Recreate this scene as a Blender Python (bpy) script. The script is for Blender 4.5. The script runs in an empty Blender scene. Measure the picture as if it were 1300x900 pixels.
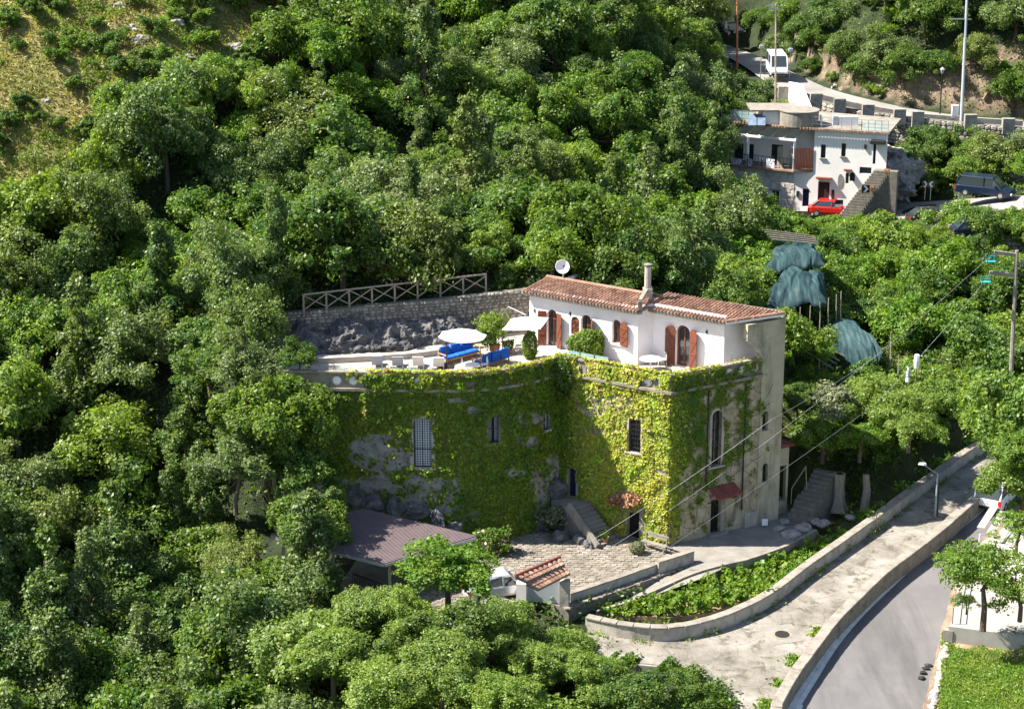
import bpy, math, random
import numpy as np
from mathutils import Vector, Matrix
from mathutils.geometry import tessellate_polygon
R_ = random.Random(7)
NP = np.random.RandomState(11)
sc = bpy.context.scene
C = sc.collection
rad = math.radians
# ---------------------------------------------------------------- camera, sky, sun, exposure
CAMZ, PITCH, FOC = 46.0, 17.0, 2600.0
cd = bpy.data.cameras.new('camera'); cam = bpy.data.objects.new('camera', cd); C.objects.link(cam)
cam.location = (0, 0, CAMZ); cam.rotation_euler = (rad(90-PITCH), 0, 0)
cd.sensor_width = 36; cd.lens = 36*FOC/1300; cd.clip_end = 3000; cd.clip_start = 1
sc.camera = cam
w = bpy.data.worlds.new('World'); sc.world = w; w.use_nodes = True
nt = w.node_tree; sk = nt.nodes.new('ShaderNodeTexSky'); sk.sky_type = 'NISHITA'; sk.sun_disc = False
SUN_EL, SUN_AZ = 50.0, 180.0            # azimuth counted from +X towards +Y: the sun stands on the left
sv = Vector((math.cos(rad(SUN_AZ))*math.cos(rad(SUN_EL)), math.sin(rad(SUN_AZ))*math.cos(rad(SUN_EL)), math.sin(rad(SUN_EL))))
sk.sun_elevation = rad(SUN_EL); sk.sun_rotation = rad(90-SUN_AZ)
bgn = nt.nodes['Background']; nt.links.new(sk.outputs[0], bgn.inputs[0]); bgn.inputs[1].default_value = 0.075
sd = bpy.data.lights.new('sun', 'SUN'); so = bpy.data.objects.new('sun', sd); C.objects.link(so)
sd.energy = 5.0; sd.angle = rad(0.5); sd.color = (1, 0.94, 0.84)
so.rotation_euler = sv.to_track_quat('Z', 'Y').to_euler()
sc.view_settings.view_transform = 'Standard'; sc.view_settings.look = 'None'
sc.view_settings.exposure = 1.6; sc.view_settings.gamma = 1
# ---------------------------------------------------------------- geometry helpers
cp_, sp_ = math.cos(rad(PITCH)), math.sin(rad(PITCH))
def ray(px, py):
    a, b = (px-650)/FOC, (py-450)/FOC
    return Vector((a, cp_-b*sp_, -sp_-b*cp_))
def PZ(px, py, z, k=0.0):               # where the line of sight meets the plane z + k*Y
    d = ray(px, py); t = (CAMZ-z)/(k*d.y-d.z); return Vector((0, 0, CAMZ))+d*t
def PY(px, py, Y):                      # ... at distance Y
    d = ray(px, py); return Vector((0, 0, CAMZ))+d*(Y/d.y)
def proj(p):
    x, y, z = p[0], p[1], p[2]-CAMZ
    dep = y*cp_-z*sp_; up = y*sp_+z*cp_
    return 650+FOC*x/dep, 450-FOC*up/dep
def tag(o, label=None, cat=None, group=None, kind=None):
    if label: o['label'] = label
    if cat: o['category'] = cat
    if group: o['group'] = group
    if kind: o['kind'] = kind
    return o
def thing(name, label, cat, loc=(0, 0, 0), group=None, rz=0):
    o = bpy.data.objects.new(name, None); C.objects.link(o); o.location = loc; o.rotation_euler = (0, 0, rz)
    o.empty_display_size = .3
    return tag(o, label, cat, group)
def link_mesh(name, me, mat, parent=None, world=True):
    o = bpy.data.objects.new(name, me); C.objects.link(o)
    if mat is not None and len(me.materials) == 0: me.materials.append(mat)
    if parent is not None:
        o.parent = parent
        if world:
            t = Vector((0, 0, 0)); q = parent
            while q is not None:
                if q.type == 'EMPTY': t = t+Vector(q.location)
                q = q.parent
            if parent.type == 'EMPTY': o.matrix_parent_inverse = Matrix.Translation(-t)
    return o
class MB:
    def __init__(s): s.v = []; s.f = []
    def add(s, vs, fs):
        n = len(s.v); s.v += [tuple(v) for v in vs]; s.f += [tuple(i+n for i in f) for f in fs]; return s
    def hexa(s, b, t):                  # 4 bottom pts, 4 top pts
        return s.add(list(b)+list(t), [(3,2,1,0),(4,5,6,7),(0,1,5,4),(1,2,6,5),(2,3,7,6),(3,0,4,7)])
    def box(s, x0, x1, y0, y1, z0, z1):
        return s.hexa([(x0,y0,z0),(x1,y0,z0),(x1,y1,z0),(x0,y1,z0)], [(x0,y0,z1),(x1,y0,z1),(x1,y1,z1),(x0,y1,z1)])
    def bar(s, a, b, w, h=None, up=(0, 0, 1)):   # square bar from a to b
        a, b = Vector(a), Vector(b); h = h or w; d = (b-a).normalized(); u = Vector(up)
        if abs(d.dot(u)) > .95: u = Vector((1, 0, 0))
        r = d.cross(u).normalized()*w/2; u = r.cross(d).normalized()*h/2
        return s.hexa([a-r-u, a+r-u, a+r+u, a-r+u], [b-r-u, b+r-u, b+r+u, b-r+u])
    def tube(s, pts, r, n=8, cap=True):
        pts = [Vector(p) for p in pts]; rs = r if isinstance(r, (list, tuple)) else [r]*len(pts)
        base = len(s.v); 
        for i, p in enumerate(pts):
            d = (pts[min(i+1, len(pts)-1)]-pts[max(i-1, 0)]).normalized()
            u = Vector((0, 0, 1)) if abs(d.z) < .9 else Vector((1, 0, 0))
            a = d.cross(u).normalized(); b = d.cross(a)
            for k in range(n):
                t = 2*math.pi*k/n; s.v.append(tuple(p+(a*math.cos(t)+b*math.sin(t))*rs[i]))
        for i in range(len(pts)-1):
            for k in range(n):
                s.f.append((base+i*n+k, base+i*n+(k+1)%n, base+(i+1)*n+(k+1)%n, base+(i+1)*n+k))
        if cap:
            s.f.append(tuple(base+k for k in range(n))); s.f.append(tuple(base+(len(pts)-1)*n+k for k in reversed(range(n))))
        return s
    def prism(s, poly, z0, z1):         # poly: list of (x, y); z1/z0 numbers or callables
        f0 = z0 if callable(z0) else (lambda x, y: z0); f1 = z1 if callable(z1) else (lambda x, y: z1)
        n = len(poly); vs = [(p[0], p[1], f0(p[0], p[1])) for p in poly]+[(p[0], p[1], f1(p[0], p[1])) for p in poly]
        tr = tessellate_polygon([[Vector((p[0], p[1], 0)) for p in poly]])
        fs = [(a+n, b+n, c+n) for a, b, c in tr]+[(c, b, a) for a, b, c in tr]
        fs += [(i, (i+1) % n, (i+1) % n+n, i+n) for i in range(n)]
        return s.add(vs, fs)
    def lathe(s, c, prof, n=16):
        base = len(s.v)
        for r, z in prof:
            for k in range(n):
                t = 2*math.pi*k/n; s.v.append((c[0]+r*math.cos(t), c[1]+r*math.sin(t), c[2]+z))
        for i in range(len(prof)-1):
            for k in range(n):
                s.f.append((base+i*n+k, base+i*n+(k+1)%n, base+(i+1)*n+(k+1)%n, base+(i+1)*n+k))
        s.f.append(tuple(base+k for k in reversed(range(n)))); s.f.append(tuple(base+(len(prof)-1)*n+k for k in range(n)))
        return s
    def build(s, name, mat, parent=None, world=True, smooth=False, bevel=0):
        me = bpy.data.meshes.new(name); me.from_pydata(s.v, [], s.f); me.update()
        if smooth: me.polygons.foreach_set('use_smooth', [True]*len(me.polygons))
        o = link_mesh(name, me, mat, parent, world)
        if bevel:
            m = o.modifiers.new('bevel', 'BEVEL'); m.width = bevel; m.segments = 1; m.limit_method = 'ANGLE'
        return o
def resample(pts, n):
    pts = [Vector(p) for p in pts]
    def cr(p0, p1, p2, p3, t): return .5*((2*p1)+(p2-p0)*t+(2*p0-5*p1+4*p2-p3)*t*t+(3*p1-p0-3*p2+p3)*t**3)
    fine = []
    for i in range(len(pts)-1):
        p0 = pts[max(i-1, 0)]; p3 = pts[min(i+2, len(pts)-1)]
        for k in range(12): fine.append(cr(p0, pts[i], pts[i+1], p3, k/12))
    fine.append(pts[-1]); L = [0]
    for i in range(1, len(fine)): L.append(L[-1]+(fine[i]-fine[i-1]).length)
    out = []; j = 0
    for k in range(n):
        s = L[-1]*k/(n-1)
        while j < len(L)-2 and L[j+1] < s: j += 1
        t = (s-L[j])/max(L[j+1]-L[j], 1e-6); out.append(fine[j].lerp(fine[j+1], min(max(t, 0), 1)))
    return out
def ribbon(A, B, n, dz=0, name='road', mat=None, kind='structure', parent=None, sub=4):
    A, B = resample(A, n), resample(B, n); m = MB()
    for a, b in zip(A, B):
        for k in range(sub+1): m.v.append(tuple(a.lerp(b, k/sub)+Vector((0, 0, dz))))
    for i in range(n-1):
        for k in range(sub): q = i*(sub+1)+k; m.f.append((q, q+1, q+sub+2, q+sub+1))
    o = m.build(name, mat, parent); 
    if kind: o['kind'] = kind
    return o
def strip_wall(m, pts, w, h0, h1):      # wall of width w along pts (pts at base level), from h0 to h1
    pts = [Vector(p) for p in pts]; ring = []
    for i, p in enumerate(pts):
        d = pts[min(i+1, len(pts)-1)]-pts[max(i-1, 0)]; nrm = Vector((d.y, -d.x, 0)).normalized()*w/2
        ring.append([p-nrm+Vector((0,0,h0)), p+nrm+Vector((0,0,h0)), p+nrm+Vector((0,0,h1)), p-nrm+Vector((0,0,h1))])
    base = len(m.v)
    for r in ring: m.v += [tuple(q) for q in r]
    for i in range(len(ring)-1):
        for k in range(4): m.f.append((base+i*4+k, base+i*4+(k+1)%4, base+i*4+4+(k+1)%4, base+i*4+4+k))
    m.f.append((base, base+3, base+2, base+1)); e = base+(len(ring)-1)*4; m.f.append((e, e+1, e+2, e+3)); return m
class Wall:                             # vertical plane from A to B seen from the side of n; u metres from A, z up, d outward
    def __init__(s, A, B):
        s.A = Vector((A[0], A[1], 0)); B = Vector((B[0], B[1], 0)); s.L = (B-s.A).length; s.d = (B-s.A).normalized()
        s.n = Vector((s.d.y, -s.d.x, 0))
    def p(s, u, z, d=0): return s.A+s.d*u+s.n*d+Vector((0, 0, z))
    def px(s, px, py):                  # pixel -> (u, z)
        r = ray(px, py); o = Vector((0, 0, CAMZ)); t = (s.A-o).dot(s.n)/r.dot(s.n); q = o+r*t
        return (q-s.A).dot(s.d), q.z
    def box(s, m, u0, u1, z0, z1, d0, d1):
        return m.hexa([s.p(u0,z0,d1), s.p(u1,z0,d1), s.p(u1,z0,d0), s.p(u0,z0,d0)], [s.p(u0,z1,d1), s.p(u1,z1,d1), s.p(u1,z1,d0), s.p(u0,z1,d0)])
    def slab(s, m, outline, holes, d0, d1):   # plate with holes between offsets d0 (back) and d1 (front)
        loops = [outline]+holes; allp = [q for l in loops for q in l]; n = len(allp)
        tr = tessellate_polygon([[Vector((q[0], q[1], 0)) for q in l] for l in loops])
        vs = [s.p(q[0], q[1], d1) for q in allp]+[s.p(q[0], q[1], d0) for q in allp]
        fs = [tuple(t) for t in tr]+[(c+n, b+n, a+n) for a, b, c in tr]; o = 0
        for l in loops:
            k = len(l)
            for i in range(k): fs.append((o+i, o+(i+1) % k, o+(i+1) % k+n, o+i+n))
            o += k
        return m.add(vs, fs)
def rect(u0, u1, z0, z1): return [(u0, z0), (u1, z0), (u1, z1), (u0, z1)]
def arch(u0, u1, z0, z1, rise=None, n=8):
    rise = (u1-u0)/2 if rise is None else rise; c = (u0+u1)/2; a = (u1-u0)/2
    return [(u0, z0), (u1, z0)]+[(c+a*math.cos(math.pi*k/n), z1-rise+rise*math.sin(math.pi*k/n)) for k in range(n+1)]
def copy_tree(o, parent=None):
    c = o.copy(); C.objects.link(c); c.parent = parent
    for ch in o.children: copy_tree(ch, c)
    return c
def npmesh(name, V, F):                 # V (n,3), F (m,k) arrays
    me = bpy.data.meshes.new(name); n, k = F.shape
    me.vertices.add(len(V)); me.vertices.foreach_set('co', V.astype(np.float32).ravel())
    me.loops.add(n*k); me.loops.foreach_set('vertex_index', F.astype(np.int32).ravel())
    me.polygons.add(n); me.polygons.foreach_set('loop_start', np.arange(0, n*k, k, dtype=np.int32))
    try: me.polygons.foreach_set('loop_total', np.full(n, k, dtype=np.int32))
    except Exception: pass
    me.update(calc_edges=True); return me
def leaves(P, N, size, rs, asp=.6, jit=.7):   # one small pointed leaf face per point
    n = len(P); N = N+rs.normal(0, jit, (n, 3)); N /= np.linalg.norm(N, axis=1)[:, None]+1e-9
    T = rs.normal(0, 1, (n, 3)); T[:, 2] -= .5; T -= N*(T*N).sum(1)[:, None]; T /= np.linalg.norm(T, axis=1)[:, None]+1e-9
    B = np.cross(N, T); s = size*(.45+1.15*rs.rand(n)**1.3)[:, None]
    V = np.stack([P-T*s*.5, P+B*s*asp*.5-N*s*.08, P+T*s*.5, P-B*s*asp*.5-N*s*.08], 1).reshape(-1, 3)
    return V, np.arange(4*n).reshape(n, 4)
# ---------------------------------------------------------------- materials
def mat(name, build):
    m = bpy.data.materials.new(name); m.use_nodes = True; t = m.node_tree; b = t.nodes['Principled BSDF']
    build(t, b, lambda ty, **k: nd(t, ty, **k)); return m
def nd(t, ty, **k):
    n = t.nodes.new('ShaderNode'+ty)
    for a, v in k.items():
        if a.startswith('i_'):
            n.inputs[a[2:].replace('_', ' ')].default_value = v
        else: setattr(n, a, v)
    return n
def ramp(t, fac, stops):
    r = t.nodes.new('ShaderNodeValToRGB'); e = r.color_ramp.elements
    while len(e) < len(stops): e.new(.5)
    for i, (p, c) in enumerate(stops): e[i].position = p; e[i].color = (*c, 1)
    t.links.new(fac, r.inputs[0]); return r.outputs[0]
def noise(t, scale, detail=6, rough=.6, coord='Object', dist=0, st=None):
    tc = t.nodes.new('ShaderNodeTexCoord'); n = t.nodes.new('ShaderNodeTexNoise'); src = tc.outputs[coord]
    if st:
        mp = t.nodes.new('ShaderNodeMapping'); mp.inputs['Scale'].default_value = st; t.links.new(src, mp.inputs[0]); src = mp.outputs[0]
    t.links.new(src, n.inputs['Vector']); n.inputs['Scale'].default_value = scale; n.inputs['Detail'].default_value = detail
    n.inputs['Roughness'].default_value = rough; n.inputs['Distortion'].default_value = dist; return n.outputs['Fac']
def mix(t, f, a, b, mode='MIX'):
    m = t.nodes.new('ShaderNodeMix'); m.data_type = 'RGBA'; m.blend_type = mode
    for v, i in ((f, 0), (a, 6), (b, 7)):
        if isinstance(v, (int, float)): m.inputs[i].default_value = v
        elif isinstance(v, tuple): m.inputs[i].default_value = (*v, 1)
        else: t.links.new(v, m.inputs[i])
    return m.outputs[2]
def bump(t, b, h, s, d=.02):
    n = t.nodes.new('ShaderNodeBump'); n.inputs['Strength'].default_value = s; n.inputs['Distance'].default_value = d
    t.links.new(h, n.inputs['Height']); t.links.new(n.outputs[0], b.inputs['Normal'])
def simple(name, stops, scale=3, rough=.85, bs=.3, bd=.02, bscale=None, st=None, island=0, metal=0, stain=None, spec=.3, crack=None):
    def f(t, b, N):
        fac = noise(t, scale, 8, .65, st=st); col = ramp(t, fac, stops)
        if stain:
            sc_, st_, c_, lo, hi = stain; n2 = noise(t, sc_, 7, .7, st=st_, dist=.4)
            m = ramp(t, n2, [(lo, (0,0,0)), (hi, (1,1,1))]); col = mix(t, m, col, c_)
        if crack:
            tc = t.nodes.new('ShaderNodeTexCoord'); ns = t.nodes.new('ShaderNodeTexNoise'); ns.inputs['Scale'].default_value = 1.2; t.links.new(tc.outputs['Object'], ns.inputs['Vector'])
            mx = t.nodes.new('ShaderNodeMixRGB'); mx.inputs[0].default_value = .35; t.links.new(tc.outputs['Object'], mx.inputs[1]); t.links.new(ns.outputs['Color'], mx.inputs[2])
            vo = t.nodes.new('ShaderNodeTexVoronoi'); vo.feature = 'DISTANCE_TO_EDGE'; vo.inputs['Scale'].default_value = crack[0]; t.links.new(mx.outputs[0], vo.inputs['Vector'])
            cm = ramp(t, vo.outputs['Distance'], [(0, (.6,.59,.57)), (crack[1], (1, 1, 1))]); col = mix(t, 1.0, col, cm, 'MULTIPLY')
            fine = ramp(t, noise(t, 22, 4, .8), [(.3, (.72,.72,.72)), (.7, (1.2,1.2,1.2))]); col = mix(t, 1.0, col, fine, 'MULTIPLY')
        if island:
            g = t.nodes.new('ShaderNodeNewGeometry'); r = ramp(t, g.outputs['Random Per Island'], [(0, (1-island,)*3), (1, (1+island*.6,)*3)])
            col = mix(t, 1.0, col, r, 'MULTIPLY')
        t.links.new(col, b.inputs['Base Color']); b.inputs['Roughness'].default_value = rough; b.inputs['Metallic'].default_value = metal
        b.inputs['Specular IOR Level'].default_value = spec
        if bs: bump(t, b, noise(t, bscale or scale*6, 6, .7), bs, bd)
    return mat(name, f)
def foliage(name, cols, yell, trans=.3, nscale=.9, dark=.5, gloss=.5):
    m = bpy.data.materials.new(name); m.use_nodes = True; t = m.node_tree; b = t.nodes['Principled BSDF']; out = t.nodes['Material Output']
    oi = t.nodes.new('ShaderNodeObjectInfo'); g = t.nodes.new('ShaderNodeNewGeometry')
    k = len(cols); base = ramp(t, oi.outputs['Random'], [(i/(k-1), c) for i, c in enumerate(cols)])
    n = noise(t, nscale, 3, .5, coord='Object'); nm = ramp(t, n, [(.35, (0,0,0)), (.65, (1,1,1))])
    base = mix(t, nm, base, mix(t, .55, base, yell))
    rnd = ramp(t, g.outputs['Random Per Island'], [(0, (1-dark,)*3), (.7, (1, 1, 1)), (1, (1.45, 1.4, 1.25))])
    base = mix(t, 1.0, base, rnd, 'MULTIPLY')
    t.links.new(base, b.inputs['Base Color']); b.inputs['Roughness'].default_value = gloss; b.inputs['Specular IOR Level'].default_value = .4
    tr = t.nodes.new('ShaderNodeBsdfTranslucent'); t.links.new(mix(t, 1.0, base, (1.5, 1.6, .55), 'MULTIPLY'), tr.inputs[0])
    ms = t.nodes.new('ShaderNodeMixShader'); ms.inputs[0].default_value = trans
    t.links.new(b.outputs[0], ms.inputs[1]); t.links.new(tr.outputs[0], ms.inputs[2]); t.links.new(ms.outputs[0], out.inputs[0]); return m
M = {}
M['white_plaster'] = simple('white_plaster', [(.3, (.76,.70,.68)), (.7, (.85,.80,.78))], 1.2, .9, .15, .01, stain=(1.1, (1,1,.35), (.55,.50,.46), .62, .85))
M['far_plaster'] = simple('far_plaster', [(.3, (.68,.66,.63)), (.7, (.78,.765,.735))], .7, .9, .15, .01, stain=(.9, (1,1,.3), (.48,.46,.42), .58, .85))
M['old_plaster'] = simple('old_plaster', [(.25, (.17,.14,.095)), (.5, (.37,.315,.215)), (.75, (.50,.44,.33))], 1.3, .95, .8, .04, stain=(1.3, (1,1,.3), (.09,.08,.065), .48, .68))
M['cream_plaster'] = simple('cream_plaster', [(.25, (.27,.24,.165)), (.5, (.40,.36,.25)), (.75, (.47,.43,.31))], .7, .95, .4, .02, stain=(.8, (1,1,.25), (.15,.13,.095), .50, .72))
M['base_stone'] = simple('base_stone', [(.25, (.38,.33,.28)), (.5, (.56,.51,.46)), (.78, (.70,.66,.60))], 2.5, .95, .6, .03, island=.3)
M['grey_plaster'] = simple('grey_plaster', [(.3, (.30,.27,.23)), (.7, (.48,.44,.38))], 1.2, .95, .5, .03, stain=(1.6, (1,1,.5), (.14,.13,.11), .5, .75))
M['wing_stone'] = simple('wing_stone', [(.25, (.15,.135,.12)), (.5, (.28,.26,.24)), (.75, (.40,.375,.35))], 1.6, .95, .9, .06, stain=(1.0, None, (.12,.10,.075), .52, .7))
M['earth'] = simple('earth', [(.3, (.12,.085,.06)), (.55, (.24,.18,.13)), (.8, (.36,.29,.22))], 1.2, 1, 1, .1)
M['pale_slab'] = simple('pale_slab', [(.3, (.26,.245,.22)), (.7, (.34,.32,.29))], 1, .9, .2, stain=(.8, None, (.25,.22,.18), .55, .75))
M['concrete'] = simple('concrete', [(.25, (.125,.113,.098)), (.5, (.21,.195,.172)), (.8, (.285,.268,.24))], .8, .95, .4, .02, stain=(.5, None, (.19,.17,.14), .5, .7))
M['lane'] = simple('lane', [(.28, (.12,.108,.092)), (.5, (.215,.195,.167)), (.72, (.31,.288,.255))], .55, .95, .7, .03, bscale=4, stain=(1.3, None, (.11,.10,.075), .52, .62), crack=(.55, .010))
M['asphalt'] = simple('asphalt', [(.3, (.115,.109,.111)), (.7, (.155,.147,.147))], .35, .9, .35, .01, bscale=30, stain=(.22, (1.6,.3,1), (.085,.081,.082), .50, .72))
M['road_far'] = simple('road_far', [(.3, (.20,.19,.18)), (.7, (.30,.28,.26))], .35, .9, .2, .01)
M['line_paint'] = simple('line_paint', [(.3, (.48,.48,.47)), (.6, (.72,.72,.70))], 2.5, .8, .1)
M['cap_stone'] = simple('cap_stone', [(.3, (.15,.13,.108)), (.5, (.23,.206,.175)), (.75, (.30,.273,.238))], 1.4, .95, .5, .02, stain=(3, None, (.13,.12,.09), .56, .7))
M['mossy_wall'] = simple('mossy_wall', [(.3, (.14,.12,.09)), (.5, (.24,.21,.16)), (.75, (.34,.30,.25))], 1.2, .95, .8, .04, stain=(1.2, None, (.06,.085,.02), .56, .7))
M['stone'] = simple('stone', [(.25, (.13,.115,.10)), (.5, (.27,.25,.22)), (.78, (.42,.39,.35))], 3.0, .95, .7, .04, island=.45)
M['pale_stone'] = simple('pale_stone', [(.25, (.22,.19,.155)), (.5, (.34,.305,.26)), (.78, (.46,.42,.37))], 2.5, .95, .6, .03, island=.35)
M['cobble'] = simple('cobble', [(.25, (.145,.122,.098)), (.5, (.23,.20,.166)), (.78, (.31,.278,.236))], .7, .95, .5, .02, island=.3, stain=(.5, None, (.12,.11,.07), .5, .7))
M['mortar'] = simple('mortar', [(.3, (.10,.09,.075)), (.7, (.20,.18,.15))], 3, .95, .5)
M['rock'] = simple('rock', [(.25, (.035,.035,.038)), (.5, (.10,.10,.105)), (.7, (.21,.20,.195))], 1.3, .95, 1, .12, bscale=3, stain=(1.1, None, (.12,.08,.05), .58, .72))
M['pale_rock'] = simple('pale_rock', [(.25, (.10,.09,.085)), (.5, (.30,.28,.26)), (.7, (.46,.43,.40))], 1.5, .95, 1, .15, bscale=3)
M['soil'] = simple('soil', [(.3, (.16,.10,.06)), (.6, (.32,.22,.14)), (.8, (.42,.33,.24))], 1.5, 1, .6, .05)
M['tile'] = simple('tile', [(.25, (.17,.098,.068)), (.5, (.29,.165,.115)), (.75, (.39,.25,.18))], 1.5, .9, .3, .01, island=.35, stain=(1.2, None, (.15,.11,.09), .60, .8))
M['dark_tile'] = simple('dark_tile', [(.3, (.14,.035,.03)), (.7, (.24,.07,.05))], 2, .8, .2, island=.25)
M['wood'] = simple('wood', [(.3, (.105,.034,.019)), (.7, (.19,.062,.034))], 3, .6, .25, .01, st=(6,6,1))
M['wood_pale'] = simple('wood_pale', [(.3, (.33,.17,.08)), (.7, (.50,.28,.14))], 3, .6, .2)
M['fence_wood'] = simple('fence_wood', [(.3, (.20,.16,.13)), (.7, (.34,.28,.23))], 6, .9, .4)
M['bark'] = simple('bark', [(.3, (.06,.045,.03)), (.7, (.17,.13,.10))], 6, .95, .9, .04, st=(3,3,.6))
M['pale_bark'] = simple('pale_bark', [(.3, (.16,.13,.10)), (.7, (.34,.30,.24))], 5, .95, .9, .05, st=(4,4,.4))
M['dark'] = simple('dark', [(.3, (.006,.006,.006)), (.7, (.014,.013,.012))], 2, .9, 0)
M['iron'] = simple('iron', [(.3, (.02,.02,.02)), (.7, (.04,.038,.035))], 9, .6, .1, metal=.3)
M['steel'] = simple('steel', [(.3, (.36,.36,.37)), (.7, (.52,.52,.52))], 5, .45, .1, metal=.6)
M['white_metal'] = simple('white_metal', [(.3, (.72,.72,.72)), (.7, (.82,.82,.82))], 5, .45, 0)
M['grey_metal'] = simple('grey_metal', [(.3, (.22,.25,.28)), (.7, (.34,.37,.40))], 5, .55, .1, metal=.2)
M['grey_paint'] = simple('grey_paint', [(.3, (.38,.41,.45)), (.7, (.46,.49,.53))], 2, .5, .1)
M['carport'] = simple('carport', [(.3, (.135,.10,.105)), (.7, (.19,.145,.148))], .8, .7, .1, .01, stain=(.8, None, (.10,.085,.085), .5, .75))
M['canvas'] = simple('canvas', [(.3, (.78,.76,.74)), (.7, (.85,.84,.82))], 2, .9, .1)
M['blue'] = simple('blue', [(.3, (.006,.07,.34)), (.7, (.012,.14,.52))], 3, .8, .3)
M['lounger_mesh'] = simple('lounger_mesh', [(.3, (.50,.49,.50)), (.7, (.60,.59,.60))], 3, .8, .2)
M['grey_fabric'] = simple('grey_fabric', [(.3, (.22,.24,.30)), (.7, (.28,.30,.37))], 3, .8, .2)
M['terracotta'] = simple('terracotta', [(.3, (.36,.13,.06)), (.7, (.5,.2,.1))], 4, .9, .2)
M['net'] = simple('net', [(.3, (.006,.022,.028)), (.5, (.014,.042,.048)), (.75, (.065,.11,.108))], 1.1, .75, .8, .06, bscale=6, st=(5,.4,1), spec=.25)
M['solar'] = simple('solar', [(.3, (.10,.14,.20)), (.7, (.2,.25,.33))], 2, .2, 0)
M['red'] = simple('red', [(.3, (.50,.015,.012)), (.7, (.58,.02,.016))], 2, .25, 0, spec=.6)
M['car_blue'] = simple('car_blue', [(.3, (.004,.011,.030)), (.7, (.006,.016,.042))], 2, .25, 0, spec=.6)
M['car_black'] = simple('car_black', [(.3, (.015,.015,.02)), (.7, (.03,.03,.035))], 2, .25, 0, spec=.6)
M['car_white'] = simple('car_white', [(.3, (.70,.71,.72)), (.7, (.78,.79,.80))], 2, .25, 0, spec=.6)
M['car_silver'] = simple('car_silver', [(.3, (.42,.44,.46)), (.7, (.50,.52,.54))], 2, .3, 0, metal=.4)
M['tyre'] = simple('tyre', [(.3, (.02,.02,.02)), (.7, (.03,.03,.03))], 4, .9, 0)
M['red_lens'] = simple('red_lens', [(.3, (.5,.01,.01)), (.7, (.6,.02,.02))], 4, .3, 0)
M['crate'] = simple('crate', [(.3, (.02,.25,.25)), (.7, (.03,.36,.34))], 4, .5, 0)
M['ochre'] = simple('ochre', [(.3, (.45,.28,.08)), (.7, (.6,.4,.14))], 4, .9, 0)
def glassf(t, b, N):
    b.inputs['Base Color'].default_value = (.03,.04,.045,1); b.inputs['Roughness'].default_value = .08; b.inputs['Specular IOR Level'].default_value = .8
M['glass'] = mat('glass', glassf)
def clearf(t, b, N):
    b.inputs['Base Color'].default_value = (.55,.8,.78,1); b.inputs['Roughness'].default_value = .05; b.inputs['Transmission Weight'].default_value = .0; b.inputs['Alpha'].default_value = .28
M['clear'] = mat('clear_glass', clearf)
def lattf(t, b, N):
    ch = t.nodes.new('ShaderNodeTexVoronoi'); tc = t.nodes.new('ShaderNodeTexCoord'); t.links.new(tc.outputs['Object'], ch.inputs['Vector'])
    ch.inputs['Scale'].default_value = 7; ch.inputs['Randomness'].default_value = 0
    t.links.new(ramp(t, ch.outputs['Distance'], [(.3, (.62,.66,.70)), (.42, (.10,.12,.14))]), b.inputs['Base Color']); b.inputs['Roughness'].default_value = .4
M['lattice_glass'] = mat('lattice_glass', lattf)
def towelf(t, b, N):
    v = noise(t, 3.5, 1, .3); t.links.new(ramp(t, v, [(.42, (.75,.75,.78)), (.5, (.08,.07,.22)), (.6, (.6,.58,.66))]), b.inputs['Base Color'])
M['towel'] = mat('towel', towelf)
# terrain: forest floor / dry grass / rock by a painted attribute plus slope
def terf(t, b, N):
    a = t.nodes.new('ShaderNodeAttribute'); a.attribute_name = 'grass'
    fl = ramp(t, noise(t, .6, 9, .7), [(.3, (.010,.017,.004)), (.5, (.022,.036,.009)), (.65, (.040,.055,.016)), (.8, (.075,.070,.035))])
    gr = ramp(t, noise(t, .45, 9, .65), [(.25, (.07,.10,.02)), (.42, (.19,.20,.05)), (.6, (.33,.28,.11)), (.75, (.34,.25,.15))])
    a2 = t.nodes.new('ShaderNodeAttribute'); a2.attribute_name = 'earth'; er = ramp(t, noise(t, .5, 9, .7), [(.3, (.05,.055,.025)), (.45, (.17,.12,.08)), (.62, (.30,.23,.17)), (.75, (.36,.31,.26))])
    t.links.new(mix(t, a2.outputs['Fac'], mix(t, a.outputs['Fac'], fl, gr), er), b.inputs['Base Color']); b.inputs['Roughness'].default_value = 1
    bump(t, b, noise(t, 2.0, 8, .75), 1.0, .35)
M['terrain'] = mat('terrain', terf)
M['leaf_mid'] = foliage('leaf_mid', [(.030,.095,.012), (.070,.155,.018), (.052,.125,.030), (.11,.19,.025), (.040,.11,.016), (.085,.15,.04)], (.18,.24,.03), .42, dark=.4)
M['leaf_oak'] = foliage('leaf_oak', [(.060,.135,.026), (.11,.18,.055), (.045,.115,.026), (.15,.20,.085), (.08,.15,.03), (.16,.20,.05)], (.20,.25,.07), .38, dark=.4)
M['leaf_bright'] = foliage('leaf_bright', [(.085,.195,.020), (.13,.235,.026), (.085,.18,.030), (.17,.25,.035), (.11,.21,.05)], (.24,.31,.04), .46, dark=.4)
M['leaf_olive'] = foliage('leaf_olive', [(.14,.18,.09), (.16,.19,.10), (.12,.16,.08)], (.20,.21,.11), .25)
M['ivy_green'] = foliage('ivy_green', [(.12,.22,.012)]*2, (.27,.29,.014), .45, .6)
M['ivy_sun_tint'] = foliage('ivy_sun_tint', [(.26,.35,.022)]*2, (.48,.41,.05), .32, .8, .45)  # brighter, yellower copy of the ivy colour, standing for sunlight on the leaves
M['leaf_light'] = foliage('leaf_light', [(.14,.24,.045), (.18,.27,.06), (.13,.23,.03), (.17,.25,.075)], (.25,.31,.06), .46, dark=.35)
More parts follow.
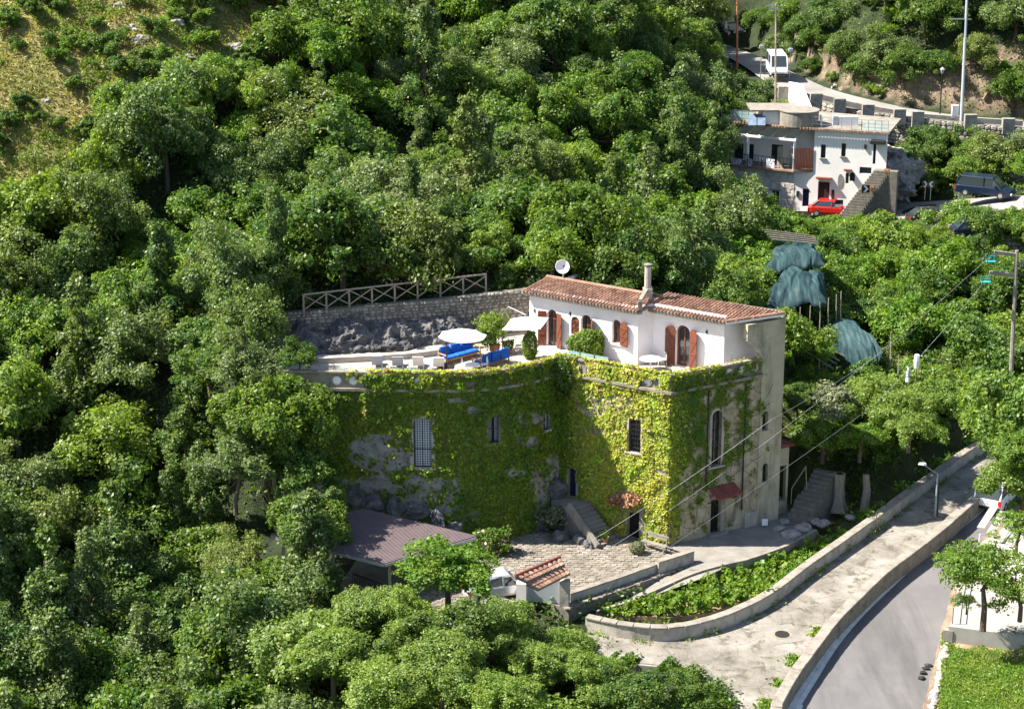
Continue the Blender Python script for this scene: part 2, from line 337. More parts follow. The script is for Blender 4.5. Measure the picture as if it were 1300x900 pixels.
M['ivy_red'] = foliage('ivy_red', [(.30,.14,.07)]*2, (.42,.24,.14), .25, 2)
M['grass_green'] = foliage('grass_green', [(.14,.25,.03)]*2, (.26,.31,.06), .4, .6)
M['grass_dry'] = foliage('grass_dry', [(.20,.20,.04)]*2, (.36,.30,.12), .3, .35)
M['flowers'] = foliage('flowers', [(.45,.25,.35)]*2, (.6,.4,.5), .2, 2)
# ================================================================ plan of the place
F_, L_, Rr = Vector((9.12, 111.9)), Vector((2.91, 115.8)), Vector((14.71, 115.32))
rd = (Rr-F_).normalized(); RE = F_+rd*8.25                       # right facade runs F -> RE (end of the rear block)
wing = [L_, Vector((.73, 113.7)), Vector((-2.31, 112.45)), Vector((-6.58, 112.45)), Vector((-13.5, 112.9))]
wing = [Vector((p.x, p.y)) for p in resample([Vector((p.x, p.y, 0)) for p in wing], 15)]
U1, U2, U3, U4 = Vector((1.08, 121.5)), Vector((7.5, 117.13)), Vector((8.45, 117.92)), Vector((12.46, 115.25))
BW0, BW1 = Vector((-14.5, 120.6)), Vector((1.6, 124.6))           # retaining wall behind the terrace
ZT = 9.5
lk, la = .0815, -9.2                                              # the lane rises gently: z = la + lk*Y
def lane(px, py, dz=0): return PZ(px, py, la+dz, lk)
PARL = [lane(x, y, .8) for x, y in [(745,781),(795,791),(850,794),(905,783),(950,765),(985,745),(1020,718),(1060,690),(1110,655),(1150,625),(1190,597),(1225,572),(1254,555)]]
PARR = [lane(x, y, .8) for x, y in [(972,925),(986,892),(1006,856),(1032,820),(1060,784),(1092,752),(1124,722),(1160,695),(1196,667),(1228,639),(1254,616),(1290,586)]]
ROADL = [lane(x, y, -.3) for x, y in [(1000,925),(1009,898),(1032,860),(1056,822),(1088,783),(1128,744),(1164,711),(1204,679),(1240,650),(1262,628),(1300,594)]]
ROADR = [lane(x, y, -.3) for x, y in [(1172,925),(1178,898),(1190,860),(1199,820),(1209,780),(1218,748),(1228,722),(1246,692),(1272,665),(1298,640),(1340,600)]]
d0 = ROADL[0]-ROADL[2]; ROADL.insert(0, ROADL[0]+d0.normalized()*25); ROADR.insert(0, ROADR[0]+d0.normalized()*25)
PARR.insert(0, PARR[0]+d0.normalized()*25)
def base(pts, dz=-.8): return [Vector((p.x, p.y, p.z+dz)) for p in pts]
LPB, RPB = base(PARL), base(PARR)
# upper road (passes above the white house), lower bend and their points
UPL = [PY(905,62,232), PY(945,85,215), PY(972,104,205), PY(1000,118,199), PY(1060,136,194), PY(1140,148,191), PY(1230,158,189), PY(1340,168,187)]
UPR = [PY(925,58,236), PY(968,74,222), PY(1006,92,211), PY(1050,112,204), PY(1100,126,199), PY(1160,139,196), PY(1235,149,194), PY(1340,158,192)]
LOL = [PY(1000,268,177), PY(1060,270,176), PY(1110,274,174.5), PY(1160,282,171), PY(1185,292,167), PY(1190,310,160)]
LOR = [PY(1000,258,182.5), PY(1060,259,182.3), PY(1130,258,182), PY(1200,255,179), PY(1270,250,174), PY(1340,248,170)]
BND = [PY(1222,292,165.5), PY(1232,276,167.5), PY(1262,270,167), PY(1340,272,163)]
# ================================================================ terrain
cps = [  # (X, Y, z) ground heights
 (-35.5,140,15.5),(-31,148,20.5),(-29.5,156,24.5),(-21,162,25),(-45,150,23.5),(-48,132,13),(-60,160,31),(-40,185,40),(-20,185,31),(-70,120,12),
 (-30,128,7),(-22,135,9),(-14,140,12),(-8,150,12.5),(0,160,16),(-10,170,20),(5,175,19),(10,190,20),(0,200,27),(-2,128,12.2),(-14,123.5,11.5),(-8,127,12),(2,128,12.3),
 (6,140,9.5),(14,150,7),(16,165,9),(18,180,10.5),(10,130,9.2),(18,128,6.2),(8,125,9.3),
 (-20,118,1),(-17,112,-4),(-28,115,0),(-38,118,4),(-18,105,-6),(-30,104,-4),(-38,100,-4.5),(-26,95,-10),(-15,96,-6),(-10,100,-2.2),(-45,95,-7),(-60,95,-2),
 (-10,92,-5.5),(0,95,-4.2),(0,88,-7),(8,92,-4.6),(8,99,-2.2),(12,94,-3),(-20,80,-14),(0,75,-13),(20,80,-5),(-40,80,-14),(16,88,-3.5),
 (12,107,-.9),(18,113,-.6),(22,118,0),(20,122,.8),(26,124,1.4),(24,130,3),(20,140,4.5),(30,140,4),(26,150,4),(32,125,1.8),(40,125,2),(38,140,4),(32,155,4),(40,155,5),
 (22,97,-.9),(26,100,-.6),(30,96,-.8),(28,106,.2),(34,110,1),(26,88,-1.6),(36,85,-1.5),(45,105,1.5),(60,110,2),(50,90,-1),
 (24,178,4.6),(30,172,4.5),(34,178,5),(40,170,7.2),(36,164,5.2),(48,168,8),(60,165,9),
 (20,190,7.5),(24,205,11.5),(20,222,15),(17,238,18.5),(36,196,10.1),(45,192,10.2),(60,190,10.5),
 (36,206,17),(44,204,18),(55,202,18),(36,220,28),(50,215,27),(30,225,24),(28,240,30),(40,240,42),(70,215,30),(8,220,24),(10,245,30),
 (-150,100,30),(-150,200,90),(150,100,10),(150,200,60),(0,320,75),(-100,320,120),(120,320,110),(0,20,-30),(-100,20,-30),(100,20,-10),(-80,180,60),(0,250,38),
]
P3 = np.array(cps, float); XY = P3[:, :2]/50.
def phi(d2): return np.where(d2 > 0, .5*d2*np.log(d2+1e-12), 0)
n = len(P3); D = ((XY[:, None]-XY[None])**2).sum(2); K = phi(D)+np.eye(n)*.002
Q = np.c_[np.ones(n), XY]; A = np.block([[K, Q], [Q.T, np.zeros((3, 3))]])
sol = np.linalg.solve(A, np.r_[P3[:, 2], 0, 0, 0])
def tps(X, Y):
    q = np.stack([X, Y], -1)/50.; d = ((q[..., None, :]-XY)**2).sum(-1)
    return phi(d)@sol[:n]+sol[n]+sol[n+1]*q[..., 0]+sol[n+2]*q[..., 1]
def seg_dist(X, Y, pts):                # distance to a polyline and its height there
    bd = np.full(X.shape, 1e9); bz = np.zeros(X.shape)
    for a, b in zip(pts[:-1], pts[1:]):
        dx, dy = b[0]-a[0], b[1]-a[1]; t = np.clip(((X-a[0])*dx+(Y-a[1])*dy)/(dx*dx+dy*dy+1e-9), 0, 1)
        d = np.hypot(X-a[0]-t*dx, Y-a[1]-t*dy); z = a[2]+t*(b[2]-a[2]); k = d < bd; bd = np.where(k, d, bd); bz = np.where(k, z, bz)
    return bd, bz
def inside(X, Y, poly):
    r = np.zeros(X.shape, bool); k = len(poly)
    for i in range(k):
        x1, y1 = poly[i][0], poly[i][1]; x2, y2 = poly[(i+1) % k][0], poly[(i+1) % k][1]
        c = ((y1 > Y) != (y2 > Y)) & (X < (x2-x1)*(Y-y1)/((y2-y1) if y2 != y1 else 1e-9)+x1); r ^= c
    return r
def ss(t): t = np.clip(t, 0, 1); return t*t*(3-2*t)
def mid(A, B, n=14): A, B = resample(A, n), resample(B, n); return [(a+b)/2 for a, b in zip(A, B)]
LANEMID = mid(LPB[2:], RPB[3:]); ROADMID = mid(ROADL, ROADR); UPMID = mid(UPL, UPR); LOMID = [ (a+b)/2 for a, b in zip(resample(LOL[:5], 20), resample(LOR[:5], 20))]
VMID = [PY(1200,264,175), PY(1250,260,172), PY(1340,258,168)]
NSL = [PY(1196,296,163), PY(1222,312,158), PY(1300,318,154)]      # hairpin below the van
flat = [(LANEMID, 3.4, 1.6, .25), (ROADMID, 3.6, 2.0, .25), (UPMID, 3.6, 3, .25), (LOMID, 4, 2, .25), (VMID, 2.6, 2, .3)]
VILLA = [(-15,112.2),(-2.2,111.9),(2.9,115.0),(9.1,111.2),(16.9,115.8),(20.5,120),(16,123),(8,124.6),(1.6,124.9),(-14.5,120.9)]
YARD = [(-11,102.6),(-2,103.2),(1.3,104.9),(6.5,105.4),(11.5,107.3),(18.5,113.5),(20.5,119),(9,116),(-11,113)]
PADS = [(VILLA, -.6, .5), (YARD, -.5, 1.5)]
WHP = [(22.5,176.5),(33.5,177.5),(36,190),(20,190)]
PADS.append((WHP, 4.2, 1.0))
LAWN = [PZ(x, y, -.35) for x, y in [(1196,800),(1330,835),(1330,960),(1190,960)]]
PADS.append(([(p.x, p.y) for p in LAWN], -.55, 1.5))
TER = [PZ(x, y, .35) for x, y in [(1203,793),(1216,745),(1232,700),(1262,672),(1345,640),(1345,812)]]
PADS.append(([(p.x, p.y) for p in TER], .1, .6))
BEDP = [(9.2,105.2),(12.2,107.6),(18.6,113.4),(20.3,114.4),(16,107.5),(11,103.6)]
PADS.append((BEDP, -1.5, .5))
def height(X, Y):
    X = np.asarray(X, float); Y = np.asarray(Y, float); z = tps(X, Y)
    for poly, zt, fo in PADS:
        ins = inside(X, Y, poly); d, _ = seg_dist(X, Y, [(p[0], p[1], 0) for p in list(poly)+[poly[0]]])
        z = np.where(ins, zt, z+(zt-z)*ss(1-d/fo))
    for pts, hw, fo, dz in flat:
        d, zz = seg_dist(X, Y, [tuple(p) for p in pts]); wgt = ss(1-(d-hw)/fo); z = z+(zz-dz-z)*wgt
    return z
gx = np.r_[np.linspace(-260, -72, 20), np.arange(-70, 66, .9), np.linspace(68, 260, 20)]
gy = np.r_[np.linspace(0, 66, 12), np.arange(68, 245, .9), np.linspace(248, 420, 16)]
GX, GY = np.meshgrid(gx, gy); GZ = height(GX, GY)
from mathutils import noise as mn
rough = np.array([mn.fractal(Vector((x*.16, y*.16, 3)), 1.0, 2.1, 4) for x, y in zip(GX.ravel(), GY.ravel())]).reshape(GX.shape)
def near_flat(X, Y):
    k = np.ones(np.shape(X))
    for pts, hw, fo, dz in flat: d, _ = seg_dist(X, Y, [tuple(p) for p in pts]); k = np.minimum(k, ss((d-hw)/3))
    for poly, zt, fo in PADS:
        ins = inside(X, Y, poly); d, _ = seg_dist(X, Y, [(p[0], p[1], 0) for p in list(poly)+[poly[0]]]); k = np.minimum(k, np.where(ins, 0, ss(d/2)))
    return k
GZ = GZ+rough*.9*near_flat(GX, GY)
ny, nx = GX.shape; idx = np.arange(nx*ny).reshape(ny, nx)
FQ = np.stack([idx[:-1, :-1], idx[:-1, 1:], idx[1:, 1:], idx[1:, :-1]], -1).reshape(-1, 4)
me = npmesh('ground', np.stack([GX, GY, GZ], -1).reshape(-1, 3), FQ)
def gpx(X, Y, Z): dep = Y*cp_-(Z-CAMZ)*sp_; return 650+FOC*X/dep, 450-FOC*(Y*sp_+(Z-CAMZ)*cp_)/dep
GRASS = [[(-200,300),(0,270),(85,205),(140,120),(180,90),(250,100),(345,65),(420,-60),(-200,-300)], [(1180,790),(1400,800),(1400,1100),(1150,1100)],
         [(1196,296),(1228,276),(1400,262),(1400,325),(1230,312)]]
PX, PYY = gpx(GX, GY, GZ); gm = np.zeros(GX.shape)
for g in GRASS: gm = np.maximum(gm, inside(PX, PYY, g).astype(float))
gm = np.where((GX > 15) & (GY > 90) & (GY < 130) & ~inside(PX, PYY, GRASS[1]), .25, gm)
EARTH = [(985,70),(1060,104),(1150,133),(1400,152),(1400,40),(1180,70),(1100,85),(1040,62)]
em = inside(PX, PYY, EARTH).astype(float)*(GY > 185)
at = me.attributes.new('earth', 'FLOAT', 'POINT'); at.data.foreach_set('value', em.ravel().astype(np.float32))
at = me.attributes.new('grass', 'FLOAT', 'POINT'); at.data.foreach_set('value', gm.ravel().astype(np.float32))
me.polygons.foreach_set('use_smooth', [True]*len(me.polygons))
ground = link_mesh('ground', me, M['terrain']); ground['kind'] = 'structure'
def gz(x, y): return float(height(np.array([x]), np.array([y]))[0]+.9*mn.fractal(Vector((x*.16, y*.16, 3)), 1.0, 2.1, 4)*near_flat(np.array([x]), np.array([y]))[0])
def st(o): o['kind'] = 'structure'; return o
# ---------------------------------------------------------------- lane, road, plaza
low = [lane(x, y) for x, y in [(742,800),(756,838),(850,848),(905,872),(935,930)]]
outl = [p for p in resample(LPB, 40)][::-1]+low+[p for p in resample(RPB[1:], 40)]
m = MB(); m.prism([(p.x, p.y) for p in outl], lambda x, y: la+lk*y-.6, lambda x, y: la+lk*y); st(m.build('lane', M['lane']))
ribbon(ROADL, ROADR, 70, 0, 'road', M['asphalt'], sub=6)
gl = resample(ROADL, 90); gl2 = []
for i, p in enumerate(gl):
    d = gl[min(i+1, 89)]-gl[max(i-1, 0)]; q = Vector((d.y, -d.x, 0)).normalized(); gl2.append((p-q*.5, p-q*.06, p-q*.04, p+q*.26))
m = MB()
for i in range(89):
    a, b = gl2[i], gl2[i+1]; up = Vector((0, 0, .09)); dn = Vector((0, 0, -.1))
    m.hexa([a[0]+dn, a[1]+dn, b[1]+dn, b[0]+dn], [a[0]+up, a[1]+up, b[1]+up, b[0]+up])
st(m.build('kerb_gutter', M['line_paint']))
m = MB(); off = Vector((0, 0, .008))
for i in range(89):
    a, b = gl2[i], gl2[i+1]; m.add([a[2]+off, a[3]+off, b[3]+off, b[2]+off], [(0, 1, 2, 3)])
st(m.build('edge_line', M['line_paint']))
# dirt and dry grass verge on the right of the road
gr_ = resample(ROADR, 70); out_ = []
for i, p in enumerate(gr_):
    d = gr_[min(i+1, 69)]-gr_[max(i-1, 0)]; q = Vector((d.y, -d.x, 0)).normalized(); out_.append((p-q*(.25+.2*R_.random()), p+q*.5))
m = MB()
for a, b in out_: m.v += [tuple(a+Vector((0,0,.012))), tuple((a+b)/2+Vector((0,0,.06))), tuple(b+Vector((0,0,.14)))]
for i in range(69): m.f += [(i*3, i*3+1, i*3+4, i*3+3), (i*3+1, i*3+2, i*3+5, i*3+4)]
st(m.build('verge', M['earth']))
plz = [PZ(x, y, .02) for x, y in [(520,742),(560,690),(640,640),(700,600),(760,600),(852,690),(856,698),(880,700),(881,716),(836,731),(722,772),(668,758),(640,778),(560,775)]]
m = MB(); m.prism([(p.x, p.y) for p in plz], -2.6, .0); plaza = st(m.build('courtyard', M['mortar']))
ct = [PZ(x, y, .0) for x, y in [(876,724),(880,700),(856,699),(840,680),(870,640),(960,600),(1000,640),(1004,664),(1034,672),(1000,690),(944,711),(912,722)]]
m = MB(); m.prism([(p.x, p.y) for p in ct], -1.6, .03); st(m.build('concrete_terrace', M['concrete']))
# sloping footpath between courtyard wall and garden bed
fa = [lane(735,786,.02), PZ(800,757,-.55), PZ(848,735,-.15), PZ(880,722,.02), PZ(884,712,.035)]
fb = [lane(762,778,.02), PZ(800,766,-.55), PZ(840,752,-.3), PZ(885,736,-.02), PZ(925,718,.035)]
fa = [p-Vector((.25, -.2, 0)) for p in fa]
ribbon(fa, fb, 20, .0, 'footpath', M['concrete'])
kc = [PZ(x, y, z) for x, y, z in [(757,776,-.6),(800,763,-.35),(834,748,-.2),(880,728,.05),(922,716,.1),(946,711,.1),(1000,692,.1),(1036,673,.1)]]
t = thing('bed_kerb', 'low pale kerb wall along the inner edge of the leafy garden bed', 'kerb', kc[0])
m = MB(); strip_wall(m, resample(kc, 24), .22, -1.3, .06); m.build('kerb_body', M['cap_stone'], t)
# cobbles of the courtyard: past counting, joined
m = MB(); xs = np.arange(-9, 10, .42); poly = [(p.x, p.y) for p in plz]
for i, x in enumerate(xs):
    for y in np.arange(101, 116, .30):
        cx, cy = x+R_.uniform(-.07, .07)+(.2 if int(y/.3) % 2 else 0), y+R_.uniform(-.03, .03)
        if not inside(np.array([cx]), np.array([cy]), poly)[0]: continue
        a, b = R_.uniform(.16, .2), R_.uniform(.11, .14); k = R_.uniform(.02, .055); j = [R_.uniform(-.03, .03) for _ in range(8)]
        m.hexa([(cx-a,cy-b,-.03),(cx+a,cy-b,-.03),(cx+a,cy+b,-.03),(cx-a,cy+b,-.03)], [(cx-a*.85+j[0],cy-b*.85+j[1],k),(cx+a*.85+j[2],cy-b*.85+j[3],k),(cx+a*.85+j[4],cy+b*.85+j[5],k),(cx-a*.85+j[6],cy+b*.85+j[7],k)])
o = m.build('cobbles', M['cobble'], plaza, world=False); o['kind'] = 'stuff'
# ---------------------------------------------------------------- stone facing helper
def stone_face(pts, h0, h1, size, name, mt, parent, depth=.07, side=1, single=False, gap=.02, top=None):
    """irregular stones in rough courses on the face of a wall along pts; returns nothing"""
    pts = [Vector(p) for p in pts]; L = [0]
    for a, b in zip(pts[:-1], pts[1:]): L.append(L[-1]+math.hypot(b.x-a.x, b.y-a.y))
    def at_(u):
        u = min(max(u, 0), L[-1]); j = 0
        while j < len(L)-2 and L[j+1] < u: j += 1
        a, b = pts[j], pts[j+1]; t = (u-L[j])/max(L[j+1]-L[j], 1e-6); d = (b-a); nn = Vector((d.y, -d.x, 0)).normalized()*side
        return a.lerp(b, t), nn
    m = MB(); z = h0; meshes = []
    while z < h1-.04:
        h = min(size*R_.uniform(.6, 1.05), h1-z)
        if h1-z-h < size*.3: h = h1-z
        u = R_.uniform(-size, 0)
        while u < L[-1]:
            wd = size*R_.uniform(.7, 1.9); u0, u1 = max(u, 0), min(u+wd, L[-1]); u += wd
            if u1-u0 < .06: continue
            hh = top((u0+u1)/2) if top else h1
            if z > hh: continue
            k = 5+R_.randrange(3); c = []; dd = depth*R_.uniform(.5, 1.3)
            zc, uc = z+h/2, (u0+u1)/2; a, b = (u1-u0)/2-gap, h/2-gap/2
            for q in range(k):
                t = 2*math.pi*(q+R_.uniform(-.25, .25))/k+.4; cx = max(-1, min(1, 1.25*math.cos(t))); cz = max(-1, min(1, 1.25*math.sin(t))); c.append((uc+a*cx, zc+b*cz))
            vs = []
            for (x, zz) in c: p, nn = at_(x); vs.append(p+nn*.0+Vector((0, 0, zz)))
            for (x, zz) in c: p, nn = at_(uc+(x-uc)*.72); vs.append(p+nn*dd*R_.uniform(.8, 1.15)+Vector((0, 0, zc+(zz-zc)*.72)))
            fs = [tuple(range(k, 2*k))]+[(i, (i+1) % k, (i+1) % k+k, i+k) for i in range(k)]
            if side < 0: fs = [tuple(reversed(f)) for f in fs]
            if single: q_ = MB(); q_.add(vs, fs); q_.build('stone', mt, parent)
            else: m.add(vs, fs)
        z += h
    if not single and m.v: o = m.build(name, mt, parent); o['kind'] = 'stuff'
# ---------------------------------------------------------------- lane parapets
pl = resample(LPB, 44)
t = thing('lane_parapet', 'curved stone parapet with flat pale coping on the house side of the lane', 'wall', pl[0])
m = MB(); strip_wall(m, pl, .40, -1.2, .70); m.build('wall_body', M['grey_plaster'], t)
for i in range(43):
    m = MB(); a, b = pl[i], pl[i+1]; g = (b-a)*.012; strip_wall(m, [a+g, b-g], .52, .70, .80+R_.uniform(-.012, .012)); m.build('coping_stone', M['cap_stone'], t, bevel=.02)
stone_face(pl[:17], -.15, .68, .34, 'stone', M['pale_stone'], t, side=1, single=False)
o = tag(MB().bar(pl[26]+Vector((.28,-.14,-.1)), pl[26]+Vector((.28,-.14,1.15)), .05).build('rusty_post', M['tile']), 'thin rusty iron post standing against the lane parapet at its middle', 'post')
pr = resample(RPB, 70)
t = thing('roadside_parapet', 'long mossy stone parapet curving between the pale lane and the asphalt road', 'wall', pr[20])
m = MB(); strip_wall(m, pr, .50, -1.0, .62); m.build('wall_body', M['mossy_wall'], t)
for i in range(69):
    m = MB(); a, b = pr[i], pr[i+1]; g = (b-a)*.01; strip_wall(m, [a+g, b-g], .60, .62, .76+R_.uniform(-.015, .015)); m.build('coping_stone', M['cap_stone'], t, bevel=.03)
# manhole
c = lane(993, 805, .012); t = thing('manhole_cover', 'square concrete slab with a dark iron manhole cover set in the lane', 'manhole', c)
def lz(x, y, d=0): return (x, y, la+lk*y+d)
dx = Vector((.96, .28)); dy = Vector((-.28, .96))
def q4(s, a=1): return [Vector((c.x, c.y))+dx*u*s+dy*v*s*a for u, v in ((-1,-1),(1,-1),(1,1),(-1,1))]
m = MB(); m.prism([tuple(p) for p in q4(.95)], lambda x, y: la+lk*y-.1, lambda x, y: la+lk*y+.015); m.build('slab', M['concrete'], t)
m = MB(); m.prism([tuple(p) for p in q4(.50)], lambda x, y: la+lk*y-.1, lambda x, y: la+lk*y+.022); m.build('frame', M['mossy_wall'], t)
m = MB(); m.prism([(c.x+.4*math.cos(k*math.pi/10), c.y+.4*math.sin(k*math.pi/10)) for k in range(20)], lambda x, y: la+lk*y-.1, lambda x, y: la+lk*y+.03); m.build('lid', M['iron'], t)
# courtyard retaining walls
def low_wall(pts, w, h0, h1, label, mt='grey_plaster', cap='cap_stone', name='garden_wall', cw=.08, sf=None):
    t = thing(name, label, 'wall', pts[0]); p = resample(pts, max(4, int(sum((Vector(b)-Vector(a)).length for a, b in zip(pts[:-1], pts[1:]))/.8)))
    m = MB(); strip_wall(m, p, w, h0, h1-.07); m.build('wall_body', M[mt], t)
    for a, b in zip(p[:-1], p[1:]):
        g = (b-a)*.01; m = MB(); strip_wall(m, [a+g, b-g], w+cw, h1-.07, h1+R_.uniform(-.008, .008)); m.build('coping_stone', M[cap], t)
    if sf: stone_face(p, h0, h1-.08, sf, 'stones', M['pale_stone'], t)
    return t
low_wall([PZ(722,752,.55), PZ(780,733,.55), PZ(834,714,.55)], .3, -2.2, 0, 'long low plastered wall holding the front edge of the cobbled courtyard')
low_wall([PZ(834,712,.75), PZ(879,698,.75)], .32, -1.9, 0, 'short taller plastered wall between courtyard and concrete terrace')
low_wall([PZ(600,756,.3), PZ(622,762,.3), PZ(655,770,.3)], .3, -2, .25, 'short white rendered wall left of the tiled gate', 'white_plaster')
low_wall([lane(748,812,-.1), lane(756,836,-.1), lane(850,846,-.1), lane(905,870,-.1), lane(938,925,-.1)], .35, -1.6, .12, 'low rubble wall along the outer edge of the lane below the garden', 'mortar', sf=.32)
# steps and rocks in the corner of the courtyard: ground rises to the vine-covered door
LF = Wall(L_, F_); RF = Wall(F_, RE)
t = thing('outside_stairs', 'narrow stone stairs climbing to the blue door in the ivy corner', 'stairs', PZ(765,690,0))
s0 = PZ(772,692,0); s1 = PZ(735,640,1.75); dv = Vector((s1.x-s0.x, s1.y-s0.y, 0)); sdn = Vector((-dv.y, dv.x, 0)).normalized()
for k in range(10):
    a = s0+dv*k/10; b = s0+dv*1.0; z = (k+1)*.175; b = s0+dv*(k+1.25)/10; m = MB(); e = sdn*-.75
    m.prism([((a+e).x, (a+e).y), ((a-e).x, (a-e).y), ((b-e).x, (b-e).y), ((b+e).x, (b+e).y)], -.2, z); m.build('step', M['concrete'], t)
e = s0+dv; m = MB(); q = sdn*.85; d1 = dv.normalized()*1.6
m.prism([tuple((e+q).xy), tuple((e-q).xy), tuple((e-q+d1).xy), tuple((e+q+d1).xy)][::-1], -.2, 1.74); m.build('landing', M['concrete'], t)
m = MB(); m.bar(s0+sdn*.85+Vector((0,0,.1)), s1+sdn*.85+Vector((0,0,.1)), .22, .5); m.build('stair_kerb', M['cap_stone'], t)
# ================================================================ the villa
V = thing('stone_villa', 'ivy-clad villa with white upper storey, red tiled roof and brown shutters', 'villa', (F_.x, F_.y, 0))
def arch_px(W, x0, x1, yt, yb, xm=None, arched=True, rise=None):     # pixel box -> opening on the wall
    ym = (yt+yb)/2; u0 = W.px(x0, ym)[0]; u1 = W.px(x1, ym)[0]; z1 = W.px((x0+x1)/2, yt)[1]; z0 = W.px((x0+x1)/2, yb)[1]
    return u0, u1, z0, z1
def hole(o, arched=True, rise=None): return arch(*o, rise=rise) if arched else rect(*o)
def frame_in(W, o, arched, m_, par, d=-.18, w=.07, mull=1, trans=(), glass='glass', name='window', bars=0, rise=None, panem=None):
    u0, u1, z0, z1 = o; m = MB(); outer = hole(o, arched, rise); inner = hole((u0+w, u1-w, z0+w, z1-w), arched, None if rise is None else max(rise-w*.5, .05))
    W.slab(m, outer, [inner], d-.06, d)
    for k in range(mull): c = u0+(u1-u0)*(k+1)/(mull+1); W.box(m, c-w*.35, c+w*.35, z0+w, z1-w*(1.2), d-.05, d+.01)
    for f in trans: z = z0+(z1-z0)*f; W.box(m, u0+w, u1-w, z-w*.3, z+w*.3, d-.045, d+.006)
    wn = m.build(name, m_, par)
    m = MB(); W.slab(m, hole((u0+w*.5, u1-w*.5, z0+w*.5, z1-w*.5), arched, None if rise is None else max(rise-w*.3, .05)), [], d-.05, d-.035); m.build('pane', M[glass], wn)
    if bars:
        m = MB(); n_ = bars
        for k in range(n_): c = u0+(u1-u0)*(k+.5)/n_; W.box(m, c-.012, c+.012, z0, z1-(.1 if arched else 0), -.06, -.035)
        for k in range(1, int((z1-z0)/.28)): z = z0+k*.28; W.box(m, u0, u1, z-.012, z+.012, -.035, -.012)
        m.build('grille', M['iron'], wn)
    return wn
def surround(W, o, arched, par, mt, w=.13, d=.05, sill=True, rise=None):
    u0, u1, z0, z1 = o; m = MB(); W.slab(m, hole((u0-w, u1+w, z0, z1+w), arched, rise), [hole((u0, u1, z0+.002, z1), arched, rise)], -.1, d); m.build('surround', mt, par)
    if sill: m = MB(); W.box(m, u0-w-.08, u1+w+.08, z0-.1, z0, -.15, d+.1); m.build('sill', mt, par)
def door(W, o, mt, par, d=-.22, label=None, arched=False):
    u0, u1, z0, z1 = o; m = MB(); W.slab(m, hole((u0, u1, z0, z1), arched), [], d-.05, d)
    a = m.build('door', M[mt], par); m = MB(); W.box(m, u0+(u1-u0)*.8, u0+(u1-u0)*.86, z0+1.0, z0+1.12, d, d+.05); m.build('handle', M['steel'], a)
    m = MB()
    for k in (.33, .66): c = u0+(u1-u0)*k; W.box(m, c-.015, c+.015, z0+.05, z1-.1, d-.001, d+.012)
    m.build('batten', M[mt], a)
    if label: a['label'] = label
    return a
# lower walls: lit facade L->F, right facade F->RE, curved wing
wl = arch_px(LF, 798.5, 814, 527, 574); dl = arch_px(LF, 797, 812, 649, 692); dl = (dl[0], dl[1], -.1, dl[3]); db = arch_px(LF, 721.5, 731, 594, 637); db = (db[0], db[1], 1.76, db[3])
m = MB(); LF.slab(m, rect(0, LF.L, -.6, ZT+.1), [arch(*wl), rect(*dl), rect(*db)], -.45, 0); m.build('west_wall', M['old_plaster'], V)
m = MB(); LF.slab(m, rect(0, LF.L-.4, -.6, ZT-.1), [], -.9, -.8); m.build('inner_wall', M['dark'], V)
frame_in(LF, wl, True, M['iron'], V, -.28, .06, 1, (.6,), 'glass', bars=5); surround(LF, wl, True, V, M['grey_plaster'])
door(LF, dl, 'dark', V); door(LF, db, 'car_blue', V, label='narrow dark blue door at the top of the outside stairs')
m = MB(); LF.box(m, dl[0]-.35, dl[0]-.02, -.1, dl[3]+.1, -.1, .10); LF.box(m, dl[1]+.02, dl[1]+.3, -.1, dl[3]+.1, -.1, .10); LF.box(m, dl[0]-.35, dl[1]+.3, dl[3]+.1, dl[3]+.3, -.1, .12); m.build('door_surround', M['cap_stone'], V)
wr = arch_px(RF, 903, 915.5, 521, 591); dr = arch_px(RF, 902, 914, 634, 687); dr = (dr[0], dr[1], .03, dr[3])
w1 = arch_px(RF, 967.5, 973, 522, 547); w2 = arch_px(RF, 967.5, 973, 588, 612)
uR = (Rr-F_).length
m = MB(); RF.slab(m, rect(.001, uR, -.6, ZT+.1), [arch(*wr), rect(*dr)], -.45, 0); m.build('south_wall', M['old_plaster'], V)
# rear block wall carries on above the terrace; its free edge is cut in a scroll
zt = 12.72; uS = RF.px(949, 420)[0]
curve = [(uR+.02, ZT+.9), (uR+.02, ZT+1.15), (uR-.16, ZT+1.35), (uR-.22, ZT+1.6), (uR-.46, ZT+1.85), (uR-.74, ZT+1.98), (uR-.84, ZT+2.2), (uS-.02, ZT+2.28), (uS, zt)]
outl = [(uR+.0, -.6), (RF.L, -.6), (RF.L, zt)]+curve[::-1]
w1 = (max(w1[0], uR+.12), w1[1]+.1, w1[2], w1[3]); w2 = (max(w2[0], uR+.12), w2[1]+.1, w2[2], w2[3])
m = MB(); RF.slab(m, outl, [arch(*w1), arch(*w2)], -.35, .03); m.build('rear_wall', M['cream_plaster'], V)
for w_ in (w1, w2): frame_in(RF, w_, True, M['iron'], V, -.25, .05, 0)
m = MB(); RF.slab(m, [(u+.05, z) for u, z in curve[:-1]]+[(u-.09, z) for u, z in curve[:-1]][::-1], [], -.40, .07); m.build('scroll_moulding', M['grey_plaster'], V)
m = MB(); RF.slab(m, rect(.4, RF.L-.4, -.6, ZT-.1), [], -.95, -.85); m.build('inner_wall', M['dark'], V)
frame_in(RF, wr, True, M['iron'], V, -.25, .07, 1, (.3, .62), 'glass'); surround(RF, wr, True, V, M['grey_plaster'], .16)
